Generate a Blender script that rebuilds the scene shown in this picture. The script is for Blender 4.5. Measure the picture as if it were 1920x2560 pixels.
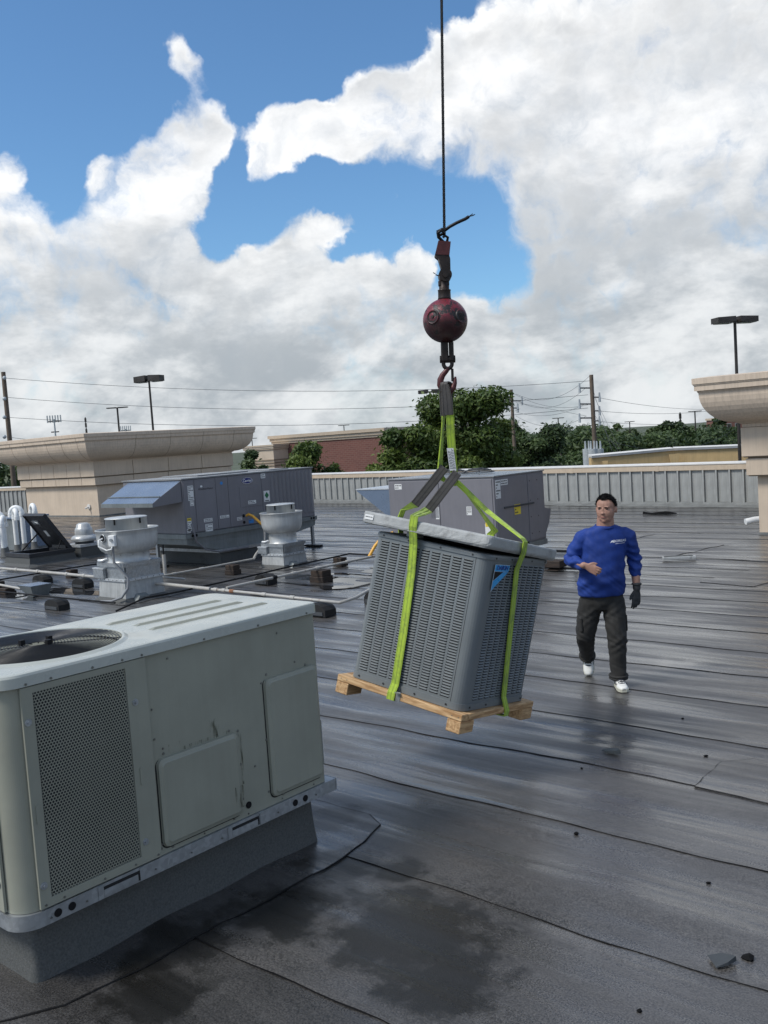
import bpy, bmesh, math, random
import numpy as np
from mathutils import Matrix, Vector, Euler
R = math.radians
rng = random.Random(7)
scene = bpy.context.scene
for _o in list(bpy.data.objects): bpy.data.objects.remove(_o)
COL = scene.collection

# ------------------------------------------------------------------ camera
CAM_H = 2.34
HEAD, PITCH, ROLL = R(40.87), R(4.33), R(3.784)
cam_data = bpy.data.cameras.new('camera')
cam = bpy.data.objects.new('camera', cam_data); COL.objects.link(cam)
cam_data.sensor_fit = 'VERTICAL'; cam_data.sensor_height = 36.0
cam_data.lens = 36.0 * 2350 / 2560
cam_data.clip_start = 0.05; cam_data.clip_end = 6000
_F0 = Vector((-math.sin(HEAD), math.cos(HEAD), 0)); _R0 = Vector((math.cos(HEAD), math.sin(HEAD), 0)); _U0 = Vector((0, 0, 1))
_F = _F0*math.cos(PITCH) - _U0*math.sin(PITCH); _U = _F0*math.sin(PITCH) + _U0*math.cos(PITCH)
_r = _R0*math.cos(ROLL) - _U*math.sin(ROLL); _u = _R0*math.sin(ROLL) + _U*math.cos(ROLL)
_m = Matrix.Identity(4)
for _i in range(3):
    _m[_i][0] = _r[_i]; _m[_i][1] = _u[_i]; _m[_i][2] = -_F[_i]
_m[2][3] = CAM_H
cam.matrix_world = _m
scene.camera = cam

# ------------------------------------------------------------------ sun, exposure
SUN_EL, SUN_AZ = R(52), R(152)      # azimuth counted from +Y towards -X
sd = bpy.data.lights.new('sun', 'SUN'); sun = bpy.data.objects.new('sun', sd); COL.objects.link(sun)
sd.energy = 2.1; sd.angle = R(16); sd.color = (1.0, 0.96, 0.9)
_sv = Vector((-math.sin(SUN_AZ)*math.cos(SUN_EL), math.cos(SUN_AZ)*math.cos(SUN_EL), math.sin(SUN_EL)))
sun.rotation_euler = _sv.to_track_quat('Z', 'Y').to_euler(); sun.location = (0, 0, 60)
scene.view_settings.view_transform = 'Standard'; scene.view_settings.look = 'None'
scene.view_settings.exposure = 0.56; scene.view_settings.gamma = 1.0
scene.cycles.max_bounces = 6; scene.cycles.transparent_max_bounces = 6
try:
    scene.cycles.use_denoising = True
except Exception: pass

# ------------------------------------------------------------------ world: sky with cumulus, all in directions
world = bpy.data.worlds.new('World'); scene.world = world; world.use_nodes = True
class NT:
    def __init__(s, tree): s.t = tree; s.n = tree.nodes; s.l = tree.links
    def new(s, typ, **kw):
        n = s.n.new(typ)
        for k, v in kw.items():
            if k.startswith('i_'):
                key = k[2:]; key = int(key) if key.isdigit() else key
                s.put(n.inputs[key], v)
            else: setattr(n, k, v)
        return n
    def put(s, sock, v):
        if hasattr(v, 'is_output') or isinstance(v, bpy.types.NodeSocket): s.l.new(v, sock)
        else: sock.default_value = v
    def math(s, op, a, b=None, c=None, clamp=False):
        n = s.n.new('ShaderNodeMath'); n.operation = op; n.use_clamp = clamp
        for i, v in enumerate((a, b, c)):
            if v is not None: s.put(n.inputs[i], v)
        return n.outputs[0]
    def vmath(s, op, a, b=None, sc=None):
        n = s.n.new('ShaderNodeVectorMath'); n.operation = op
        s.put(n.inputs[0], a)
        if b is not None: s.put(n.inputs[1], b)
        if sc is not None: s.put(n.inputs['Scale'], sc)
        return n.outputs['Value'] if op in ('LENGTH', 'DOT_PRODUCT') else n.outputs[0]
    def mix(s, f, a, b, mode='MIX'):
        n = s.n.new('ShaderNodeMix'); n.data_type = 'RGBA'; n.blend_type = mode
        s.put(n.inputs[0], f); s.put(n.inputs[6], a); s.put(n.inputs[7], b)
        return n.outputs[2]
    def mrange(s, v, a, b, c=0.0, d=1.0, interp='SMOOTHSTEP'):
        n = s.n.new('ShaderNodeMapRange'); n.interpolation_type = interp
        s.put(n.inputs[0], v); s.put(n.inputs[1], a); s.put(n.inputs[2], b); s.put(n.inputs[3], c); s.put(n.inputs[4], d)
        return n.outputs[0]
    def noise(s, vec, scale, detail=4, rough=.55, col=False, dist=0.0):
        n = s.n.new('ShaderNodeTexNoise'); s.put(n.inputs['Vector'], vec)
        n.inputs['Scale'].default_value = scale; n.inputs['Detail'].default_value = detail
        n.inputs['Roughness'].default_value = rough; n.inputs['Distortion'].default_value = dist
        return n.outputs['Color'] if col else n.outputs['Fac']
# cloud banks (+) and blue gaps (-): azimuth from +Y towards -X, elevation, half sizes (radians), turn, weight
BANKS = [
    (56.9, 23.9, 0.267, 0.083, -4, -1.5),
    (42.5, 23.3, 0.144, 0.061, 21, -1.4),
    (58.4, 18.8, 0.082, 0.065, -34, -1.2),
    (53.5, 20.3, 0.1, 0.048, -4, -1.1),
    (49.0, 20.3, 0.049, 0.049, -4, -1.0),
    (48.3, 17.7, 0.018, 0.043, -16, -1.75),
    (42.7, 13.6, 0.141, 0.047, -8, -1.45),
    (34.6, 10.8, 0.09, 0.047, -66, -1.4),
    (49.4, 12.5, 0.026, 0.037, -4, -1.1),
    (57.8, 15.0, 0.026, 0.04, 31, -1.5),
    (48.7, 15.3, 0.015, 0.034, -4, -1.5),
    (55.5, 17.9, 0.026, 0.018, -4, -0.8),
    (51.4, 16.7, 0.045, 0.05, -39, 1.3),
    (51.4, 18.3, 0.017, 0.018, -4, 0.8),
    (53.7, 14.3, 0.059, 0.059, -4, 1.0),
    (60.1, 11.3, 0.085, 0.085, 26, 1.0),
    (61.2, 16.1, 0.022, 0.03, -4, 0.9),
    (55.8, 16.3, 0.019, 0.022, -4, 1.0),
    (43.2, 18.1, 0.105, 0.036, 14, 1.45),
    (47.2, 16.9, 0.032, 0.032, 16, 0.8),
    (38.5, 18.9, 0.09, 0.045, 11, 1.1),
    (30.6, 19.3, 0.124, 0.089, 6, 1.2),
    (34.4, 22.0, 0.039, 0.035, 26, 0.7),
    (20.1, 18.5, 0.11, 0.11, -4, 0.9),
    (47.1, 10.0, 0.09, 0.036, -9, 1.2),
    (40.8, 8.6, 0.062, 0.034, -24, 1.0),
    (34.1, 5.7, 0.077, 0.029, -9, 0.9),
    (26.5, 10.6, 0.097, 0.088, -4, 1.2),
    (22.0, 8.0, 0.118, 0.073, -4, 0.6),
    (50.0, 20.2, 0.027, 0.066, 31, 2.6),
    (44.0, 12.8, 0.04, 0.033, 16, 1.25),
    (41.3, 13.3, 0.066, 0.019, 10, 1.12),
    (37.9, 10.9, 0.024, 0.04, -4, 0.9),
    (47.1, 14.2, 0.028, 0.007, -24, 0.9),
    (44.8, 14.6, 0.019, 0.007, -4, 1.0),
    (51.1, 21.2, 0.031, 0.024, -4, 1.5),
]
def cloud_group():
    g = bpy.data.node_groups.new('cloud_density', 'ShaderNodeTree')
    g.interface.new_socket('Vector', in_out='INPUT', socket_type='NodeSocketVector')
    g.interface.new_socket('Density', in_out='OUTPUT', socket_type='NodeSocketFloat')
    g.interface.new_socket('Warped', in_out='OUTPUT', socket_type='NodeSocketVector')
    T = NT(g); gi = T.new('NodeGroupInput'); go = T.new('NodeGroupOutput')
    v = gi.outputs[0]
    w1 = T.vmath('SUBTRACT', T.noise(v, 7.0, 3, .5, True), (.5, .5, .5))
    w2 = T.vmath('SUBTRACT', T.noise(v, 24.0, 4, .55, True), (.5, .5, .5))
    p = T.vmath('ADD', v, T.vmath('ADD', T.vmath('SCALE', w1, sc=.075), T.vmath('SCALE', w2, sc=.045)))
    # general cover beyond the banks
    big = T.noise(v, 2.6, 4, .5)
    sz = T.new('ShaderNodeSeparateXYZ'); T.put(sz.inputs[0], v)
    acc = T.math('ADD', T.mrange(big, .30, .66, .12, .62, 'LINEAR'), T.mrange(sz.outputs['Z'], .24, .08, 0, .75))
    for az, el, ra, rb, rot, w in BANKS:
        a_, e_ = R(az), R(el)
        c = Vector((-math.sin(a_)*math.cos(e_), math.cos(a_)*math.cos(e_), math.sin(e_)))
        ex = Vector((math.cos(a_), math.sin(a_), 0)); ey = c.cross(ex)*-1
        if ey.z < 0: ey = -ey
        t = R(rot); ax = ex*math.cos(t) + ey*math.sin(t); ay = ey*math.cos(t) - ex*math.sin(t); azv = ax.cross(ay)
        M3 = Matrix((ax, ay, azv)).transposed()
        n = T.new('ShaderNodeMapping', vector_type='TEXTURE')
        T.put(n.inputs['Vector'], p); n.inputs['Location'].default_value = c
        n.inputs['Rotation'].default_value = M3.to_euler('XYZ'); n.inputs['Scale'].default_value = (ra*1.25, rb*1.25, .8)
        ln = T.vmath('LENGTH', n.outputs[0])
        acc = T.math('MULTIPLY_ADD', T.mrange(ln, 1.12, .18), w, acc)
    acc = T.math('MINIMUM', T.math('MAXIMUM', acc, -.9), 1.15)
    T.put(go.inputs[0], acc); T.put(go.inputs[1], p)
    return g
T = NT(world.node_tree); T.n.clear()
wout = T.new('ShaderNodeOutputWorld'); bg = T.new('ShaderNodeBackground')
tc = T.new('ShaderNodeTexCoord'); vec = T.vmath('NORMALIZE', tc.outputs['Generated'])
sky = T.new('ShaderNodeTexSky', sky_type='NISHITA'); sky.sun_disc = False
sky.sun_elevation = SUN_EL; sky.sun_rotation = -SUN_AZ; sky.air_density = 1.0; sky.dust_density = .6; sky.ozone_density = 1.5
cg = cloud_group()
cgn = T.new('ShaderNodeGroup'); cgn.node_tree = cg; T.put(cgn.inputs[0], vec)
bank, warped = cgn.outputs[0], cgn.outputs[1]
def puff(vv):
    fb = T.noise(vv, 30.0, 6, .66)
    vo = T.new('ShaderNodeTexVoronoi', feature='F1'); T.put(vo.inputs['Vector'], vv)
    vo.inputs['Scale'].default_value = 24; vo.inputs['Detail'].default_value = 1.5; vo.inputs['Roughness'].default_value = .5
    return T.math('ADD', T.math('MULTIPLY', T.math('SUBTRACT', fb, .5), 1.25), T.math('MULTIPLY', T.math('SUBTRACT', .42, vo.outputs['Distance']), .5))
pf = puff(warped)
ls = _sv*.010 + Vector((0, 0, .012))
pf2 = puff(T.vmath('ADD', warped, tuple(ls)))
cg2 = T.new('ShaderNodeGroup'); cg2.node_tree = cg; T.put(cg2.inputs[0], T.vmath('ADD', vec, tuple(_sv*.02 + Vector((0, 0, .045)))))
bank2 = cg2.outputs[0]
d0 = T.math('ADD', bank, pf)
d1 = T.math('ADD', bank, pf2)
sep = T.new('ShaderNodeSeparateXYZ'); T.put(sep.inputs[0], vec)
tone0 = T.noise(vec, 9.0, 2, .5)
cover = T.mrange(d0, -.12, T.mrange(tone0, .35, .65, .50, 1.15))
lit = T.math('ADD', T.mrange(T.math('SUBTRACT', d0, d1), -.34, .34, 0, .58, 'LINEAR'), T.mrange(T.math('SUBTRACT', bank, bank2), -.30, .55, 0, .42, 'LINEAR'))
thick = T.mrange(d0, .25, 1.35)
low = T.mrange(sep.outputs['Z'], .04, .30)          # towards the horizon clouds are seen side-on, bases grey
sh1 = T.new('ShaderNodeMapping'); T.put(sh1.inputs[0], vec); sh1.inputs['Scale'].default_value = (1, 1, 1.9)
tone = T.noise(sh1.outputs[0], 4.2, 6, .58, dist=.4)
tone2 = T.noise(sh1.outputs[0], 15.0, 5, .6)
tm = T.math('ADD', T.math('MULTIPLY', tone, .68), T.math('MULTIPLY', tone2, .32))
body = T.mix(lit, (4.0, 4.4, 4.9, 1), (8.1, 8.1, 8.05, 1))
soft = T.mix(T.mrange(tm, .40, .60), (3.75, 3.92, 4.12, 1), (7.1, 7.15, 7.25, 1))
ccol = T.mix(T.math('MULTIPLY', thick, .72), body, soft)
hz = T.mix(T.mrange(tm, .42, .60), (2.55, 2.9, 3.2, 1), (5.5, 5.7, 5.8, 1))
ccol = T.mix(T.math('MULTIPLY', T.math('SUBTRACT', 1.0, low), .85), ccol, hz)
skyc = T.mix(1.0, sky.outputs[0], (.59, .83, .99, 1), 'MULTIPLY')
cover = T.math('MAXIMUM', cover, T.mrange(sep.outputs['Z'], .13, .05, 0, .92))
T.put(bg.inputs['Color'], T.mix(cover, skyc, ccol)); bg.inputs['Strength'].default_value = 0.10
T.l.new(bg.outputs[0], wout.inputs[0])
try: world.cycles.sampling_method = 'MANUAL'; world.cycles.sample_map_resolution = 1024
except Exception: pass

# ------------------------------------------------------------------ helpers
WM = {}                                   # world matrix of every object we make
def tag(o, label=None, cat=None, group=None, kind=None):
    if label: o['label'] = label
    if cat: o['category'] = cat
    if group: o['group'] = group
    if kind: o['kind'] = kind
    return o
def thing(name, label, cat, loc=(0, 0, 0), rotz=0.0, group=None, mat3=None):
    o = bpy.data.objects.new(name, None); COL.objects.link(o); o.empty_display_size = .2
    m = Matrix.Translation(Vector(loc)) @ (mat3.to_4x4() if mat3 is not None else Matrix.Rotation(rotz, 4, 'Z'))
    o.matrix_world = m; WM[o.name] = m.copy()
    return tag(o, label, cat, group)
def link(name, me, mats, parent=None):
    o = bpy.data.objects.new(name, me); COL.objects.link(o)
    for m in (mats if isinstance(mats, (list, tuple)) else [mats]): me.materials.append(m)
    if parent is not None:
        o.parent = parent; WM[o.name] = WM[parent.name].copy()
    else: WM[o.name] = Matrix.Identity(4)
    return o
def basis(d):
    d = Vector(d).normalized(); a = Vector((0, 0, 1)) if abs(d.z) < .95 else Vector((1, 0, 0))
    x = d.cross(a).normalized(); return x, d.cross(x).normalized(), d
class MB:
    def __init__(s): s.v = []; s.f = []; s.sm = []; s.mi = []; s.M = None; s.mat = 0
    def add(s, vs, fs, smooth=False):
        b = len(s.v)
        if s.M is not None: vs = [s.M @ Vector(v) for v in vs]
        s.v.extend(tuple(v) for v in vs)
        for f in fs: s.f.append(tuple(i+b for i in f)); s.sm.append(smooth); s.mi.append(s.mat)
        return s
    def box(s, a, b, bev=0.0):
        x0, y0, z0 = (min(a[i], b[i]) for i in range(3)); x1, y1, z1 = (max(a[i], b[i]) for i in range(3))
        if bev <= 0:
            return s.add([(x0,y0,z0),(x1,y0,z0),(x1,y1,z0),(x0,y1,z0),(x0,y0,z1),(x1,y0,z1),(x1,y1,z1),(x0,y1,z1)],
                         [(3,2,1,0),(4,5,6,7),(0,1,5,4),(1,2,6,5),(2,3,7,6),(3,0,4,7)])
        e = min(bev, (x1-x0)*.49, (y1-y0)*.49, (z1-z0)*.49)
        vs = []; 
        for (xa, ya, za) in [(sx, sy, sz) for sx in (0,1) for sy in (0,1) for sz in (0,1)]:
            X = x1 if xa else x0; Y = y1 if ya else y0; Z = z1 if za else z0
            ix = -e if xa else e; iy = -e if ya else e; iz = -e if za else e
            vs += [(X, Y+iy, Z+iz), (X+ix, Y, Z+iz), (X+ix, Y+iy, Z)]
        def c(a_, b_, c_, k): return (a_*4+b_*2+c_)*3+k
        fs = []
        for t in (0,1):
            q = [c(t,0,0,0),c(t,1,0,0),c(t,1,1,0),c(t,0,1,0)]; fs.append(q if t else q[::-1])
            q = [c(0,t,0,1),c(1,t,0,1),c(1,t,1,1),c(0,t,1,1)]; fs.append(q[::-1] if t else q)
            q = [c(0,0,t,2),c(1,0,t,2),c(1,1,t,2),c(0,1,t,2)]; fs.append(q if t else q[::-1])
        for p in (0,1):
            for r_ in (0,1):
                q = [c(0,p,r_,1),c(1,p,r_,1),c(1,p,r_,2),c(0,p,r_,2)]; fs.append(q if (p ^ r_) else q[::-1])
                q = [c(p,0,r_,0),c(p,1,r_,0),c(p,1,r_,2),c(p,0,r_,2)]; fs.append(q[::-1] if (p ^ r_) else q)
                q = [c(p,r_,0,0),c(p,r_,1,0),c(p,r_,1,1),c(p,r_,0,1)]; fs.append(q if (p ^ r_) else q[::-1])
        for p in (0,1):
            for r_ in (0,1):
                for t in (0,1):
                    q = [c(p,r_,t,0),c(p,r_,t,1),c(p,r_,t,2)]; fs.append(q if (p+r_+t) % 2 else q[::-1])
        return s.add(vs, [tuple(q) for q in fs])
    def cyl(s, p0, p1, r0, r1=None, n=16, caps=True, smooth=True):
        r1 = r0 if r1 is None else r1
        p0 = Vector(p0); p1 = Vector(p1); x, y, d = basis(p1-p0); vs = []
        for p, r in ((p0, r0), (p1, r1)):
            for i in range(n):
                a = 2*math.pi*i/n; vs.append(p + x*(math.cos(a)*r) + y*(math.sin(a)*r))
        s.add(vs, [(i, (i+1) % n, n+(i+1) % n, n+i) for i in range(n)], smooth)
        if caps and r0 > 0: s.add(vs[:n], [tuple(range(n))[::-1]])
        if caps and r1 > 0: s.add(vs[n:], [tuple(range(n))])
        return s
    def tube(s, pts, r, n=8, closed=False, caps=True, smooth=True):
        pts = [Vector(p) for p in pts]; m = len(pts); rs = r if isinstance(r, (list, tuple)) else [r]*m
        vs = []; prev = None
        for i, p in enumerate(pts):
            if closed: t = pts[(i+1) % m] - pts[i-1]
            else: t = pts[min(i+1, m-1)] - pts[max(i-1, 0)]
            t = t.normalized()
            if prev is None: x, y, _ = basis(t)
            else:
                x = (prev - t*prev.dot(t)).normalized(); y = t.cross(x)
            prev = x
            for k in range(n):
                a = 2*math.pi*k/n; vs.append(p + x*(math.cos(a)*rs[i]) + y*(math.sin(a)*rs[i]))
        fs = []
        for i in range(m if closed else m-1):
            j = (i+1) % m
            for k in range(n): fs.append((i*n+k, i*n+(k+1) % n, j*n+(k+1) % n, j*n+k))
        s.add(vs, fs, smooth)
        if caps and not closed:
            s.add(vs[:n], [tuple(range(n))[::-1]]); s.add(vs[-n:], [tuple(range(n))])
        return s
    def lathe(s, prof, c=(0,0,0), n=32, smooth=True):
        vs = []; fs = []
        for r, z in prof:
            for i in range(n):
                a = 2*math.pi*i/n; vs.append((c[0]+r*math.cos(a), c[1]+r*math.sin(a), c[2]+z))
        for j in range(len(prof)-1):
            for i in range(n): fs.append((j*n+i, j*n+(i+1) % n, (j+1)*n+(i+1) % n, (j+1)*n+i))
        return s.add(vs, fs, smooth)
    def prism(s, poly, z0, z1, smooth=False):      # poly in xy, counter-clockwise
        n = len(poly); vs = [(p[0], p[1], z0) for p in poly] + [(p[0], p[1], z1) for p in poly]
        s.add(vs, [tuple(range(n))[::-1], tuple(range(n, 2*n))])
        return s.add(vs, [(i, (i+1) % n, n+(i+1) % n, n+i) for i in range(n)], smooth)
    def extr(s, poly, d):                           # poly of 3D points, swept by d
        d = Vector(d); n = len(poly); vs = [Vector(p) for p in poly] + [Vector(p)+d for p in poly]
        s.add(vs, [tuple(range(n)), tuple(range(n, 2*n))[::-1]])
        return s.add(vs, [(i, n+i, n+(i+1) % n, (i+1) % n) for i in range(n)])
    def ribbon(s, pts, widths, th=.004):            # flat webbing: pts and a width vector at each
        pts = [Vector(p) for p in pts]; m = len(pts); vs = []
        for i, p in enumerate(pts):
            t = (pts[min(i+1, m-1)] - pts[max(i-1, 0)]).normalized(); w = Vector(widths[i]) if isinstance(widths, list) else Vector(widths)
            n_ = t.cross(w).normalized()*th*.5
            vs += [p-w*.5-n_, p+w*.5-n_, p+w*.5+n_, p-w*.5+n_]
        fs = []
        for i in range(m-1):
            for k in range(4): fs.append((i*4+k, i*4+(k+1) % 4, (i+1)*4+(k+1) % 4, (i+1)*4+k))
        s.add(vs, fs, False); s.add(vs[:4], [(3,2,1,0)]); s.add(vs[-4:], [(0,1,2,3)])
        return s
    def sphere(s, c, r, n=16, m=10, sc=(1,1,1)):
        prof = []
        vs = []; fs = []
        for j in range(m+1):
            ph = math.pi*j/m
            for i in range(n):
                a = 2*math.pi*i/n
                vs.append((c[0]+sc[0]*r*math.sin(ph)*math.cos(a), c[1]+sc[1]*r*math.sin(ph)*math.sin(a), c[2]-sc[2]*r*math.cos(ph)))
        for j in range(m):
            for i in range(n): fs.append((j*n+i, j*n+(i+1) % n, (j+1)*n+(i+1) % n, (j+1)*n+i))
        return s.add(vs, fs, True)
    def mesh(s, name, parent=None, local=False):
        vs = s.v
        if parent is not None and not local:
            inv = WM[parent.name].inverted(); vs = [tuple(inv @ Vector(v)) for v in vs]
        me = bpy.data.meshes.new(name); me.from_pydata(vs, [], s.f)
        me.polygons.foreach_set('use_smooth', s.sm); me.polygons.foreach_set('material_index', s.mi)
        me.update(); return me
    def build(s, name, mat, parent=None, local=False, fix=False):
        me = s.mesh(name, parent, local)
        if fix:
            bm = bmesh.new(); bm.from_mesh(me); bmesh.ops.remove_doubles(bm, verts=bm.verts, dist=1e-5)
            bmesh.ops.recalc_face_normals(bm, faces=bm.faces); bm.to_mesh(me); bm.free()
        return link(name, me, mat, parent)
def copy_tree(o, dm, label=None, parent=None):
    c = o.copy(); COL.objects.link(c)
    if parent is None:
        c.matrix_world = dm @ WM[o.name]; WM[c.name] = dm @ WM[o.name]
    else:
        c.parent = parent; WM[c.name] = WM[parent.name].copy()
    if label: c['label'] = label
    for ch in [x for x in bpy.data.objects if x.parent == o]: copy_tree(ch, dm, None, c)
    return c
def rrect(x0, y0, x1, y1, r, n=6):                   # rounded rectangle, ccw; r a number or four (from x1,y0 ccw)
    rs = r if isinstance(r, (list, tuple)) else [r]*4
    pts = []
    for (cx, cy, a0, k) in ((x1, y0, -90, 0), (x1, y1, 0, 1), (x0, y1, 90, 2), (x0, y0, 180, 3)):
        rr = rs[k]; ox = cx-rr if cx == x1 else cx+rr; oy = cy-rr if cy == y1 else cy+rr
        for i in range(n+1):
            a = R(a0+90*i/n); pts.append((ox+rr*math.cos(a), oy+rr*math.sin(a)))
    return pts
def text_mesh(name, body, size, mat, parent, M, bold=False, shear=0.0, ext=.0012, xs=1.0):
    cu = bpy.data.curves.new(name, 'FONT'); cu.body = body; cu.size = size; cu.align_x = 'CENTER'; cu.align_y = 'CENTER'
    cu.extrude = ext; cu.shear = shear; cu.offset = .02*size if bold else 0; cu.resolution_u = 3
    ob = bpy.data.objects.new(name, cu); COL.objects.link(ob)
    dg = bpy.context.evaluated_depsgraph_get(); me = bpy.data.meshes.new_from_object(ob.evaluated_get(dg))
    bpy.data.objects.remove(ob); bpy.data.curves.remove(cu)
    me.transform(M @ Matrix.Diagonal((xs, 1, 1, 1)))
    if parent is not None: me.transform(WM[parent.name].inverted())
    me.name = name; me.materials.clear()
    return link(name, me, mat, parent)
def frame(o, x, y):                                  # matrix with local x and y axes at o
    x = Vector(x).normalized(); y = Vector(y).normalized(); z = x.cross(y); m = Matrix.Identity(4)
    for i in range(3): m[i][0] = x[i]; m[i][1] = y[i]; m[i][2] = z[i]; m[i][3] = o[i]
    return m

# ------------------------------------------------------------------ materials
def base_mat(name):
    m = bpy.data.materials.new(name); m.use_nodes = True; T = NT(m.node_tree)
    return m, T, T.n['Principled BSDF'], T.new('ShaderNodeTexCoord').outputs['Object']
def add_bump(T, b, h, strength, dist=.01):
    n = T.new('ShaderNodeBump'); n.inputs['Strength'].default_value = strength; n.inputs['Distance'].default_value = dist
    T.put(n.inputs['Height'], h); T.l.new(n.outputs[0], b.inputs['Normal'])
def sc3(c, k): return (c[0]*k, c[1]*k, c[2]*k, 1)
def M(name, col, rough=.5, metal=0.0, var=.12, vs=4.0, bump=0.0, bs=60, bd=.002, rvar=.1, streak=0.0, dirt=None, dirt_amt=.5, dirt_lo=.55, dirt_scale=2.5, coat=0.0, spec=.5):
    m, T, b, co = base_mat(name)
    n1 = T.noise(co, vs, 5, .6)
    c = T.mix(T.mrange(n1, .3, .7), sc3(col, 1-var), sc3(col, 1+var))
    if streak:
        mp = T.new('ShaderNodeMapping'); T.put(mp.inputs[0], co); mp.inputs['Scale'].default_value = (14, 14, .55)
        c = T.mix(T.math('MULTIPLY', T.mrange(T.noise(mp.outputs[0], 1.6, 4, .6), .42, .66), streak), c, sc3(col, .45))
    if dirt:
        dm = T.mrange(T.noise(co, dirt_scale, 7, .68), dirt_lo, dirt_lo+.18)
        c = T.mix(T.math('MULTIPLY', dm, dirt_amt), c, (*dirt, 1))
    T.put(b.inputs['Base Color'], c)
    T.put(b.inputs['Roughness'], T.mrange(T.noise(co, vs*2.3, 4, .6), .3, .7, max(.02, rough-rvar), min(1, rough+rvar)))
    b.inputs['Metallic'].default_value = metal; b.inputs['Specular IOR Level'].default_value = spec
    if coat: b.inputs['Coat Weight'].default_value = coat; b.inputs['Coat Roughness'].default_value = .12
    if bump: add_bump(T, b, T.noise(co, bs, 4, .6), bump, bd)
    return m
def mat_roof(name, tone=1.0, wet=0.0, seed=0.0, xbands=True):
    m, T, b, co = base_mat(name)
    geo = T.new('ShaderNodeNewGeometry').outputs['Position']
    p = T.vmath('ADD', geo, (seed, seed*.7, 0))
    st = T.new('ShaderNodeMapping'); T.put(st.inputs[0], p); st.inputs['Scale'].default_value = (.35, 3.4, 1)
    streak = T.noise(st.outputs[0], 1.0, 3, .45)
    blot = T.noise(p, .75, 6, .62); fine = T.noise(p, 115, 3, .75); med = T.noise(p, 11, 5, .65)
    c = T.mix(T.mrange(blot, .3, .72), sc3((.046, .043, .040), tone), sc3((.077, .072, .067), tone))
    gr = T.mrange(fine, .38, .64)
    c = T.mix(gr, T.mix(1.0, c, (.5, .5, .5, 1), 'MULTIPLY'), T.mix(1.0, c, (1.7, 1.7, 1.7, 1), 'MULTIPLY'))
    c = T.mix(T.math('MULTIPLY', T.mrange(med, .5, .75), .4), c, sc3((.115, .111, .105), tone))
    # standing water and silt stains
    pool = T.mrange(T.noise(p, .42, 5, .55), .61-wet*.14, .74-wet*.14)
    stain = T.mrange(T.noise(T.vmath('ADD', p, (31, 7, 0)), .9, 6, .7), .58, .74)
    c = T.mix(T.math('MULTIPLY', stain, .35), c, (.018, .016, .013, 1))
    c = T.mix(T.math('MULTIPLY', pool, .5), c, (.03, .03, .032, 1))
    # wet silt stains, plus the beige unit's shadow painted along its curb foot
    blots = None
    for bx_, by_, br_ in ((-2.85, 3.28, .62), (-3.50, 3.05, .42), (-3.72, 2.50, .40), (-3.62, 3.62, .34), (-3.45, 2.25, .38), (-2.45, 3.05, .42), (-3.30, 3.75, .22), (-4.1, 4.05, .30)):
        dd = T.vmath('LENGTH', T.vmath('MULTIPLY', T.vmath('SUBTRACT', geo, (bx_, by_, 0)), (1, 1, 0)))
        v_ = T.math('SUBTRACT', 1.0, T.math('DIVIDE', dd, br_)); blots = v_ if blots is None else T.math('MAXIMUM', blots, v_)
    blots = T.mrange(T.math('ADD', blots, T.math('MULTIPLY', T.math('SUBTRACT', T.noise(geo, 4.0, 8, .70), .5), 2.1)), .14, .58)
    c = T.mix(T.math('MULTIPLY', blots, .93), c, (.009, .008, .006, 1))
    T.put(b.inputs['Base Color'], c)
    st2 = T.new('ShaderNodeMapping'); T.put(st2.inputs[0], p); st2.inputs['Scale'].default_value = (.8, 8, 1)
    streak2 = T.noise(st2.outputs[0], 1.0, 2, .4)
    sk = T.math('ADD', T.math('MULTIPLY', streak, .55), T.math('MULTIPLY', streak2, .45))
    ro = T.mrange(sk, .38, .62, .20, .50)
    ro = T.math('ADD', ro, T.math('MULTIPLY', T.math('SUBTRACT', fine, .5), .25))
    ro = T.math('MULTIPLY', ro, T.mrange(pool, 0, 1, 1, .12, 'LINEAR'))
    T.put(b.inputs['Roughness'], T.math('MAXIMUM', ro, .03)); b.inputs['Specular IOR Level'].default_value = .75
    dry = T.math('SUBTRACT', 1.0, T.math('MULTIPLY', pool, .93))
    bm = T.new('ShaderNodeBump'); bm.inputs['Distance'].default_value = .004; T.put(bm.inputs['Strength'], T.math('MULTIPLY', dry, .60)); T.put(bm.inputs['Height'], fine)
    b2 = T.new('ShaderNodeBump'); b2.inputs['Distance'].default_value = .05; T.put(b2.inputs['Strength'], T.math('MULTIPLY', dry, .5)); T.put(b2.inputs['Height'], sk)
    T.l.new(b2.outputs[0], bm.inputs['Normal']); T.l.new(bm.outputs[0], b.inputs['Normal'])
    T.put(b.inputs['Coat Weight'], T.math('MULTIPLY', T.mrange(sk, .38, .60, .75, .28), T.math('SUBTRACT', 1.0, T.math('MULTIPLY', blots, .8)))); b.inputs['Coat IOR'].default_value = 1.38
    T.put(b.inputs['Coat Roughness'], T.math('MULTIPLY', T.mrange(sk, .38, .62, .16, .40), T.mrange(pool, 0, 1, 1, .12, 'LINEAR')))
    T.l.new(b2.outputs[0], b.inputs['Coat Normal'])
    return m
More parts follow.
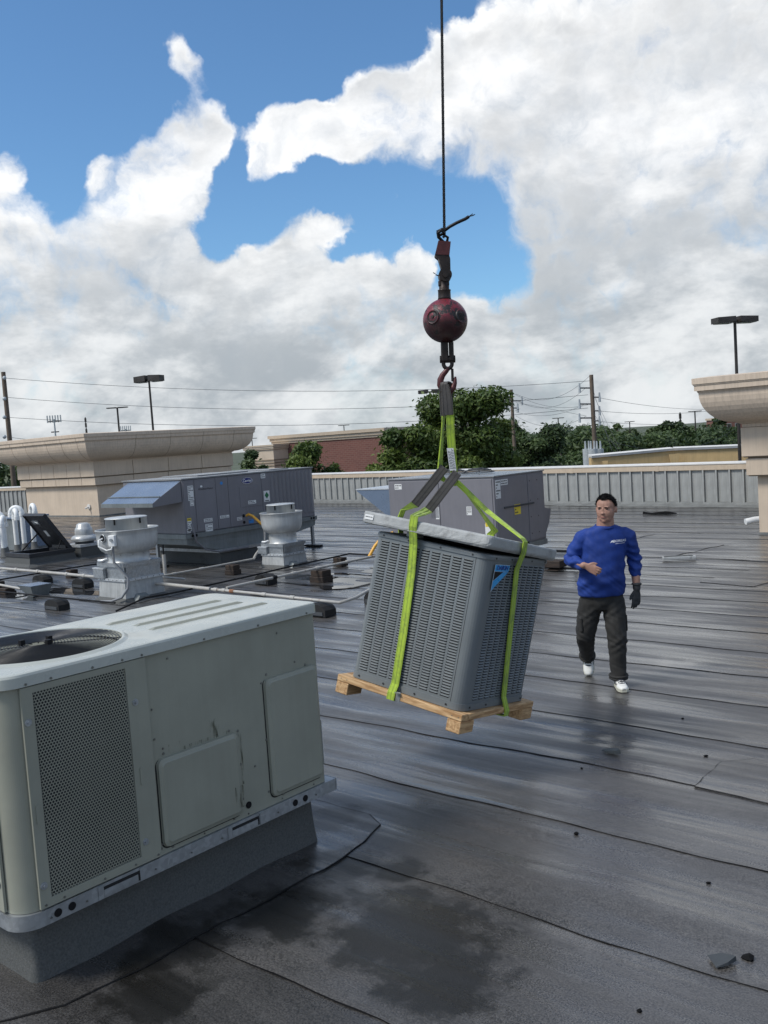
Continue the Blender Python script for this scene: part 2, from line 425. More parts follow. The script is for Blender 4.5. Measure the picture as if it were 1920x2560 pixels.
def mat_brick():
    m, T, b, co = base_mat('brickwork')
    mp = T.new('ShaderNodeMapping'); T.put(mp.inputs[0], co); mp.inputs['Rotation'].default_value = (R(90), 0, 0)
    br = T.new('ShaderNodeTexBrick'); T.put(br.inputs['Vector'], mp.outputs[0])
    br.inputs['Color1'].default_value = (.18, .075, .058, 1); br.inputs['Color2'].default_value = (.145, .06, .047, 1); br.inputs['Mortar'].default_value = (.20, .115, .092, 1)
    br.inputs['Scale'].default_value = 1.0; br.inputs['Brick Width'].default_value = .45; br.inputs['Row Height'].default_value = .17; br.inputs['Mortar Size'].default_value = .02
    T.put(b.inputs['Base Color'], br.outputs[0]); b.inputs['Roughness'].default_value = .9
    return m
def mat_wood(name, c0, c1, sc=(3, 40, 40)):
    m, T, b, co = base_mat(name)
    mp = T.new('ShaderNodeMapping'); T.put(mp.inputs[0], co); mp.inputs['Scale'].default_value = sc
    g = T.noise(mp.outputs[0], 1.0, 5, .6, dist=.6)
    c = T.mix(T.mrange(g, .35, .68), (*c0, 1), (*c1, 1))
    c = T.mix(T.math('MULTIPLY', T.mrange(T.noise(co, 6, 5, .65), .55, .75), .4), c, sc3(c0, .5))
    T.put(b.inputs['Base Color'], c); b.inputs['Roughness'].default_value = .75; add_bump(T, b, g, .4, .003)
    return m
def mat_leaf(name, a, b_):
    m, T, b, co = base_mat(name)
    at = T.new('ShaderNodeAttribute', attribute_name='tone')
    c = T.mix(at.outputs['Fac'], (*a, 1), (*b_, 1))
    T.put(b.inputs['Base Color'], c); b.inputs['Roughness'].default_value = .6
    tr = T.new('ShaderNodeBsdfTranslucent'); T.put(tr.inputs['Color'], c)
    mx = T.new('ShaderNodeMixShader'); mx.inputs[0].default_value = .25
    T.l.new(b.outputs[0], mx.inputs[1]); T.l.new(tr.outputs[0], mx.inputs[2]); T.l.new(mx.outputs[0], T.n['Material Output'].inputs[0])
    return m
def mat_galv(name, col=(.40, .42, .43), rough=.42, metal=.75):
    m, T, b, co = base_mat(name)
    vo = T.new('ShaderNodeTexVoronoi'); T.put(vo.inputs['Vector'], co); vo.inputs['Scale'].default_value = 45
    sp = T.new('ShaderNodeSeparateColor'); T.l.new(vo.outputs['Color'], sp.inputs[0])
    c = T.mix(sp.outputs[0], sc3(col, .85), sc3(col, 1.12))
    c = T.mix(T.math('MULTIPLY', T.mrange(T.noise(co, 3, 6, .65), .5, .72), .45), c, sc3(col, .5))
    T.put(b.inputs['Base Color'], c); b.inputs['Metallic'].default_value = metal
    T.put(b.inputs['Roughness'], T.mrange(T.noise(co, 7, 4, .6), .3, .7, rough-.1, rough+.15))
    return m
mt = {}
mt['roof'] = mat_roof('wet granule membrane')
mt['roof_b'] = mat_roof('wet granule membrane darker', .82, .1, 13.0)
mt['roof_curb'] = M('granule flashing', (.080, .083, .080), .75, var=.22, vs=90, bump=.8, bs=130, bd=.004, dirt=(.03, .028, .024), dirt_amt=.55, dirt_lo=.56)
mt['tar'] = M('bitumen', (.006, .006, .0065), .8, var=.3, bump=.5, bs=60, spec=.15)
mt['deck'] = M('roof edge', (.14, .14, .14), .9)
mt['tan'] = M('tan stucco', (.57, .465, .355), .88, var=.07, vs=1.2, bump=.25, bs=90, streak=.14)
mt['tan_dk'] = M('tan stucco cornice', (.60, .49, .38), .85, var=.06, vs=1.0, bump=.2, bs=90, streak=.26, dirt=(.33, .27, .21), dirt_amt=.4, dirt_lo=.55, dirt_scale=1.5)
mt['tan_joint'] = M('stucco joint', (.25, .195, .14), .9)
mt['coping'] = M('tan coping', (.52, .42, .31), .5, var=.06, streak=.12)
mt['coping_white'] = M('pale coping', (.68, .66, .62), .45, var=.06)
mt['corr'] = M('weathered metal siding', (.33, .335, .32), .55, .15, var=.12, vs=2, streak=.3, dirt=(.42, .42, .40), dirt_amt=.35, dirt_lo=.52, dirt_scale=3)
mt['flash'] = M('base flashing', (.15, .155, .15), .6, var=.2, vs=3, bump=.3, bs=50)
mt['yellow'] = M('ochre stucco', (.55, .39, .19), .85, var=.06, streak=.15)
mt['brick'] = mat_brick()
mt['green_roof'] = M('teal roof', (.10, .20, .21), .5)
mt['bark'] = M('bark', (.07, .055, .042), .9, bump=.6, bs=25)
mt['pole_wood'] = M('weathered pole', (.15, .115, .085), .9, streak=.3)
mt['bronze'] = M('bronze paint', (.040, .034, .029), .45, .2)
mt['lens'] = M('lamp lens', (.28, .29, .28), .25)
mt['grey_tank'] = M('grey enamel', (.42, .45, .46), .4)
mt['wire'] = M('weathered wire', (.05, .055, .06), .6)
mt['leaf_a'] = mat_leaf('leaf mid', (.040, .078, .014), (.185, .245, .045))
mt['leaf_b'] = mat_leaf('leaf dark', (.028, .054, .018), (.098, .145, .042))
mt['leaf_c'] = mat_leaf('leaf olive', (.030, .055, .018), (.095, .135, .040))
mt['ground'] = M('far ground', (.07, .085, .05), .95, var=.4, vs=.03)
mt['asphalt'] = M('asphalt', (.05, .05, .052), .9, var=.2, vs=.5)

# ------------------------------------------------------------------ ground far below and the building's roof
mb = MB(); mb.add([(-3000, -3000, -7.5), (3000, -3000, -7.5), (3000, 3000, -7.5), (-3000, 3000, -7.5)], [(0, 1, 2, 3)])
tag(mb.build('ground', mt['ground']), kind='structure')
mb = MB(); mb.add([(-160, 29.5, -7.49), (40, 29.5, -7.49), (40, 75, -7.49), (-160, 75, -7.49)], [(0, 1, 2, 3)])
tag(mb.build('parking_lot', mt['asphalt']), kind='structure')
mb = MB(); mb.box((-60, -9, -7.4), (14, 28.6, -.06))
roof = tag(mb.build('roof', mt['deck']), kind='structure')
SEAMS = [-7.6+.93*i for i in range(12)] + [3.72, 4.75, 5.68, 6.61, 7.58, 8.43, 9.33, 10.22, 11.06, 11.86, 12.67, 13.55, 14.45, 15.35, 16.25, 17.15, 18.05, 18.95, 19.85, 20.75, 21.65, 22.6, 23.5, 24.4, 25.35, 26.3, 27.3, 28.3]
SEAMS = sorted(s_ for s_ in SEAMS if not (2.75 < s_ < 3.5)); SEAMS = [s_ for s_ in SEAMS if s_ <= 2.7 or s_ >= 3.7]
_nr = np.random.RandomState(3)
_ph = _nr.rand(40, 4)
def wave(x, y):                                     # slow swells of the membrane, mostly running along the sheets
    z = 0.0
    for k in range(14):
        kx = (.25+1.3*_ph[k, 0])*(1 if _ph[k, 3] > .5 else -1); ky = 2.0+9.0*_ph[k, 1]
        z += math.sin(kx*x+ky*y+6.283*_ph[k, 2])*(.0062/(1+.28*ky))
    for k in range(14, 20):
        kx = 2+4*_ph[k, 0]; ky = 2+4*_ph[k, 1]
        z += math.sin(kx*x-ky*y+6.283*_ph[k, 2])*.0007
    return z
def xs_list():
    xs = [-60.0]; 
    while xs[-1] < 14:
        x = xs[-1]; xs.append(x + (.12 if x > -9.5 else .22 if x > -20 else .6))
    return xs
XS = xs_list()
def seam_y(k, x):
    return SEAMS[k] + .016*math.sin(1.1*x+k*2.1) + .010*math.sin(3.7*x+k) + .005*math.sin(11.3*x+k*5)
FINE = 9
for k in range(len(SEAMS)-1):
    far = SEAMS[k] > 15; ny = 4 if far else FINE
    xs = XS[::3] if far else XS
    vs = []; fs = []
    for x in xs:
        ya, yb = seam_y(k, x), seam_y(k+1, x)+.05
        for j in range(ny+1):
            t = j/ny; y = ya+(yb-ya)*t
            lap = .0060*(1-t)
            vs.append((x, y, wave(x, y) - .004 + lap))
    n = ny+1
    for i in range(len(xs)-1):
        for j in range(ny): fs.append((i*n+j, (i+1)*n+j, (i+1)*n+j+1, i*n+j+1))
    b0 = len(vs)                                    # the turned-down front edge
    for i, x in enumerate(xs):
        v = vs[i*n]; vs.append((v[0], v[1]+.0005, v[2]-.012)); vs.append(v)
    for i in range(len(xs)-1): fs.append((b0+2*i, b0+2*i+2, b0+2*i+3, b0+2*i+1))
    mb = MB(); mb.add(vs, fs, True)
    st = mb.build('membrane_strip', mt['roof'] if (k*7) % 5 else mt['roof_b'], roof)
    if k == 0: continue
    vs = []; fs = []; r2 = random.Random(k)          # bitumen bled out along the lap
    for i, x in enumerate(xs):
        y = seam_y(k, x); w = .003+.007*r2.random()**2
        z = wave(x, y)
        vs += [(x, y-w, z-.004+.0040), (x, y-w*.4, z+.0006), (x, y-.0005, z+.0014)]
    for i in range(len(xs)-1):
        for j in range(2): fs.append((i*3+j, (i+1)*3+j, (i+1)*3+j+1, i*3+j+1))
    mb = MB(); mb.add(vs, fs, True); mb.build('seam_bead', mt['tar'], st)
def roof_sheet(poly, lift=.0065, mat='roof', name='roof_patch', edge=True, seed=1, parent=None, step=.09):
    """a membrane patch laid over the strips: polygon (ccw) with a slightly ragged edge"""
    r2 = random.Random(seed); out = []
    n = len(poly)
    for i in range(n):
        a = Vector(poly[i]); b = Vector(poly[(i+1) % n]); m_ = max(2, int((b-a).length/step))
        for j in range(m_):
            p = a.lerp(b, j/m_); out.append((p.x+r2.uniform(-.006, .006), p.y+r2.uniform(-.006, .006)))
    c = Vector((sum(p[0] for p in out)/len(out), sum(p[1] for p in out)/len(out)))
    rings = 7; vs = []; fs = []; m_ = len(out)
    for j in range(rings+1):
        t = 1-j/(rings+.0)*.999
        for p in out:
            x = c.x+(p[0]-c.x)*t; y = c.y+(p[1]-c.y)*t
            vs.append((x, y, wave(x, y)+lift+.003*math.sin(9*x+4*y)*(1-t)))
    for j in range(rings):
        for i in range(m_): fs.append((j*m_+i, j*m_+(i+1) % m_, (j+1)*m_+(i+1) % m_, (j+1)*m_+i))
    b0 = len(vs)
    for i, p in enumerate(out): vs.append((p[0], p[1], wave(*p)-.004)); vs.append(vs[i])
    for i in range(m_): j = (i+1) % m_; fs.append((b0+2*i, b0+2*j, b0+2*j+1, b0+2*i+1))
    mb = MB(); mb.add(vs, fs, True)
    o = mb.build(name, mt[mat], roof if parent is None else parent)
    if edge:
        vs = []; fs = []
        for p in out:
            d = (Vector(p)-c).normalized(); w = .003+.007*r2.random()
            q = Vector(p)+d*w; q2 = Vector(p)-d*.004
            vs += [(q.x, q.y, wave(q.x, q.y)+.0035), (q2.x, q2.y, wave(q2.x, q2.y)+lift+.0006)]
        for i in range(m_):
            j = (i+1) % m_; fs.append((i*2, j*2, j*2+1, i*2+1))
        mb = MB(); mb.add(vs, fs, True); mb.build('seam_bead', mt['tar'], o)
    return o
roof_sheet([(-2.42, 5.66), (-1.2, 5.55), (-1.1, 6.3), (-2.3, 6.36), (-2.45, 6.2)], seed=4)
roof_sheet([(-1.0, 6.62), (-.82, 6.6), (-.95, 7.5), (-1.2, 7.5)], seed=6, lift=.006)
roof_sheet([(-3.1, 9.4), (-2.9, 9.35), (-2.75, 10.15), (-3.0, 10.2)], seed=7, lift=.006)
roof_sheet([(-8.6, 15.6), (-6.9, 15.4), (-6.6, 17.2), (-8.3, 17.4)], seed=8)
roof_sheet([(-6.75, 15.5), (-5.0, 15.3), (-4.6, 17.4), (-6.4, 17.5)], seed=9)
roof_sheet([(-5.4, 13.1), (-4.6, 13.0), (-4.2, 14.6), (-5.1, 14.7)], seed=10, lift=.006)
roof_sheet([(-9.6, 16.6), (-8.9, 16.5), (-8.6, 18.6), (-9.4, 18.7)], seed=11, lift=.006)

mt['water'] = M('rain water', (.02, .021, .023), .03, var=.1, rvar=.01, spec=.5)
def puddle(cx, cy, rx, ry, level, seed):               # level water: the swells of the membrane break its outline
    r2 = random.Random(seed); P = [r2.uniform(0, 6.28) for _ in range(4)]; n = 40; vs = [(cx, cy, level)]
    for i in range(n):
        a = 2*math.pi*i/n; k = 1+.22*math.sin(2*a+P[0])+.16*math.sin(3*a+P[1])+.10*math.sin(7*a+P[2])+.06*math.sin(13*a+P[3]); vs.append((cx+rx*k*math.cos(a), cy+ry*k*math.sin(a), level))
    mb = MB(); mb.add(vs, [(0, 1+i, 1+(i+1) % n) for i in range(n)]); tag(mb.build('puddle', mt['water']), kind='structure')
for q in ((-10.9, 11.7, 1.3, .9, .0028, 1), (-10.4, 12.9, 1.2, .6, .0028, 2), (-16.6, 8.1, 1.4, .5, .0028, 3), (-15.3, 9.0, .8, .3, .0028, 4), (-18.8, 13.9, 1.6, .7, .0028, 8)): puddle(*q)


# ------------------------------------------------------------------ metal parapet behind
def parapet(name, A, B, label, h=1.0, pitch=.385, cap=.15):
    A = Vector((*A, 0)); B = Vector((*B, 0)); L = (B-A).length; d = (B-A).normalized(); nrm = Vector((-d.y, d.x, 0))
    if nrm.dot(-A) < 0: nrm = -nrm                  # towards the camera
    t = thing(name, label, 'parapet', tuple((A+B)*.5))
    fr = lambda s_, o_, z_: A + d*s_ + nrm*o_ + Vector((0, 0, z_))
    mb = MB(); mb.extr([fr(0, -.30, 0), fr(0, -.30, h), fr(0, -.03, h), fr(0, -.03, 0)], d*L); mb.build('core', mt['deck'], t, fix=True)
    n = int(L/pitch); pr = [(0, 0), (pitch*.80, 0), (pitch*.815, .055), (pitch*.93, .055), (pitch*.945, -.02), (pitch*.995, -.02), (pitch*.998, 0)]
    pm = None
    for i in range(n+1):
        s0 = i*pitch
        if pm is None:
            mb = MB(); vs = []
            for (s_, o_) in pr: vs += [fr(s0+s_, o_, .06), fr(s0+s_, o_, h-.01)]
            mb.add(vs, [(2*j, 2*j+2, 2*j+3, 2*j+1) for j in range(len(pr)-1)])
            po = mb.build('metal_panel', mt['corr'], t); pm = po.data
        else:
            po = link('metal_panel', pm, [], t); po.location = d*s0
    mb = MB(); mb.extr([fr(-.02, .06, h-.02), fr(-.02, -.36, h-.02), fr(-.02, -.36, h+cap*.9), fr(-.02, -.30, h+cap), fr(-.02, .06, h+cap-.025)], d*(L+.04))
    co = mb.build('coping', mt['coping'], t, fix=True)
    mb = MB(); mb.extr([fr(-.03, .075, h+cap-.02), fr(-.03, -.37, h+cap+.006), fr(-.03, -.37, h+cap+.03), fr(-.03, .075, h+cap+.008)], d*(L+.06)); mb.build('cap_sheet', mt['coping_white'], co, fix=True)
    for i in range(1, int(L/3.0)):
        mb = MB(); mb.extr([fr(i*3.0, .064, h-.03), fr(i*3.0, -.1, h-.03), fr(i*3.0, -.1, h+cap), fr(i*3.0, .064, h+cap-.02)], d*.11); mb.build('joint_cover', mt['coping'], co, fix=True)
    mb = MB(); mb.extr([fr(0, .05, .10), fr(0, .0, .12), fr(0, .0, 0), fr(0, .38, 0.0), fr(0, .12, .05)], d*L); mb.build('base_flashing', mt['flash'], t, fix=True)
    return t
parapet('parapet', (-2.5, 23.85), (-33.2, 28.4), 'long weathered ribbed metal parapet wall with tan coping behind the worker')
parapet('parapet', (-39.55, 22.45), (-48, 22.2), 'short piece of ribbed metal parapet at the left edge, left of the tan tower', h=1.16, cap=.13)

# ------------------------------------------------------------------ stucco towers with coved cornices
def tower(name, x0, y0, x1, y1, label, zs, ov, joints, loc):
    """zs: base top, lower belt, upper belt, cove bottom, fascia bottom, top"""
    t = thing(name, label, 'tower', loc)
    b0, b1, b2, c0, f0, top = zs
    mb = MB(); mb.box((x0+.0, y0, -.05), (x1, y1, b0+.1)); mb.build('base_wall', mt['tan'], t)
    mb = MB(); mb.box((x0-.02, y0-.02, 0), (x1+.02, y1+.02, .05)); mb.build('base_flashing', mt['flash'], t)
    for (z0, z1, o) in ((b0+.02, b1, .16), (b1+.045, b2, .22)):
        mb = MB(); mb.box((x0-o+.03, y0-o+.03, z0-.02), (x1+o-.03, y1+o-.03, z1+.03)); mb.build('joint_backing', mt['tan_joint'], t)
        # panels, one by one, on the two faces towards the camera
        def run(a, b, fn, step):
            n = max(1, round(abs(b-a)/step)); w = (b-a)/n
            for i in range(n):
                lo, hi = a+w*i+.012, a+w*(i+1)-.012
                fn(lo if i else a, hi if i < n-1 else b)
        def south(lo, hi):
            mb = MB(); mb.box((lo, y0-o, z0), (hi, y0-o+.06, z1), .006); mb.build('stucco_panel', mt['tan'], t)
        def east(lo, hi):
            mb = MB(); mb.box((x1+o-.06, lo, z0), (x1+o, hi, z1), .006); mb.build('stucco_panel', mt['tan'], t)
        run(x0-o, x1+o, south, joints[0])
        run(y0-o+.062, y1+o, east, joints[1])
    # cove
    prof = [(o_, z_) for o_, z_ in ((.10, c0-.06), (.20, c0-.06), (.20, c0), (.26, c0+.03))]
    for i in range(0, 11):
        a = R(90*i/10); prof.append((.28+(ov-.34)*math.sin(a), c0+.05+(f0-.05-c0-.05)*(1-math.cos(a))))
    prof += [(ov-.04, f0-.02), (ov-.04, f0), (ov, f0), (ov, f0+(top-f0)*.42), (ov+.015, f0+(top-f0)*.44), (ov+.015, f0+(top-f0)*.52), (ov+.03, f0+(top-f0)*.54), (ov+.03, top), (ov-.25, top+.03)]
    mb = MB(); vs = []; fs = []
    for (o_, z_) in prof: vs += [(x0-o_, y0-o_, z_), (x1+o_, y0-o_, z_), (x1+o_, y1+o_, z_), (x0-o_, y1+o_, z_)]
    for j in range(len(prof)-1):
        for i in range(4): fs.append((j*4+i, j*4+(i+1) % 4, (j+1)*4+(i+1) % 4, (j+1)*4+i))
    e = (len(prof)-1)*4; fs.append((e, e+1, e+2, e+3))
    mb.add(vs, fs, False); corn = mb.build('cornice', mt['tan_dk'], t)
    def seam_line(fn):
        mb = MB(); mb.tube([fn(o_+.002, z_) for (o_, z_) in prof[4:22]], .006, 5, smooth=False); mb.build('sheet_joint', mt['tan_joint'], corn)
    return t, corn, prof, seam_line
tL, cornL, profL, slL = tower('stucco_tower', -39.75, 21.5, -34.03, 28.4, 'tan stucco tower with wide coved cornice behind the long grey rooftop unit, left side',
      (1.29, 1.62, 2.24, 2.28, 3.12, 3.39), 1.0, (.98, 1.62), (-36.9, 25, 0))
for i in range(1, 6): slL(lambda o_, z_, i=i: (-39.6+i*1.16+(-.5*o_ if i < 3 else .12*o_), 21.5-o_, z_))
for i in range(0, 4): slL(lambda o_, z_, i=i: (-34.03+o_, 22.9+i*1.75, z_))
mb = MB(); mb.cyl((-34.7, 21.49, .42), (-34.7, 21.44, .42), .11, n=14); mb.cyl((-34.7, 21.46, .42), (-34.7, 21.30, .36), .04, n=8); mb.build('hose_bib', mt['coping_white'], tL)
tR, cornR, profR, slR = tower('stucco_tower', -6.50, 18.8, 6.0, 26.5, 'tan stucco tower with coved cornice cut off by the right edge of the picture',
      (1.17, 1.52, 2.13, 2.20, 2.90, 3.14), .86, (1.6, 1.6), (-3, 22, 0))
for i in range(1, 5): slR(lambda o_, z_, i=i: (-6.1+i*1.9, 18.8-o_, z_))
mb = MB(); mb.tube([(-6.45, 18.95, .30), (-6.58, 18.80, .30), (-6.72, 18.66, .27)], .062, 10); mb.build('drain_spout', M('white plastic', (.74, .74, .72), .4), tR)

# ------------------------------------------------------------------ the neighbourhood beyond the roof
GZ = -7.5
def at(px, py, depth):                                # a photograph point at a real distance from the lens
    return Vector((0, 0, CAM_H)) + (_F + _r*((px-960)/2350) + _u*((1280-py)/2350))*depth
def spot(px, depth, z=GZ):                            # the place on the ground seen at column px
    p = at(px, 1100, depth); return Vector((p.x, p.y, z))
def leaf_mesh(name, lobes, n, size, seed):
    rs = np.random.RandomState(seed); L = np.array([l[:6] for l in lobes]); vol = L[:, 3]*L[:, 4]*L[:, 5]; pick = rs.choice(len(L), n, p=vol**.7/(vol**.7).sum())
    d = rs.normal(size=(n, 3)); d /= np.linalg.norm(d, axis=1)[:, None]
    rad = rs.rand(n)**.42*np.where(rs.rand(n) < .16, 1.0+.45*rs.rand(n), 1.0); c = L[pick, :3] + d*rad[:, None]*L[pick, 3:6]
    nrm = d*.55 + rs.normal(size=(n, 3))*.6 + np.array([0, 0, .5]); nrm /= np.linalg.norm(nrm, axis=1)[:, None]
    a = np.cross(nrm, rs.normal(size=(n, 3))); a /= np.linalg.norm(a, axis=1)[:, None]; b = np.cross(nrm, a)
    s_ = size*(.55+.9*rs.rand(n))[:, None]
    dr = np.array([0, 0, -1.0])*s_*.25
    v = np.stack([c-a*s_, c-b*s_*.45+dr*.2, c+a*s_+dr, c+b*s_*.45+dr*.2], 1).reshape(-1, 3)
    me = bpy.data.meshes.new(name); me.vertices.add(4*n); me.vertices.foreach_set('co', v.ravel())
    me.loops.add(4*n); me.loops.foreach_set('vertex_index', np.arange(4*n, dtype=np.int32))
    me.polygons.add(n); me.polygons.foreach_set('loop_start', np.arange(0, 4*n, 4, dtype=np.int32)); me.polygons.foreach_set('loop_total', np.full(n, 4, dtype=np.int32))
    lt = rs.rand(len(L)); tone = np.clip(.10+.60*lt[pick]+.55*(rs.rand(n)-.5), 0, 1)
    at_ = me.attributes.new('tone', 'FLOAT', 'POINT'); at_.data.foreach_set('value', np.repeat(tone, 4).astype(np.float32))
    me.update(); me.validate(); return me
def tree(name, base, h, rx, label, mat, n=6000, leaf=.22, seed=1, crown_lo=.28, lobes=16, group=None, narrow=1.0, cat='tree'):
    r2 = random.Random(seed); t = thing(name, label, cat, tuple(base), group=group)
    b = Vector(base); mb = MB(); tr = h*.018+.06
    mb.tube([b, b+Vector((.02*h, 0, h*.25)), b+Vector((0, .02*h, h*.55)), b+Vector((.01*h, 0, h*.82))], [tr, tr*.85, tr*.55, tr*.18], 9)
    L = []
    for i in range(lobes):
        u = r2.random(); zz = crown_lo + (1-crown_lo)*(.08+.84*u); prof_ = math.sin(math.pi*min(1, max(.04, (zz-crown_lo)/(1-crown_lo)*.60+.30)))**.7
        a = r2.uniform(0, 6.283); rr = rx*prof_*(.25+.70*r2.random()); lr = rx*(.15+.20*r2.random())*narrow
        c = b + Vector((math.cos(a)*rr, math.sin(a)*rr, h*zz)); L.append((c.x, c.y, min(c.z, b.z+h-lr*.7), lr, lr, lr*.72))
        if i % 2 == 0: mb.tube([b+Vector((0, 0, h*(crown_lo*.9+.25*u))), c.lerp(b+Vector((0, 0, h*zz)), .45), c], [tr*.4, tr*.25, tr*.08], 6)
    L.append((b.x, b.y, b.z+h*(crown_lo+.30), rx*.60, rx*.60, h*.25))
    mb.build('trunk', mt['bark'], t)
    me = leaf_mesh('crown', L, n, leaf, seed); me.transform(WM[t.name].inverted()); link('crown', me, mt[mat], t)
    return t
# big tree left of and behind the hook, smaller ones round it
def tree_px(px, top, depth, halfw, *a, **k):
    b = spot(px, depth); tp = at(px, top, depth); return tree(a[0], b, tp.z-GZ, halfw*depth/2350, *a[1:], **k)
tree_px(1165, 972, 52, 178, 'broadleaf_tree', 'tall full green tree directly behind the lifting slings', 'leaf_a', n=70000, leaf=.13, seed=11, lobes=54, crown_lo=.25)
tree_px(1025, 1052, 50, 150, 'broadleaf_tree', 'rounded green tree beside the brick building, lower left shoulder of the tall tree', 'leaf_a', n=42000, leaf=.13, seed=12, lobes=34, crown_lo=.25)
tree_px(775, 1093, 62, 100, 'broadleaf_tree', 'lone bushy green tree in front of the red brick wall', 'leaf_a', n=30000, leaf=.13, seed=13, lobes=26, crown_lo=.3)
tree_px(630, 1112, 66, 72, 'evergreen_tree', 'dark tree between the left tan tower and the brick building', 'leaf_b', n=20000, leaf=.15, seed=14, lobes=14)
tree_px(1330, 1062, 70, 110, 'evergreen_tree', 'dark dense tree under the shorter utility pole', 'leaf_b', n=28000, leaf=.16, seed=15, lobes=18)
tree_px(1425, 1108, 84, 110, 'evergreen_tree', 'dark low tree left of the transformer pole', 'leaf_b', n=24000, leaf=.17, seed=16, lobes=14)
tree_px(1245, 1040, 75, 90, 'evergreen_tree', 'thin topped tree half hidden at the right flank of the tall tree', 'leaf_c', n=20000, leaf=.16, seed=17, lobes=16)
tree_px(8, 1138, 62, 40, 'evergreen_tree', 'dark tree at the far left edge beside the wooden pole', 'leaf_b', n=4000, leaf=.25, seed=18, lobes=12)
tree_px(1400, 1142, 62, 60, 'flowering_shrub', 'low loose shrub in front of the dark trees by the transformer pole', 'leaf_c', n=3000, leaf=.16, seed=19, lobes=10, cat='shrub')
# crowns that stand out of the far wood
FAR = [(1380, 1080, 60), (1452, 1046, 26), (1545, 1052, 44), (1590, 1062, 30), (1630, 1058, 34), (1660, 1044, 38), (1692, 1052, 30), (1785, 1040, 40), (1830, 1066, 34), (1500, 1068, 34), (1725, 1066, 34)]
NAMES = ['broad dark crown left of the pole with the teal roof beside it', 'small pointed tree just left of the transformer pole top of the wood', 'round crown of the far wood just right of the transformer pole', 'narrow crown of the far wood, second right of the transformer pole', 'flat crown in the middle of the far wood', 'tallest round crown on the far wood skyline', 'crown of the far wood left of the dark thin mast', 'high crown of the far wood near the right tower cornice', 'dark crown of the far wood touching the right lamp post', 'low crown hidden behind the transformer pole', 'low crown of the far wood under the dark thin mast']
for i, (px, top, hw) in enumerate(FAR):
    tree_px(px, top, 150, hw*1.25, 'distant_tree', NAMES[i], ['leaf_b', 'leaf_c'][i % 2], n=9000, leaf=.30, seed=40+i, lobes=11, group='trees of the far wood')
L = []; r2 = random.Random(5)
for i in range(170):
    px = r2.uniform(1180, 2150); dp = r2.uniform(112, 150); p = at(px, r2.uniform(1078, 1150), dp); s_ = r2.uniform(1.6, 3.0); L.append((p.x, p.y, p.z-1.2, s_, s_, s_*.8))
for i in range(60):
    px = r2.uniform(-600, 500); dp = r2.uniform(120, 150); p = at(px, r2.uniform(1150, 1190), dp); s_ = r2.uniform(1.6, 3.0); L.append((p.x, p.y, p.z-1.5, s_, s_, s_*.8))
me = leaf_mesh('far_wood', L, 130000, .30, 77); tag(link('far_wood', me, mt['leaf_b']), 'dark green far-off wood filling the skyline on the right', 'wood', kind='stuff')

# brick building with tan cornice
def brick_building():
    p0 = at(680, 1090, 86); p1 = at(958, 1085, 80); d = (p1-p0); d.z = 0; Lw = d.length; d.normalize(); n = Vector((d.y, -d.x, 0))
    if n.dot(p0) > 0: n = -n
    top = p0.z; M3 = Matrix((d, -n, Vector((0, 0, 1)))).transposed()
    t = thing('brick_building', 'red brick store building with stepped tan cornice behind the lone tree', 'building', (p0.x, p0.y, GZ), mat3=M3)
    H = top-GZ
    mb = MB(); mb.box((0, 0, 0), (Lw, 16, H-.75)); mb.build('brick_wall', mt['brick'], t, local=True)
    for i, (z0, z1, o) in enumerate(((H-.75, H-.55, .08), (H-.55, H-.28, .18), (H-.28, H, .30))):
        mb = MB(); mb.box((-o, -o, z0), (Lw+o, 16+o, z1)); mb.build('cornice', mt['coping'], t, local=True)
    mb = MB(); mb.box((-1.5, -2.2, 0), (1.7, -.02, H-1.1)); w = mb.build('entrance_wing', mt['tan'], t, local=True)
    for k in range(3):
        mb = MB(); mb.box((-1.6-.05*k, -2.3-.05*k, H-1.2+.14*k), (1.8+.05*k, -.03, H-1.07+.14*k)); mb.build('wing_cornice', mt['coping'], w, local=True)
        mb = MB(); mb.box((-1.56, -2.26, H-2.2-.25*k), (1.76, -.03, H-2.1-.25*k)); mb.build('band', mt['tan_joint'], w, local=True)
    mb = MB(); mb.box((-1.62, -1.6, H-2.0), (-1.51, -.9, H-1.4)); mb.build('window', mt['bronze'], w, local=True)
brick_building()
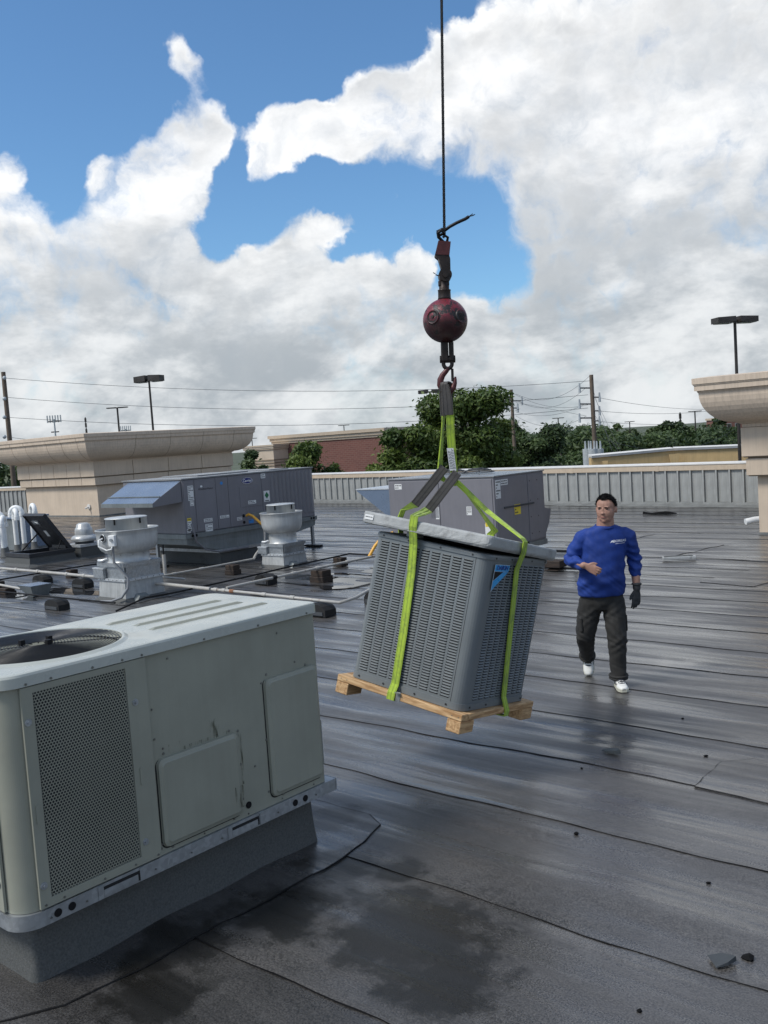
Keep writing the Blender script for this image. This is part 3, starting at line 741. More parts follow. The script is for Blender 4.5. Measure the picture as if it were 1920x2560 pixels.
# neighbour's ochre parapet with white coping
def ochre():
    pts = [at(1478, 1141, 40), at(1685, 1122, 40), at(1960, 1111, 39)]
    t = thing('neighbour_parapet', 'ochre stucco parapet with white coping beyond the metal parapet, right side', 'parapet', (pts[1].x, pts[1].y, 0))
    z1 = pts[0].z
    for i in range(2):
        a, b = pts[i].copy(), pts[i+1].copy(); d = (b-a); dz = d.z; d.z = 0; n = Vector((d.y, -d.x, 0)).normalized()
        if n.dot(a) > 0: n = -n
        q = lambda p, o_, z_: Vector((p.x, p.y, p.z))+n*o_+Vector((0, 0, z_))
        mb = MB(); e = b
        mb.add([q(a, 0, -2.4), q(e, 0, -2.4), q(e, 0, -.02), q(a, 0, -.02), q(a, -.5, -2.4), q(e, -.5, -2.4), q(e, -.5, -.02), q(a, -.5, -.02)], [(0, 1, 2, 3), (7, 6, 5, 4), (3, 2, 6, 7), (0, 3, 7, 4), (1, 5, 6, 2)]); mb.build('wall', mt['yellow'], t, fix=True)
        mb = MB()
        mb.add([q(a, .07, -.07), q(e, .07, -.07), q(e, .10, .03), q(a, .10, .03), q(a, -.6, -.07), q(e, -.6, -.07), q(e, -.6, .07), q(a, -.6, .07)], [(0, 1, 2, 3), (7, 6, 5, 4), (3, 2, 6, 7), (0, 3, 7, 4), (1, 5, 6, 2), (0, 4, 5, 1)]); mb.build('coping', mt['coping_white'], t, fix=True)
    for px in (1505, 1672):
        a = at(px, 1140, 39.85); b = at(px+(14 if px < 1600 else 26), 1139, 39.8); zt = (pts[0].z if px < 1600 else pts[1].z)-.22
        d = (b-a); d.z = 0; n = Vector((d.y, -d.x, 0)).normalized(); n = -n if n.dot(a) > 0 else n
        mb = MB(); mb.add([(a.x, a.y, zt), (b.x, b.y, zt), (b.x-d.x*.25, b.y-d.y*.25, zt-.6), (a.x+d.x*.25, a.y+d.y*.25, zt-.6)]+[(p_.x+n.x*.12, p_.y+n.y*.12, z_) for p_, z_ in ((a, zt), (b, zt), (b-d*.2, zt-.5), (a+d*.2, zt-.5))], [(4, 5, 6, 7), (0, 4, 7, 3), (1, 2, 6, 5), (3, 7, 6, 2), (0, 1, 5, 4)]); mb.build('bracket', mt['yellow'], t, fix=True)
ochre()
def teal():
    p = at(1440, 1090, 240); t = thing('teal_roofed_building', 'distant building with pointed teal roof left of the transformer pole', 'building', (p.x, p.y, GZ), rotz=.5)
    H = p.z-GZ
    mb = MB(); mb.box((-3.6, -3.6, 0), (3.6, 3.6, H-.5)); mb.build('wall', mt['tan'], t, local=True)
    mb = MB(); mb.add([(-4.4, -4.4, H-.6), (4.4, -4.4, H-.6), (4.4, 4.4, H-.6), (-4.4, 4.4, H-.6), (0, -.8, H+1.9), (0, .8, H+1.9)], [(0, 1, 4), (1, 2, 5, 4), (2, 3, 5), (3, 0, 4, 5), (3, 2, 1, 0)]); mb.build('roof', mt['green_roof'], t, local=True)
teal()
def far_brick():
    p = at(1822, 1048, 230); t = thing('distant_brick_building', 'distant brick block with pale trim beside the right tower cornice', 'building', (p.x, p.y, GZ), rotz=HEAD)
    H = p.z-GZ
    mb = MB(); mb.box((-3.4, 0, 0), (3.4, 6, H)); w = mb.build('wall', mt['brick'], t, local=True)
    mb = MB(); mb.box((-3.6, -.2, H), (3.6, 6.2, H+.5)); mb.build('cornice', mt['coping'], t, local=True)
    for x in (-2.0, 0, 2.0):
        mb = MB(); mb.box((x-.55, -.06, H-2.6), (x+.55, .05, H-1.0)); f_ = mb.build('window', mt['lens'], t, local=True)
        mb = MB(); mb.box((x-.42, -.09, H-2.45), (x+.42, -.065, H-1.15)); mb.build('pane', mt['bronze'], f_, local=True)
far_brick()

# ------------------------------------------------------------------ lamp posts
def lamp_post(px, top, depth, label, head=.72, hh=.34, r=.07, turn=0.0, thin=False):
    b = spot(px, depth); tp = at(px, top, depth); H = tp.z-GZ
    t = thing('lamp_post', label, 'lamp post', tuple(b), rotz=HEAD+turn, group='parking lot lamp posts')
    mb = MB(); mb.cyl((0, 0, 0), (0, 0, H), r*1.15, r*.8, 10); mb.build('post', mt['bronze'], t, local=True)
    mb = MB(); mb.box((-.3, -.05, H-.06), (.3, .05, H+.02)); mb.build('arm', mt['bronze'], t, local=True)
    for s_ in (-1, 1):
        x0, x1 = s_*.10, s_*(.10+head)
        mb = MB(); h0 = hh*(.25 if thin else 1)
        mb.add([(x0, -.28, H-h0*.35), (x1, -.26, H-h0*.45), (x1, .26, H-h0*.45), (x0, .28, H-h0*.35), (x0, -.26, H+h0*.62), (x1, -.26, H+h0*.5), (x1, .26, H+h0*.5), (x0, .26, H+h0*.62)], [(3, 2, 1, 0), (4, 5, 6, 7), (0, 1, 5, 4), (1, 2, 6, 5), (2, 3, 7, 6), (3, 0, 4, 7)])
        o = mb.build('lamp_head', mt['bronze'], t, local=True, fix=True)
        mb = MB(); mb.box((min(x0, x1)+.06, -.22, H-h0*.45-.02), (max(x0, x1)-.06, .22, H-h0*.45-.004)); mb.build('lens', mt['lens'], o, local=True)
    return t
lamp_post(385, 948, 52, 'twin headed dark lamp post rising behind the left tan tower', turn=-.35)
lamp_post(300, 1019, 95, 'thin lamp post with flat heads left of the larger twin headed one', head=.95, thin=True, r=.11)
lamp_post(1082, 979, 58, 'lamp post with two flat dark heads half hidden by the gray sling eyes', head=.62, hh=.2)
lamp_post(1848, 802, 36, 'tall bronze twin headed lamp post beside the right tan tower', head=.74, hh=.22, turn=.2)
lamp_post(862, 1063, 150, 'tiny lamp post above the brick building roof', head=.8, thin=True, r=.09)
lamp_post(630, 1096, 165, 'tiny lamp post above the dark tree right of the left tower', head=.8, thin=True, r=.09)
lamp_post(1398, 1045, 130, 'thin lamp post between the two utility poles', head=.7, thin=True, r=.09)
lamp_post(1576, 1054, 140, 'small lamp post right of the transformer pole', head=.6, thin=True, r=.09)
lamp_post(1740, 1028, 120, 'tall thin lamp post over the far wood near the right tower', head=.7, thin=True, r=.1)

# ------------------------------------------------------------------ utility poles, wires, masts
def pole(px, top, depth, label, r=.15, arms=(), name='utility_pole'):
    b = spot(px, depth); tp = at(px, top, depth); b = Vector((tp.x, tp.y, GZ))
    t = thing(name, label, 'utility pole', tuple(b)); H = tp.z-GZ
    mb = MB(); mb.cyl(b, b+Vector((0, 0, H)), r*1.2, r*.85, 10); mb.build('pole', mt['pole_wood'], t)
    for (y_, side) in arms:
        q = at(px, y_, depth); e = q + _r*side*.75
        mb = MB(); mb.tube([(b.x, b.y, q.z), q.lerp(e, .6), e], .05, 6); a = mb.build('bracket', mt['wire'], t)
        mb = MB(); mb.cyl(e+Vector((0, 0, .3)), e-Vector((0, 0, .3)), .06, .09, 8); mb.build('insulator', mt['grey_tank'], a)
    return t
PL = pole(8, 930, 60, 'leaning-looking wooden utility pole at the left edge of the sky', .16)
for y_ in (945, 997, 1043, 1092):
    q = at(11, y_, 59.8); mb = MB(); mb.sphere(q, .13, 8, 6); mb.build('insulator', mt['grey_tank'], PL)
PR = pole(1478, 937, 60, 'tall wooden utility pole carrying grey transformer cans', .15, ((970, -1), (1010, -1), (1045, -1), (993, .7), (1027, .7), (1052, .7)))
PM = pole(1278, 974, 66, 'shorter wooden utility pole above the dark trees', .13, ((1002, 1), (1020, .6)))
for i, dx in enumerate((-14, 0, 15)):
    c = at(1483+dx, 1140, 59.5-.6*(i == 1)); mb = MB(); mb.cyl(c-Vector((0, 0, .6)), c+Vector((0, 0, .45)), .30, n=14); cb = mb.build('transformer_can', mt['grey_tank'], PR)
    for s_ in (-.12, .12):
        mb = MB(); mb.cyl(c+Vector((s_, 0, .45)), c+Vector((s_, 0, .95)), .07, .05, 8); mb.build('bushing', mt['grey_tank'], cb)
def wire(pts, label, sag=0.0, r=.013):
    a, b = Vector(pts[0]), Vector(pts[-1]); P = []
    for i in range(17):
        t_ = i/16; p = a.lerp(b, t_); p.z -= sag*4*t_*(1-t_); P.append(p)
    mb = MB(); mb.tube(P, r, 5); tag(mb.build('power_line', mt['wire']), label, 'power line', 'overhead power lines')
wire([at(10, 945, 60), at(1476, 952, 60)], 'topmost overhead power line crossing behind the crane rope', .75)
wire([at(12, 993, 60), at(1470, 987, 60)], 'second overhead power line from the top left of the sky', .85)
wire([at(14, 1043, 60), at(1470, 1020, 60)], 'third overhead power line passing above the left tan tower', .80)
wire([at(14, 1092, 60), at(500, 1125, 62)], 'lowest power line leaving the left wooden pole', .2)
for i, (a, b, s_) in enumerate((((1290, 985), (1476, 938), .9), ((1290, 1000), (1466, 968), .9), ((1290, 1006), (1466, 1040), .0), ((1284, 984), (1470, 1012), .5), ((1290, 1030), (1466, 1008), .5), ((1290, 1040), (1466, 1040), .7))):
    wire([at(*a, 66), at(*b, 60)], ['sagging line from the shorter utility pole to the very top of the transformer pole', 'line from the shorter utility pole to the first left bracket', 'straight line descending to the third left bracket', 'line between the pole tops crossing the others', 'line rising to the second left bracket', 'lowest sagging line between the two utility poles'][i], s_, .010)
for i, (a, b) in enumerate((((1480, 965), (1530, 1128)), ((1482, 985), (1552, 1128)), ((1482, 1030), (1545, 1128)))):
    wire([at(*a, 60), at(*b, 56)], ['steepest guy wire right of the transformer pole', 'outermost guy wire right of the transformer pole', 'lower guy wire right of the transformer pole'][i], 0, .009)
for i, (a, b) in enumerate((((1490, 993), (1900, 1012)), ((1490, 1027), (1900, 1002)), ((1490, 1053), (1900, 1030)), ((1490, 1092), (1840, 1070)))):
    wire([at(*a, 60), at(*b, 90)], ['upper line running right from the transformer pole', 'middle line running right from the transformer pole', 'lower line running right from the transformer pole', 'slack cable drooping in front of the far wood'][i], [.6, .6, .6, 1.4][i], .012)
def mast(px, top, depth, label, panels=True, r=.22):
    tp = at(px, top, depth); b = Vector((tp.x, tp.y, GZ)); t = thing('antenna_mast', label, 'mast', tuple(b)); H = tp.z-GZ
    mb = MB(); mb.cyl(b, b+Vector((0, 0, H)), r, r*.6, 8); mb.build('pole', mt['grey_tank'] if panels else mt['bronze'], t)
    if panels:
        for k in range(4):
            z = b.z+H-.4-k*(1.9 if k else 0); w = (1.1 if k == 0 else .7); mb = MB(); mb.M = frame((b.x, b.y, z), _R0, (0, 0, 1)); mb.box((-w, -.1, -.1), (w, .1, .1)); mb.build('platform', mt['bronze'], t)
        for i in range(6):
            mb = MB(); mb.M = frame((b.x, b.y, b.z+H-.1), _R0, (0, 0, 1)); x = -1.2+i*.48; mb.box((x-.09, -.5, -.1), (x+.09, .8, .1)); mb.build('antenna_panel', mt['grey_tank'], t)
    else:
        for z in (.6, 1.6, 2.8):
            mb = MB(); mb.M = frame((b.x, b.y, b.z+H-z), _R0, (0, 0, 1)); mb.box((-.16, -.4, -.16), (.16, .4, .16)); mb.build('equipment_box', mt['bronze'], t)
mast(135, 1048, 170, 'cell tower with antenna platform left of the lamp posts')
mast(213, 1043, 190, 'slim mast between the cell tower and the thin lamp post', False, .16)
mast(314, 1072, 230, 'tiny second cell tower beside the thin lamp post', True)
mast(1700, 1031, 150, 'dark thin mast standing in the far wood', False, .2)

# ------------------------------------------------------------------ materials for equipment
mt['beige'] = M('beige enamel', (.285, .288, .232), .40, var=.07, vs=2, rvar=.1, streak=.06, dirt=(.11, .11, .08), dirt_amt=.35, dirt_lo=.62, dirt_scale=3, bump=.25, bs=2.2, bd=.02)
mt['beige_lit'] = M('wet beige enamel with top light', (.44, .455, .41), .24, var=.06, vs=2.5, rvar=.14, dirt=(.24, .24, .20), dirt_amt=.4, dirt_lo=.56, dirt_scale=4)  # same paint as the sides, made paler for the light falling on top
mt['dark_gap'] = M('dark gap', (.010, .010, .010), .8)
mt['coil'] = M('coil fins', (.035, .036, .035), .5, .3, var=.35, vs=5)
mt['galv'] = mat_galv('galvanised steel')
mt['galv_lt'] = mat_galv('bright galvanised steel', (.55, .57, .58), .4, .35)
mt['alum'] = M('spun aluminium', (.50, .51, .50), .38, .25, var=.12, vs=2.5, rvar=.08, streak=.18)
mt['alum_matte'] = M('weathered aluminium', (.42, .43, .42), .5, .15, var=.15, vs=4, streak=.30, dirt=(.2, .2, .19), dirt_amt=.5, dirt_lo=.55)
mt['screw'] = M('screw', (.22, .22, .2), .35, .8)
mt['screw_dk'] = M('dark screw', (.02, .02, .02), .5)
mt['black'] = M('black plastic', (.010, .010, .011), .6, spec=.2)
mt['guard'] = M('fan guard wire', (.012, .012, .013), .4, spec=.5)
mt['rubber'] = M('black rubber', (.010, .010, .010), .75, bump=.3, bs=40)
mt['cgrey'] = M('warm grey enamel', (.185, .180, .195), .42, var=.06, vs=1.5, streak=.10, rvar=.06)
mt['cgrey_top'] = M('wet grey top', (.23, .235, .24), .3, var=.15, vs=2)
mt['hood'] = M('hood steel tinted by sky', (.16, .21, .29), .3, .25, var=.08, vs=2)  # blue of the reflected sky mixed into the hood's base colour
mt['adapter'] = M('adapter curb steel', (.205, .225, .225), .5, .35, var=.15, vs=2, streak=.25)
mt['white'] = M('white label', (.72, .72, .70), .5, var=.04)
mt['white_pvc'] = M('white pvc', (.82, .82, .79), .5, var=.05, dirt=(.45, .44, .40), dirt_amt=.4)
mt['print'] = M('label print', (.05, .05, .05), .6)
mt['yellow_lbl'] = M('yellow label', (.72, .55, .04), .5)
mt['green_lbl'] = M('green print', (.01, .16, .06), .5)
mt['red_lbl'] = M('red print', (.35, .05, .05), .5)
mt['blue_logo'] = M('blue badge', (.006, .012, .16), .25)
mt['blue_prt'] = M('blue print', (.03, .22, .55), .4)
mt['pipe_white'] = M('chipped white pipe', (.40, .385, .35), .5, var=.12, vs=9, dirt=(.16, .09, .05), dirt_amt=.8, dirt_lo=.55, dirt_scale=9, bump=.2, bs=40)
mt['pipe_rust'] = M('rusty fitting', (.26, .12, .06), .8, var=.4, vs=15)
mt['yellow_hose'] = M('yellow gas hose', (.70, .36, .04), .45)
mt['hatch_dk'] = M('charcoal hatch paint', (.028, .029, .032), .5, var=.15)
mt['wood_dark'] = mat_wood('wet dark timber', (.020, .013, .009), (.045, .028, .018), (6, 6, 30))
mt['wood_old'] = mat_wood('old timber block', (.018, .012, .009), (.042, .027, .018), (6, 30, 30))
def screws(parent, pts, nrm, r=.006, mat='screw', h=.004, name='screw'):
    for p in pts:
        mb = MB(); p = Vector(p); mb.cyl(p, p+Vector(nrm)*h, r, r*.8, 8); mb.build(name, mt[mat], parent)
def label_plate(parent, c, ux, uy, w, h, rows=3, mat='white', name='label_sticker', bars=True, seed=0):
    """a printed sticker: plate plus rows of dark print, standing 2 mm proud"""
    c = Vector(c); m = frame(c, ux, uy); r2 = random.Random(seed+int(w*1e4))
    mb = MB(); mb.M = m; mb.box((-w/2, -h/2, 0), (w/2, h/2, .002)); o = mb.build(name, mt[mat], parent)
    mb = MB(); mb.M = m
    for i in range(rows):
        y = h/2-(i+.7)*h/(rows+.4); x = -w*.42
        while x < w*.36:
            l = r2.uniform(.08, .25)*w; mb.box((x, y-h/(rows+.4)*.22, .0025), (min(x+l, w*.42), y+h/(rows+.4)*.22, .0032)); x += l+.05*w
            if r2.random() < .15: break
    if rows: mb.build('print', mt['print'], o)
    return o

# ------------------------------------------------------------------ foreground packaged unit
def beige_unit():
    t = thing('rooftop_unit', 'large beige packaged air conditioner in the foreground with perforated grille and round fan on top', 'air conditioner', (-4.36, 2.84, 0))
    x0, x1, y0, y1, zb, zt = -4.80, -3.88, 1.885, 3.80, .365, 1.395
    out = rrect(x0, y0, x1, y1, [.11, .015, .06, .11], 20)
    mb = MB(); mb.prism(out, zb, zt, False)
    for i, f in enumerate(mb.f): mb.sm[i] = False
    body = mb.build('cabinet', mt['beige'], t)
    # ---- cover with the fan opening
    fc = Vector((-4.345, 2.335)); fr_ = .405
    oc = rrect(x0-.022, y0-.022, x1+.022, y1+.022, [.125, .05, .08, .125], 18)
    def ray_out(a):
        dx, dy = math.cos(a), math.sin(a); best = None
        for i in range(len(oc)):
            p, q = oc[i], oc[(i+1) % len(oc)]; ex, ey = q[0]-p[0], q[1]-p[1]; den = dx*ey-dy*ex
            if abs(den) < 1e-12: continue
            tt = ((p[0]-fc.x)*ey-(p[1]-fc.y)*ex)/den; uu = ((p[0]-fc.x)*dy-(p[1]-fc.y)*dx)/den
            if tt > 0 and -1e-6 <= uu <= 1+1e-6 and (best is None or tt < best): best = tt
        return best
    angs = sorted(set([2*math.pi*i/96 for i in range(96)] + [math.atan2(p[1]-fc.y, p[0]-fc.x) % (2*math.pi) for p in oc]))
    z1, z2 = 1.375, 1.435
    lev = []
    for a in angs:
        tt = ray_out(a); d = Vector((math.cos(a), math.sin(a))); o_ = fc+d*tt; ins = fc+d*(tt-.022)
        lev.append([(o_.x, o_.y, z1), (o_.x, o_.y, z2-.014), ((fc+d*(tt-.006)).x, (fc+d*(tt-.006)).y, z2-.004), (ins.x, ins.y, z2), (fc.x+d.x*(fr_+.03), fc.y+d.y*(fr_+.03), z2+.001), (fc.x+d.x*(fr_+.012), fc.y+d.y*(fr_+.012), z2+.012), (fc.x+d.x*fr_, fc.y+d.y*fr_, z2+.010), (fc.x+d.x*(fr_-.004), fc.y+d.y*(fr_-.004), z2-.03)])
    vs = [v for l in lev for v in l]; k = 8; n = len(lev)
    mb = MB(); mb.add(vs, [(i*k+j, ((i+1) % n)*k+j, ((i+1) % n)*k+j+1, i*k+j+1) for i in range(n) for j in range(k-1)], False)
    cov = mb.build('top_cover', mt['beige_lit'], t)
    for xr, ya, yb in ((-4.50, 2.83, 3.62), (-4.315, 2.88, 3.63), (-4.135, 2.85, 3.665)):
        mb = MB(); w = .019; zz = z2+.001
        mb.add([(xr-w, ya, zz), (xr+w, ya, zz), (xr+w, yb, zz), (xr-w, yb, zz), (xr-w*.35, ya+.03, zz+.009), (xr+w*.35, ya+.03, zz+.009), (xr+w*.35, yb-.03, zz+.009), (xr-w*.35, yb-.03, zz+.009)], [(4, 5, 6, 7), (0, 1, 5, 4), (1, 2, 6, 5), (2, 3, 7, 6), (3, 0, 4, 7)])
        mb.build('stiffening_rib', mt['beige'], cov)
    # ---- fan
    mb = MB(); mb.lathe([(fr_, z2-.02), (fr_, 1.10), (fr_*.4, 1.08), (.001, 1.08)], (fc.x, fc.y, 0), 48); mb.build('fan_shroud', mt['black'], t)
    mb = MB(); g = z2+.004
    for i in range(24):
        rr = .05+.0155*i; zz = g - .02*(1-(rr/fr_)**2)*-1*.6
        mb.tube([(fc.x+rr*math.cos(2*math.pi*j/56), fc.y+rr*math.sin(2*math.pi*j/56), zz) for j in range(56)], .0024, 5, closed=True)
    for i in range(8):
        a = 2*math.pi*i/8+.2; mb.tube([(fc.x+.04*math.cos(a), fc.y+.04*math.sin(a), g+.012-.004), (fc.x+.41*math.cos(a), fc.y+.41*math.sin(a), g-.004)], .003, 5)
    mb.build('fan_guard', mt['guard'], t)
    mb = MB(); mb.cyl((fc.x, fc.y, 1.25), (fc.x, fc.y, 1.41), .075, n=20); mo = mb.build('fan_motor', mt['black'], t)
    for i in range(4):
        a = 2*math.pi*i/4+.5; c_, s_ = math.cos(a), math.sin(a); vs = []
        for j in range(6):
            rr = .07+.055*j; w = .06+.022*j
            for e, z_ in ((-1, 1.23), (1, 1.30)): vs.append((fc.x+c_*rr-s_*w*e*.8, fc.y+s_*rr+c_*w*e*.8, z_+.01*j*e))
        mb = MB(); mb.add(vs, [(2*j, 2*j+1, 2*j+3, 2*j+2) for j in range(5)], True); mb.build('fan_blade', mt['coil'], mo)
    for dx, dy in ((-.06, -.05), (.07, .02), (-.02, .075)):
        mb = MB(); mb.box((fc.x+dx-.012, fc.y+dy-.012, g), (fc.x+dx+.012, fc.y+dy+.012, g+.035)); mb.build('motor_clip', mt['black'], mo)
    # ---- perforated grille on the long side, and on the short side
    def perf(fn, u0, u1, v0, v1, pu=.0150):
        vs = []; fs = []; rv = pu*math.sqrt(3)/2; nv = int((v1-v0)/rv); nu = int((u1-u0)/pu)
        ho = pu/math.sqrt(3); hi = .0061
        for j in range(nv):
            for i in range(nu - (j % 2)):
                cu = u0+pu*(i+.5+.5*(j % 2)); cv = v0+rv*(j+.5); b = len(vs)
                for rad in (ho, hi):
                    for k_ in range(6):
                        a = R(30+60*k_); vs.append(fn(cu+rad*math.cos(a), cv+rad*math.sin(a)))
                for k_ in range(6): fs.append((b+k_, b+(k_+1) % 6, b+6+(k_+1) % 6, b+6+k_))
        return vs, fs
    px_ = x1+.016
    mb = MB(); mb.box((x1-.02, 2.02, .405), (x1+.006, 2.515, 1.35)); mb.build('condenser_coil', mt['coil'], t)
    vs, fs = perf(lambda u, v: (px_, u, v), 2.028, 2.510, .408, 1.346); mb = MB(); mb.add(vs, fs); gp = mb.build('perforated_grille', mt['beige'], t); tag(gp, kind='stuff')
    mb = MB()                                        # its plain border
    ya, yb, za, zb2 = 1.975, 2.62, .372, 1.37
    for (a0, a1, b0, b1) in ((ya, 2.030, za, zb2), (2.505, yb, za, zb2), (2.030, 2.505, za, .411), (2.030, 2.505, 1.340, zb2)): mb.box((px_-.012, a0, b0), (px_+.001, a1, b1))
    bo = mb.build('grille_border', mt['beige'], t)
    for y_ in (2.002, 2.545):
        mb = MB(); z_ = .80; mb.M = frame((px_+.0015, y_, z_), (0, 1, 0), (0, 0, 1)); mb.prism(rrect(-.009, -.045, .009, .045, .009, 4), 0, .004); mb.build('handle_slot', mt['beige'], bo)
    for y_, z_ in ((1.998, .475), (1.998, 1.215), (2.535, .475), (2.545, 1.165)):
        mb = MB(); mb.cyl((px_+.001, y_, z_), (px_+.005, y_, z_), .017, .016, 14); mb.cyl((px_+.005, y_, z_), (px_+.012, y_, z_), .006, n=8); mb.build('captive_fastener', mt['galv'], bo)
    mb = MB(); mb.box((-4.70, y0-.006, .41), (-4.02, y0+.02, 1.35)); mb.build('condenser_coil', mt['coil'], t)
    vs, fs = perf(lambda u, v: (u, y0-.016, v), -4.70, -4.03, .41, 1.346); mb = MB(); mb.add(vs, [f[::-1] for f in fs]); gp = mb.build('perforated_grille', mt['beige'], t); tag(gp, kind='stuff')
    mb = MB()
    for (a0, a1, b0, b1) in ((-4.75, -4.695, .372, 1.37), (-4.035, -3.985, .372, 1.37), (-4.695, -4.035, .372, .412), (-4.695, -4.035, 1.342, 1.37)): mb.box((a0, y0-.017, b0), (a1, y0-.004, b1))
    bo = mb.build('grille_border', mt['beige'], t)
    for z_ in (.5, 1.2):
        mb = MB(); mb.cyl((-4.01, y0-.017, z_), (-4.01, y0-.024, z_), .014, n=12); mb.build('captive_fastener', mt['galv'], bo)
    mb = MB(); mb.M = frame((-4.012, y0-.018, .83), (1, 0, 0), (0, 0, 1)); mb.prism(rrect(-.008, -.045, .008, .045, .008, 4), 0, .004); mb.build('handle_slot', mt['beige'], bo)
    # ---- access doors
    def door(y_a, y_b, z_a, z_b, name='access_door'):
        m = frame((x1, 0, 0), (0, 1, 0), (0, 0, 1))
        mb = MB(); mb.M = m; mb.prism(rrect(y_a-.004, z_a-.004, y_b+.004, z_b+.004, .036, 5), .0, .004); d_ = mb.build(name, mt['beige'], t)
        o1 = rrect(y_a, z_a, y_b, z_b, .034, 6); o2 = rrect(y_a+.016, z_a+.016, y_b-.016, z_b-.016, .026, 6); o3 = rrect(y_a+.022, z_a+.022, y_b-.022, z_b-.022, .022, 6); n_ = len(o1)
        vs = [(p[0], p[1], .004) for p in o1]+[(p[0], p[1], .017) for p in o1]+[(p[0], p[1], .022) for p in o2]+[(p[0], p[1], .027) for p in o3]
        fs = [(l*n_+i, l*n_+(i+1) % n_, (l+1)*n_+(i+1) % n_, (l+1)*n_+i) for l in range(3) for i in range(n_)]+[tuple(range(3*n_, 4*n_))]
        mb = MB(); mb.M = m; mb.add(vs, fs); mb.build('door_skin', mt['beige'], d_)
        mb = MB(); mb.M = m; mb.prism(rrect(y_a-.010, z_a-.012, y_b+.007, z_b+.002, .040, 5), .0, .0018); mb.build('gasket_gap', mt['dark_gap'], d_)
        return d_
    d1 = door(2.645, 3.155, .400, .845); d2 = door(3.375, 3.775, .412, 1.075)
    screws(d1, [(x1+.001, y_, z_) for y_, z_ in ((2.69, .865), (3.11, .862), (3.17, .845), (3.172, .66), (3.168, .47), (3.10, .385), (2.70, .385), (2.63, .40))], (1, 0, 0), .0075)
    screws(d2, [(x1+.001, y_, z_) for y_, z_ in ((3.40, 1.098), (3.36, 1.06), (3.365, .74), (3.70, 1.085), (3.46, .400), (3.355, .45))], (1, 0, 0), .0075)
    screws(t, [(x1+.023, y_, 1.385) for y_ in (2.0, 2.12, 2.33, 2.49, 2.60, 2.98, 3.35, 3.72)], (1, 0, 0), .0065)
    screws(t, [(x1+.001, y_, z_) for y_, z_ in ((2.645, 1.10), (2.645, .95), (2.69, .89), (3.50, 1.31), (3.62, 1.12), (2.76, 1.33), (3.27, .62), (2.64, .42))], (1, 0, 0), .006)
    screws(t, [(px_+.001, y_, .385) for y_ in (2.0, 2.09, 2.30, 2.47, 2.60)], (1, 0, 0), .006)
    screws(t, [(x1+.001, y_, .378) for y_ in (2.9, 3.2, 3.45, 3.7)], (1, 0, 0), .005)
    mb = MB(); mb.cyl((x1, 3.205, .425), (x1+.004, 3.205, .425), .019, n=16); mb.cyl((x1+.004, 3.205, .425), (x1+.005, 3.205, .425), .015, n=16); mb.build('knockout_plug', mt['black'], t)
    mb = MB(); mb.box((x1, 2.626, .37), (x1+.0025, 2.629, 1.37)); mb.build('panel_joint', mt['dark_gap'], t)
    mb = MB(); mb.box((x1+.012, 2.50, 1.372), (x1+.02, 2.512, 1.40)); mb.build('drip_slot', mt['dark_gap'], t)
    label_plate(t, (-3.93, y1+.003, .60), (-1, 0, 0), (0, 0, 1), .09, .26, 9, name='rating_plate')
    # algae runs above the lower door
    ma = M('algae stain', (.075, .070, .028), .8, var=.4, vs=40)
    m_, T_, b_, co_ = base_mat('algae run')
    T_.put(b_.inputs['Base Color'], (.06, .058, .022, 1)); mpn = T_.new('ShaderNodeMapping'); T_.put(mpn.inputs[0], co_); mpn.inputs['Scale'].default_value = (1, 75, 9)
    T_.put(b_.inputs['Alpha'], T_.math('MULTIPLY', T_.mrange(T_.noise(mpn.outputs[0], 1.0, 4, .6), .5, .72), .75)); b_.inputs['Roughness'].default_value = .8
    for y_a, y_b, z_a, z_b in ((2.985, 3.055, .852, .955), (2.80, 3.13, .848, .868), (3.158, 3.19, .55, .83), (3.10, 3.16, .44, .56), (2.70, 2.80, .85, .90)):
        mb = MB(); o_ = .0285 if z_a < .5 else .0022; mb.add([(x1+o_, y_a, z_a), (x1+o_, y_b, z_a), (x1+o_, y_b, z_b), (x1+o_, y_a, z_b)], [(0, 1, 2, 3)]); mb.build('stain', m_, t)
    # ---- galvanised base rail with fork pockets
    ro = rrect(x0-.008, y0-.018, x1+.012, y1+.075, [.12, .01, .05, .12], 16); n_ = len(ro)
    mb = MB(); ri = rrect(x0+.06, y0+.06, x1-.05, y1, [.1, .01, .05, .1], 16)
    vs = [(p[0], p[1], z_) for z_ in (.292, .362) for p in ro]; mb.add(vs, [(i, (i+1) % n_, n_+(i+1) % n_, n_+i) for i in range(n_)])
    mb.add([(p[0], p[1], .362) for p in ro]+[(p[0], p[1], .366) for p in ri], [(i, (i+1) % n_, n_+(i+1) % n_, n_+i) for i in range(n_)])
    mb.add([(p[0], p[1], .292) for p in ro]+[(p[0], p[1], .294) for p in ri], [(i, n_+i, n_+(i+1) % n_, (i+1) % n_) for i in range(n_)])
    rail = mb.build('base_rail', mt['galv'], t)
    xr = x1+.013
    for y_a, y_b in ((2.28, 2.49), (3.06, 3.26)):
        mb = MB(); mb.box((xr-.002, y_a, .300), (xr+.001, y_b, .348)); mb.build('fork_pocket', mt['dark_gap'], rail)
        mb = MB(); mb.box((xr+.001, y_a+.01, .300), (xr+.003, y_b-.012, .333)); mb.build('pocket_flange', mt['galv'], rail)
    for y_ in (2.055, 2.125, 3.535, 3.615):
        mb = MB(); mb.cyl((xr-.001, y_, .326), (xr+.0015, y_, .326), .019, n=18); mb.build('lifting_hole', mt['black'], rail)
    for y_ in (2.27, 2.50, 3.05, 3.275):
        mb = MB(); mb.box((xr, y_-.01, .295), (xr+.004, y_+.018, .36)); mb.build('rail_clip', mt['galv'], rail)
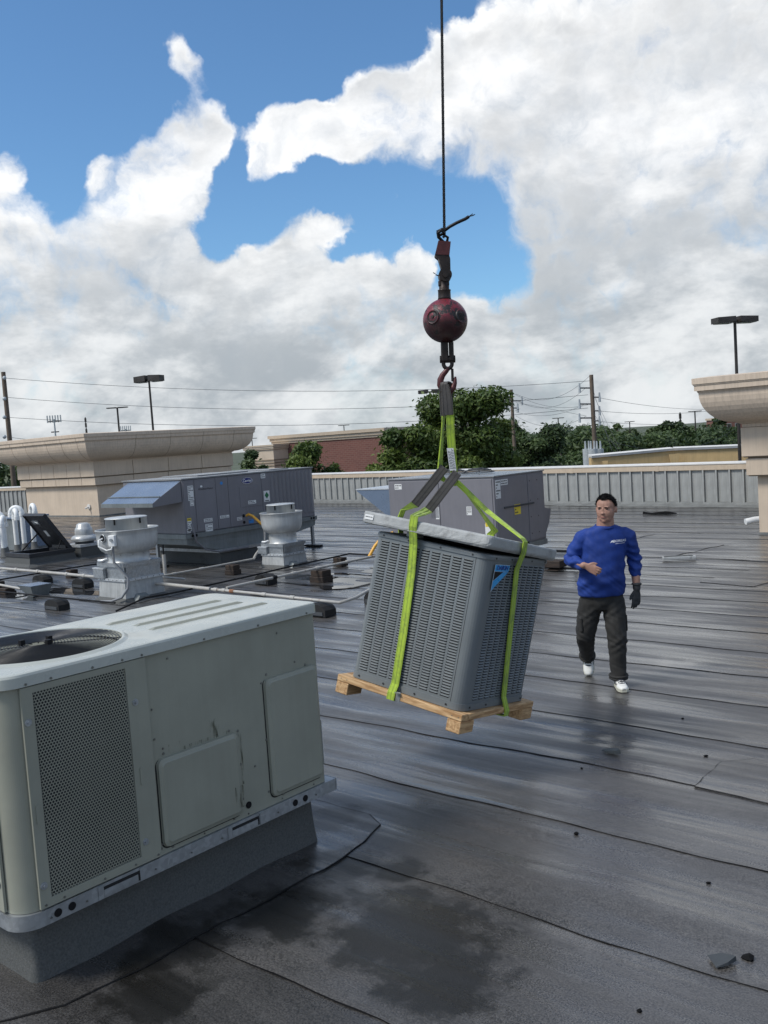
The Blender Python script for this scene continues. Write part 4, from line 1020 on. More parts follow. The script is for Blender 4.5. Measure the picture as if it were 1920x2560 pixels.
    screws(rail, [(xr+.001, y_, .318) for y_ in (2.02, 2.2, 2.58, 2.8, 3.0, 3.4, 3.7)], (1, 0, 0), .005)
    mb = MB(); mb.extr([(x0-.008, y1+.074, .292), (x1+.014, y1+.074, .292), (x1+.014, y1+.074, .364), (x0-.008, y1+.074, .364)], (0, .004, 0)); mb.build('rail_end', mt['galv_lt'], rail, fix=True)
    # ---- flashed curb
    cx0, cx1, cy0, cy1 = -4.74, -3.965, 1.975, 3.76
    prof = [(.0, .30), (.004, .20), (.009, .10), (.016, .04), (.024, -.03)]
    vs = []; fs = []; N = 40
    def ring(o_, z_):
        rr = rrect(cx0-o_, cy0-o_, cx1+o_, cy1+o_, [.03+o_*.25]*4, 4); out_ = []
        n__ = len(rr)
        for i in range(n__):
            a, b = Vector(rr[i]), Vector(rr[(i+1) % n__])
            m__ = max(1, int((b-a).length/.08)) if (b-a).length > .3 else 1
            m__ = 20 if (b-a).length > .3 else 1
            for j in range(m__):
                p = a.lerp(b, j/m__); out_.append((p.x, p.y, z_+(wave(p.x, p.y) if z_ < .06 else 0)))
        return out_
    rings = [ring(o_, z_) for o_, z_ in prof]; n_ = len(rings[0]); vs = [v for r_ in rings for v in r_]
    mb = MB(); mb.add(vs, [((j+1)*n_+i, (j+1)*n_+(i+1) % n_, j*n_+(i+1) % n_, j*n_+i) for j in range(len(prof)-1) for i in range(n_)], True); mb.build('flashed_curb', mt['roof_curb'], t)
    return t
beige_unit()
roof_sheet([(-5.4, 1.42), (-3.95, 1.50), (-3.70, 1.95), (-3.655, 2.7), (-3.64, 3.5), (-3.70, 3.9), (-3.78, 4.13), (-3.95, 4.22), (-5.4, 4.2)], seed=21, lift=.0068, mat='roof_b')

# ------------------------------------------------------------------ large grey unit on adapter curb (left)
def grey_unit_left():
    x1, x0, y0, y1, zb, zt = -15.40, -17.45, 11.66, 15.36, .72, 1.82
    t = thing('rooftop_unit', 'long dark grey rooftop unit with blue-grey intake hood and oval blue badge', 'air conditioner', (-16.4, 13.5, 0))
    mb = MB(); mb.box((x0, y0, zb), (x1, y1, zt), .01); mb.build('cabinet', mt['cgrey'], t)
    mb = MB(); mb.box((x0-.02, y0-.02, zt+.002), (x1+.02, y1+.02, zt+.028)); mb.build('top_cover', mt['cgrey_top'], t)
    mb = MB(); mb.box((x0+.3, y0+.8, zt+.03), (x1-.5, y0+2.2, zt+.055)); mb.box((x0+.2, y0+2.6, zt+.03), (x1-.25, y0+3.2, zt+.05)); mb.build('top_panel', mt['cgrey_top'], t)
    # panel joints and doors
    yj = [11.95, 12.50, 12.83, 13.77, 14.03]
    edges = [y0+.01]+yj
    for i in range(len(edges)-1):
        a, b = edges[i]+.006, edges[i+1]-.006
        mb = MB(); mb.box((x1-.002, a, zb+.02), (x1+.012, b, zt-.02), .005); mb.build('door_panel' if i in (1, 3) else 'side_panel', mt['cgrey'], t)
    mb = MB(); mb.box((x1+.0125, 13.13, 1.12), (x1+.020, 13.76, 1.56), .004); mb.build('control_cover', mt['cgrey'], t)
    # louvred condenser end: ribs
    k = 0; y = 14.06
    while y < y1-.03:
        mb = MB(); mb.extr([(x1-.001, y, zb+.10), (x1+.026, y+.035, zb+.10), (x1-.001, y+.105, zb+.10)], (0, 0, zt-zb-.14)); mb.build('condenser_rib', mt['cgrey'], t, fix=True); y += .118
    # base rail
    mb = MB(); mb.box((x0-.03, y0-.03, zb-.095), (x1+.03, y1+.03, zb-.002)); rail = mb.build('base_rail', mt['adapter'], t)
    for y_ in (11.80, 11.90, 15.20, 15.28):
        mb = MB(); mb.cyl((x1+.03, y_, zb-.045), (x1+.034, y_, zb-.045), .03, n=14); mb.build('lifting_hole', mt['black'], rail)
    # intake hood on the short end facing left
    hy = y0-.01; s = thing  # noqa
    xa, xb = -17.22, -15.44
    P = [(0, 1.80), (-.52, 1.52), (-.70, 1.415), (-.70, 1.34), (0, 1.38)]
    mb = MB(); poly = [(xa, hy+p[0], p[1]) for p in P]; mb.extr(poly, (xb-xa, 0, 0)); hd = mb.build('intake_hood', mt['hood'], t, fix=True)
    mb = MB(); mb.box((xa-.012, hy-.535, 1.522), (xb+.012, hy-.515, 1.540)); mb.build('hood_seam', mt['adapter'], hd)
    mb = MB(); mb.extr([(xa-.01, hy-.71, 1.335), (xb+.01, hy-.71, 1.335), (xb+.01, hy-.71, 1.415), (xa-.01, hy-.71, 1.415)], (0, .008, 0)); mb.build('hood_lip', mt['adapter'], hd, fix=True)
    mb = MB(); mb.extr([(xb+.002, hy+p[0]*1.0, p[1]) for p in P], (.010, 0, 0)); mb.build('hood_cheek', mt['cgrey'], hd, fix=True)
    # adapter curb: flares down to the roof curb
    zA, zB, zC = zb-.096, .30, .0
    a = [(x0, y0), (x1, y0), (x1, y1), (x0, y1)]; b = [(x0-.9, 12.35), (x1+.02, 12.35), (x1+.02, 14.2), (x0-.9, 14.2)]
    mid = .50
    vs = [(p[0], p[1], zA) for p in a]+[(p[0], p[1], mid+.0) for p in [(x0, y0+.02), (x1-.01, y0+.02), (x1-.01, y1-.02), (x0, y1-.02)]]+[(p[0], p[1], zB) for p in [(x0+.1, 12.47), (x1+.0, 12.47), (x1+.0, 14.1), (x0+.1, 14.1)]]
    fs = [(l*4+i, (l+1)*4+i, (l+1)*4+(i+1) % 4, l*4+(i+1) % 4) for l in range(2) for i in range(4)]
    mb = MB(); mb.add(vs, fs); mb.build('adapter_curb', mt['adapter'], t, fix=True)
    mb = MB(); mb.box((x0-.0, 12.42, .24), (x1+.06, 14.15, .305)); mb.build('curb_cap', mt['galv'], t)
    mb = MB(); mb.box((x0-.0, 12.47, -.01), (x1+.03, 14.10, .24)); mb.build('roof_curb', mt['roof_curb'], t)
    for (lx, ly) in ((x1-.05, 15.28), (x0+.15, 15.28), (x0+.35, 11.75), (x1-1.1, 11.74)):
        mb = MB(); mb.box((lx-.03, ly-.03, .05), (lx+.03, ly+.03, zb-.10)); lg = mb.build('support_leg', mt['galv'], t)
        mb = MB(); mb.box((lx-.24, ly-.07, .012), (lx+.24, ly+.07, .05)); mb.build('foot', mt['rubber'], lg)
    # badge, stickers
    X = x1+.021
    mb = MB(); c_ = (13.36, 1.68); m = frame((x1+.0135, 0, 0), (0, 1, 0), (0, 0, 1)); mb.M = m
    mb.prism([(c_[0]+.155*math.cos(2*math.pi*i/32), c_[1]+.066*math.sin(2*math.pi*i/32)) for i in range(32)], 0, .010); bd = mb.build('badge', mt['blue_logo'], t)
    mb = MB(); mb.M = m; o_ = [(c_[0]+.155*math.cos(2*math.pi*i/32), c_[1]+.066*math.sin(2*math.pi*i/32), .0105) for i in range(32)]; i_ = [(c_[0]+.147*math.cos(2*math.pi*i/32), c_[1]+.059*math.sin(2*math.pi*i/32), .0105) for i in range(32)]
    mb.add(o_+i_, [(i, (i+1) % 32, 32+(i+1) % 32, 32+i) for i in range(32)]); mb.build('badge_rim', mt['white'], bd)
    text_mesh('lettering', 'Carrier', .085, mt['white'], bd, frame((x1+.025, c_[0], c_[1]), (0, 1, 0), (0, 0, 1)), True, .25)
    for (y_, z_, w, h, r_, mt_) in ((11.85, 1.54, .14, .30, 8, 'white'), (11.86, 1.33, .09, .10, 3, 'white'), (11.76, .88, .10, .20, 5, 'white'), (11.76, 1.01, .10, .06, 1, 'yellow_lbl'), (12.24, .95, .22, .07, 2, 'white'), (12.25, .79, .19, .16, 5, 'white'), (12.68, .975, .24, .06, 2, 'white'), (13.46, 1.21, .22, .075, 2, 'white'), (13.08, .89, .14, .07, 2, 'white'), (13.40, .80, .14, .08, 2, 'blue_prt'), (13.83, 1.75, .13, .10, 2, 'white'), (11.66, .78, .09, .08, 2, 'white')):
        xx = x1+.0125 if y_ > 11.7 else x1+.0125
        yy = max(y_, 11.73); label_plate(t, (xx+(.008 if 13.13 < yy < 13.76 and z_ > 1.12 else 0), yy, z_), (0, 1, 0), (0, 0, 1), w, h, r_, mt_, seed=int(y_*100))
    o = label_plate(t, (x1+.0125, 13.90, 1.30), (0, 1, 0), (0, 0, 1), .17, .24, 0)
    mb = MB(); mb.M = frame((x1+.015, 13.90, 1.32), (0, 1, 0), (0, 0, 1)); mb.prism([(-.062, 0), (0, -.075), (.062, 0), (0, .075)], 0, .001); mb.build('diamond', mt['green_lbl'], o)
    mb = MB(); mb.M = frame((x1+.015, 13.90, 1.205), (0, 1, 0), (0, 0, 1)); mb.box((-.06, -.012, 0), (.06, .006, .001)); mb.build('print', mt['print'], o)
    mb = MB(); mb.M = frame((x1+.0125, 12.66, 1.68), (0, 1, 0), (0, 0, 1)); mb.prism([(.035*math.cos(2*math.pi*i/16), .035*math.sin(2*math.pi*i/16)) for i in range(16)], 0, .002); mb.build('round_sticker', mt['blue_prt'], t)
    text_mesh('lettering', 'WeatherMaker', .062, mt['print'], t, frame((x1+.0135, 12.24, 1.60), (0, 1, 0), (0, 0, 1)), False, 0)
    mb = MB(); mb.M = frame((x1+.0125, 12.13, 1.655), (0, 1, 0), (0, 0, 1)); mb.prism([(.03*math.cos(2*math.pi*i/12), .022*math.sin(2*math.pi*i/12)) for i in range(12)], 0, .002); mb.build('cloud_mark', mt['white'], t)
    for z_ in (.94, .80):
        mb = MB(); mb.cyl((x1+.012, 13.20, z_), (x1+.016, 13.20, z_), .035, n=14); mb.build('pipe_opening', mt['black'], t)
    mb = MB(); mb.box((x1+.0125, 13.42, .90), (x1+.03, 13.85, .985)); mb.build('disconnect_hood', mt['adapter'], t)
    mb = MB(); mb.box((x1+.0125, 13.66, .72), (x1+.10, 13.83, .92), .006); mb.build('junction_box', mt['white_pvc'], t)
    mb = MB(); mb.tube([(x1+.02, 11.80, .92), (x1+.07, 11.80, .80), (x1+.06, 11.86, .55), (x1+.03, 12.10, .36), (x1+.08, 12.42, .27), (x1+.09, 13.2, .27)], .018, 7); mb.build('conduit', mt['cgrey'], t)
    return t
grey_unit_left()

# ------------------------------------------------------------------ grey unit behind the load
def grey_unit_back():
    x0, x1, y0, y1, zb, zt = -11.43, -9.06, 13.38, 15.0, .35, 1.595
    t = thing('rooftop_unit', 'dull grey rooftop unit standing behind the hanging condenser, yellow sticker near its right end', 'air conditioner', (-10.2, 14.2, 0))
    mb = MB(); mb.box((x0, y0, zb), (x1, y1, zt), .008); mb.build('cabinet', mt['cgrey'], t)
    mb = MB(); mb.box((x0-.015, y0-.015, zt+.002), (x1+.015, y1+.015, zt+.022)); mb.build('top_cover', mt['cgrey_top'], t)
    for a, b in ((x0+.02, -10.25), (-10.235, -9.10)):
        mb = MB(); mb.box((a, y0-.012, zb+.03), (b, y0+.001, zt-.03), .004); mb.build('side_panel', mt['cgrey'], t)
    for a, b in ((y0+.02, 14.42), (14.435, y1-.02)):
        mb = MB(); mb.box((x1-.001, a, zb+.03), (x1+.012, b, zt-.03), .004); mb.build('side_panel', mt['cgrey'], t)
    mb = MB(); mb.box((x1+.0125, y0+.25, 1.03), (x1+.03, y1-.4, 1.06)); mb.build('handrail_strip', mt['wire'], t)
    for i in range(14):
        mb = MB(); mb.box((-10.45, y0-.018, .90+i*.021), (-10.27, y0-.0125, .912+i*.021)); mb.build('louvre', mt['cgrey'], t)
    mb = MB(); mb.extr([(x0, y0+.05, 1.42), (x0-.85, y0+.05, 1.42), (x0-.85, y0+.05, 1.40), (x0, y0+.05, .85)], (0, 1.3, 0)); hd = mb.build('intake_hood', mt['hood'], t, fix=True)
    mb = MB(); mb.box((x0-.87, y0+.04, 1.421), (x0, y0+1.36, 1.44)); mb.build('hood_edge', mt['galv_lt'], hd)
    mb = MB(); mb.extr([(x1-.1, y1, .93), (x1-.1, y1+.38, .86), (x1-.1, y1+.30, .62), (x1-.1, y1+.02, .22), (x1-.1, y1, .22)], (-1.9, 0, 0)); mb.build('relief_hood', mt['cgrey'], t, fix=True)
    mb = MB(); mb.box((x0+.02, y0+.03, zb-.10), (x1+.01, y1+.02, zb-.002)); mb.build('base_rail', mt['adapter'], t)
    mb = MB(); mb.box((x0+.15, y0+.12, -.01), (x1-.12, y1-.1, zb-.10)); mb.build('roof_curb', mt['roof_curb'], t)
    mb = MB(); mb.tube([(x1+.03, y0+.6, .40), (x1+.06, y0+.62, .30), (x1+.07, y0+.9, .29), (x1+.02, y0+.95, .36)], .022, 7); mb.build('gas_stub', mt['black'], t)
    # fan guard domes on top
    for cx, cy in ((-10.55, 14.2), (-9.95, 14.2)):
        mb = MB()
        for rr in (.10, .17, .24, .30): mb.tube([(cx+rr*math.cos(2*math.pi*j/28), cy+rr*math.sin(2*math.pi*j/28), zt+.03+.10*math.sqrt(max(0, 1-(rr/.31)**2))) for j in range(28)], .008, 5, closed=True)
        for j in range(6):
            a = math.pi*j/3; mb.tube([(cx+r_*math.cos(a), cy+r_*math.sin(a), zt+.03+.10*math.sqrt(max(0, 1-(r_/.31)**2))) for r_ in (0, .1, .2, .27, .305)], .007, 5)
        mb.build('fan_guard', mt['wire'], t)
    S = (0, -1, 0)
    for (x_, z_, w, h, r_, m_) in ((-11.18, 1.47, .17, .10, 2, 'white'), (-10.30, .98, .08, .22, 0, 'white'), (-9.60, 1.02, .11, .15, 4, 'white')):
        label_plate(t, (x_, y0-.0125, z_), (1, 0, 0), (0, 0, 1), w, h, r_, m_, seed=3)
    label_plate(t, (-9.20, y0-.0125, .66), (1, 0, 0), (0, 0, 1), .16, .26, 0); label_plate(t, (-9.235, y0-.015, .78), (1, 0, 0), (0, 0, 1), .07, .07, 0, 'yellow_lbl')
    label_plate(t, (x1+.0125, 13.48, 1.38), (0, 1, 0), (0, 0, 1), .15, .32, 6); label_plate(t, (x1+.0125, 13.68, 1.49), (0, 1, 0), (0, 0, 1), .22, .10, 2)
    label_plate(t, (x1+.0125, 14.06, .98), (0, 1, 0), (0, 0, 1), .20, .18, 3, 'yellow_lbl')
    for y_ in (14.5, 14.75):
        for z_ in (.5, .8, 1.1, 1.45): screws(t, [(x1+.012, y_, z_)], (1, 0, 0), .012, 'screw_dk')
    return t
grey_unit_back()

# ------------------------------------------------------------------ upblast exhaust fans
def exhaust_fan(cx, cy, sc, zc, label, conduit_side=1):
    t = thing('exhaust_fan', label, 'exhaust fan', (cx, cy, 0), group='spun aluminium exhaust fans')
    hb = .37*sc; k = sc
    # flashed curb, metal cap
    def frustum(b0, b1, z0, z1, name, mat, par=t):
        mb = MB(); vs = [(cx-b0, cy-b0, z0), (cx+b0, cy-b0, z0), (cx+b0, cy+b0, z0), (cx-b0, cy+b0, z0), (cx-b1, cy-b1, z1), (cx+b1, cy-b1, z1), (cx+b1, cy+b1, z1), (cx-b1, cy+b1, z1)]
        mb.add(vs, [(0, 1, 5, 4), (1, 2, 6, 5), (2, 3, 7, 6), (3, 0, 4, 7), (4, 5, 6, 7), (3, 2, 1, 0)]); return mb.build(name, mt[mat], par)
    zl = zc['ledge']; zk = zc['cap']
    frustum(hb*1.22, hb*1.04, -.005, .06, 'cant_flashing', 'roof_curb')
    frustum(hb*1.04, hb*.99, .06, zl-.02, 'curb_wall', 'alum_matte')
    st = frustum(hb*1.05, hb*1.05, zl-.02, zl+.015, 'termination_bar', 'galv_lt')
    screws(st, [(cx+hb*1.05, cy+hb*(-.8+.32*i), zl) for i in range(6)]+[], (1, 0, 0), .010)
    screws(st, [(cx+hb*(-.8+.32*i), cy-hb*1.05, zl) for i in range(6)]+[], (0, -1, 0), .010)
    bx = frustum(hb*.95, hb*.95, zl+.015, zk-.06, 'extension_box', 'galv')
    frustum(hb*1.03, hb*1.03, zk-.06, zk, 'curb_cap', 'galv')
    # hinge and grease box on the camera-left side
    mb = MB(); mb.box((cx-hb*1.25, cy-hb*1.12, zl+.02), (cx-hb*.45, cy-hb*.97, zl+.17*k)); gb = mb.build('grease_box', mt['galv'], t)
    mb = MB(); mb.box((cx-hb*1.28, cy-hb*1.14, zl+.17*k), (cx-hb*.42, cy-hb*.96, zl+.19*k)); mb.build('lid', mt['galv_lt'], gb)
    mb = MB(); mb.tube([(cx-hb*.9, cy-hb*1.0, zk+.03), (cx-hb*.6, cy-hb*1.0, zk+.03), (cx-hb*.5, cy-hb*.8, zk+.05)], .03*k, 8); mb.build('drain_spout', mt['galv_lt'], t)
    mb = MB(); mb.extr([(cx+hb*1.0, cy-hb*.9, zk-.05), (cx+hb*1.0, cy-hb*.5, zk-.15), (cx+hb*1.0, cy-hb*.9, zk-.15)], (.012, 0, 0)); mb.build('hinge_bracket', mt['galv'], t, fix=True)
    # windband, bowl, motor cover
    rb = .507*k; rn = .335*k; rc = .341*k
    zn, zbw, zr, zt = zk, zc['bowl'], zc['rim'], zc['top']
    mb = MB(); mb.lathe([(rn*1.08, zn), (rn*1.0, zn+.02), (rn, zbw+.01), (rn*1.06, zbw+.03)], (cx, cy, 0), 40); nk = mb.build('neck', mt['alum'], t)
    screws(nk, [(cx+rn*1.0*math.cos(a), cy+rn*1.0*math.sin(a), (zn+zbw)/2+.05) for a in (-2.2, -1.6, -1.0, -.4, .2)], (0, 0, 1), .012, h=.01)
    H = zr-zbw
    prof = [(rn*1.0, zbw+.015)]
    for i in range(0, 9):
        a = R(90*i/8); prof.append((rn*1.0+(rb*.97-rn)*math.sin(a)**.85, zbw+.012+(H*.52)*(1-math.cos(a))))
    prof += [(rb*.985, zbw+H*.75), (rb, zr-.012), (rb*1.018, zr-.006), (rb*1.018, zr+.006), (rb*.985, zr+.006), (rb*.965, zr-.03), (rb*.94, zbw+H*.55), (rb*.7, zbw+H*.3), (rb*.5, zbw+H*.25)]
    mb = MB(); mb.lathe(prof, (cx, cy, 0), 56); bw = mb.build('spun_bowl', mt['alum'], t)
    mb = MB(); mb.lathe([(rc, zbw+H*.25), (rc, zt-.012), (rc*1.02, zt-.010), (rc*1.02, zt+.004), (rc*.97, zt+.010), (rc*.5, zt+.020), (.001, zt+.022)], (cx, cy, 0), 48); mc = mb.build('motor_cover', mt['alum'], t)
    for a in (-2.35, -1.15, .1, 1.6):
        ca, sa = math.cos(a), math.sin(a); mb = MB(); mb.M = frame((cx+rc*1.0*ca, cy+rc*1.0*sa, zt-.05), (-sa, ca, 0), (0, 0, 1)); mb.box((-.012, -.045, .002), (.012, .045, .014)); mb.build('latch', mt['black'], mc)
    a = -1.05 if conduit_side > 0 else -2.6
    ca, sa = math.cos(a), math.sin(a)
    if conduit_side > 0:
        q = Vector((cx+rb*.98*math.cos(a-.42), cy+rb*.98*math.sin(a-.42), zbw+H*.72))
        d_ = Vector((math.cos(a-.42), math.sin(a-.42), 0))
        mb = MB(); mb.cyl(q-d_*.01, q+d_*.012, .062*k, n=18); hb_ = mb.build('conduit_hole', mt['black'], t)
        mb = MB(); mb.tube([q+d_*.012+Vector((.062*k*math.cos(2*math.pi*j/18)*-d_.y, .062*k*math.cos(2*math.pi*j/18)*d_.x, .062*k*math.sin(2*math.pi*j/18))) for j in range(18)], .010*k, 6, closed=True); mb.build('grommet', mt['galv'], hb_)
        q2 = Vector((cx+rb*1.02*ca, cy+rb*1.02*sa, zbw+H*.62)); d2 = Vector((ca, sa, 0))
        mb = MB(); mb.M = frame(q2, (-sa, ca, 0), (0, 0, 1)); mb.box((-.055*k, -.09*k, -.02), (.055*k, .09*k, .06), .008); jb = mb.build('switch_box', mt['white_pvc'], t)
        mb = MB(); mb.cyl(q2+d2*.06+Vector((0, 0, .02)), q2+d2*.08+Vector((0, 0, .02)), .025*k, n=10); mb.build('toggle', mt['galv'], jb)
        mb = MB(); mb.tube([q+d_*.0, q+d_*.09-Vector((0, 0, .02)), q+d_*.10-Vector((0, 0, .12)), q.lerp(q2, .5)+d2*.08-Vector((0, 0, .17)), q2+d2*.07-Vector((0, 0, .13)), q2+d2*.04-Vector((0, 0, .08))], .014*k, 7); mb.build('flexible_conduit', mt['white_pvc'], t)
        e = Vector((cx+hb*1.10, cy-hb*1.05, 0))
        mb = MB(); mb.tube([q2+d2*.03-Vector((0, 0, .08)), q2+d2*.03-Vector((0, 0, .35)), e+Vector((.02, .05, zl+.05)), e+Vector((.03, .02, zl-.12)), e+Vector((-.02, -.07, .10)), e+Vector((-.22, -.14, .035)), e+Vector((-.45, -.20, .03))], .021*k, 8); mb.build('conduit_drop', mt['cgrey_top'], t)
    # the patch of flashing at the foot
    mb = MB(); mb.extr([(cx+hb*1.05, cy-hb*.7, .02), (cx+hb*1.05, cy-hb*.1, .02), (cx+hb*1.05, cy+hb*.0, .11), (cx+hb*1.05, cy-hb*.5, .12)], (.10, 0, -.04)); mb.build('gusset', mt['adapter'], t, fix=True)
    return t
fan1 = exhaust_fan(-13.50, 9.02, 1.0, dict(ledge=.355, cap=.63, bowl=.775, rim=1.165, top=1.35), 'nearer spun aluminium exhaust fan with a switch box on its bowl', 1)
fan2 = exhaust_fan(-13.66, 12.68, .82, dict(ledge=.26, cap=.475, bowl=.67, rim=1.07, top=1.225), 'farther spun aluminium exhaust fan in front of the long grey unit', -1)
for s_ in ((-13.5, 9.02, .62), (-13.66, 12.68, .54)):
    x_, y_, w_ = s_; roof_sheet([(x_-w_, y_-w_), (x_+w_, y_-w_), (x_+w_, y_+w_), (x_-w_, y_+w_)], seed=int(y_*10), lift=.0065)

# ------------------------------------------------------------------ roof hatch, small vent, pvc goosenecks
def hatch():
    t = thing('roof_hatch', 'open roof hatch with its dark lid standing up beside the white pipes', 'roof hatch', (-20.6, 11.5, 0))
    x0, x1, y0, y1 = -21.3, -20.25, 10.9, 12.0
    mb = MB(); vs = []
    for z_, o_ in ((-.005, .16), (.05, .05), (.20, .02)): vs += [(x0-o_, y0-o_, z_), (x1+o_, y0-o_, z_), (x1+o_, y1+o_, z_), (x0-o_, y1+o_, z_)]
    mb.add(vs, [(l*4+i, l*4+(i+1) % 4, (l+1)*4+(i+1) % 4, (l+1)*4+i) for l in range(2) for i in range(4)]); mb.build('flashed_curb', mt['roof_curb'], t)
    mb = MB()
    for (a0, a1, b0, b1) in ((x0-.04, x1+.04, y0-.04, y0+.06), (x0-.04, x1+.04, y1-.06, y1+.04), (x0-.04, x0+.06, y0+.06, y1-.06), (x1-.06, x1+.04, y0+.06, y1-.06)): mb.box((a0, b0, .20), (a1, b1, .285))
    mb.build('hatch_frame', mt['hatch_dk'], t)
    mb = MB(); mb.box((x0+.06, y0+.06, .02), (x1-.06, y1-.06, .03)); mb.build('opening', mt['dark_gap'], t)
    # lid hinged on the far edge (+Y), leaning back toward -X
    a = R(62); lid = MB(); ux = Vector((-.12, .0, 0)); 
    hx0, hx1 = x0+.0, x1+.0
    # lid plane: edge along X direction at y1, rising up and back
    up = Vector((0, -.577, .816)); sd_ = Vector((1, 0, 0)); o_ = Vector(((x0+x1)/2, y1, .28))
    m = frame(o_, sd_, up)
    mb = MB(); mb.M = m; mb.box((-.45, 0, 0), (.45, 1.05, .035), .004); ld = mb.build('lid', mt['hatch_dk'], t)
    mb = MB(); mb.M = m
    for (a0, a1, b0, b1) in ((-.47, -.44, -.01, 1.07), (.44, .47, -.01, 1.07), (-.44, .44, 1.04, 1.07), (-.44, .44, -.01, .02)): mb.box((a0, b0, -.03), (a1, b1, .06))
    mb.build('lid_flange', mt['hatch_dk'], ld)
    mb = MB(); mb.M = m; mb.tube([(-.2, .86, .04), (-.05, .88, .08), (.08, .82, .08), (-.02, .74, .06)], .014, 6); mb.box((-.25, .80, .035), (.02, .90, .06)); mb.build('latch_handle', mt['galv'], ld)
    lb = MB(); lb.M = m; lb.box((-.10, .40, .0355), (.02, .58, .038)); lb.build('label_sticker', mt['white'], ld)
    lb = MB(); lb.M = m; lb.box((-.10, .40, -.003), (.02, .58, -.0005)); lb.build('label_sticker', mt['white'], ld)
    mb = MB(); mb.tube([m @ Vector((-.43, .50, .05)), (x0+.07, y0+.35, .30)], .018, 7); mb.tube([m @ Vector((.40, .30, .05)), (x1-.07, y0+.75, .30)], .014, 7); mb.build('gas_strut', mt['black'], t)
    mb = MB(); mb.box((x1-.75, y1-.10, .28), (x1-.15, y1-.04, .36)); mb.build('hinge', mt['hatch_dk'], t)
hatch()
def small_vent():
    cx, cy = -20.45, 12.45
    t = thing('roof_vent', 'small silver domed vent fan on a square curb beside the open hatch', 'roof vent', (cx, cy, 0))
    mb = MB(); vs = []; 
    for z_, h in ((-.005, .40), (.04, .32), (.28, .31)): vs += [(cx-h, cy-h, z_), (cx+h, cy-h, z_), (cx+h, cy+h, z_), (cx-h, cy+h, z_)]
    mb.add(vs, [(l*4+i, l*4+(i+1) % 4, (l+1)*4+(i+1) % 4, (l+1)*4+i) for l in range(2) for i in range(4)]+[(8, 9, 10, 11)]); mb.build('flashed_curb', mt['roof_curb'], t)
    mb = MB(); mb.box((cx-.33, cy-.33, .28), (cx+.33, cy+.33, .34)); mb.build('curb_cap', mt['galv_lt'], t)
    mb = MB(); mb.lathe([(.22, .34), (.22, .41)], (cx, cy, 0), 24); mb.build('throat', mt['wire'], t)
    mb = MB(); mb.lathe([(.28, .40), (.315, .42), (.315, .47), (.28, .52), (.20, .55)], (cx, cy, 0), 32); mb.build('shroud', mt['alum'], t)
    mb = MB(); mb.lathe([(.21, .54), (.215, .66), (.19, .72), (.17, .74), (.16, .80), (.10, .835), (.001, .84)], (cx, cy, 0), 28); mb.build('motor_dome', mt['alum'], t)
small_vent()
def gooseneck(x, y, h, ang, label):
    t = thing('vent_pipe', label, 'vent pipe', (x, y, 0), group='white gooseneck pipes')
    d = Vector((math.cos(ang), math.sin(ang), 0)); rr = .15; P = [Vector((x, y, -.01)), Vector((x, y, h))]
    for i in range(1, 11):
        a = math.pi*i/10; P.append(Vector((x, y, h))+d*(rr*(1-math.cos(a)))+Vector((0, 0, rr*math.sin(a))))
    P.append(P[-1]-Vector((0, 0, .10)))
    mb = MB(); mb.tube(P, .062, 12); mb.build('pipe', mt['white_pvc'], t)
    mb = MB(); mb.cyl((x, y, h-.09), (x, y, h+.01), .072, n=12); mb.cyl(P[-1]+Vector((0, 0, .09)), P[-1]-Vector((0, 0, .005)), .072, n=12); mb.build('coupling', mt['white_pvc'], t)
    mb = MB(); mb.lathe([(.20, .0), (.10, .03), (.075, .22), (.066, .23)], (x, y, 0), 16); mb.build('pipe_boot', mt['roof_curb'], t)
for i, (x, y, h, a) in enumerate(((-23.55, 12.02, .98, -2.2), (-23.75, 12.45, 1.0, -.3), (-23.85, 12.72, 1.06, -2.4), (-23.95, 13.05, 1.08, -.2), (-23.55, 11.55, .82, -.6), (-23.3, 11.85, .86, 2.4))):
    gooseneck(x, y, h, a, ['white gooseneck vent pipe, second from the left of the row', 'white gooseneck vent pipe, fourth from the left of the row', 'white gooseneck vent pipe behind the fourth of the row', 'white gooseneck vent pipe nearest the open hatch', 'low white gooseneck vent pipe at the left edge of the picture', 'short white gooseneck vent pipe just behind the leftmost one'][i])
mb = MB(); mb.box((-25.2, 12.75, 0), (-24.3, 13.7, .88), .02)
t = thing('equipment_cabinet', 'small blue-grey metal cabinet behind the white gooseneck pipes', 'cabinet', (-24.7, 13.2, 0)); mb.build('cabinet_body', mt['adapter'], t)
mb = MB(); mb.box((-25.24, 12.71, .88), (-24.26, 13.74, .92)); mb.build('lid', mt['hood'], t)
mb = MB(); mb.box((-24.3, 12.85, .06), (-24.285, 13.6, .82)); mb.build('door', mt['hood'], t)

# ------------------------------------------------------------------ pipes, conduits and their blocks
def pipe(pts, r, mat, label, cat='pipe', name='gas_pipe', fits=()):
    t = thing(name, label, cat, tuple(pts[0]))
    mb = MB(); mb.tube(pts, r, 9); mb.build('run', mt[mat], t)
    P = [Vector(p) for p in pts]
    for i, f_, m_ in fits:
        a, b = P[i], P[i+1]; c = a.lerp(b, f_); d = (b-a).normalized(); mb = MB(); mb.cyl(c-d*.045, c+d*.045, r*1.35, n=10); mb.build('coupling', mt[m_], t)
    return t
pipe([(-19.6, 9.48, .22), (-16.7, 9.42, .22), (-14.9, 9.36, .22), (-11.6, 9.16, .22)], .029, 'pipe_white', 'chipped white gas pipe passing behind the nearer exhaust fan', fits=((0, .25, 'pipe_white'), (0, .5, 'pipe_white'), (0, .8, 'pipe_white'), (1, .3, 'pipe_white'), (1, .65, 'pipe_white'), (1, .95, 'pipe_white')))
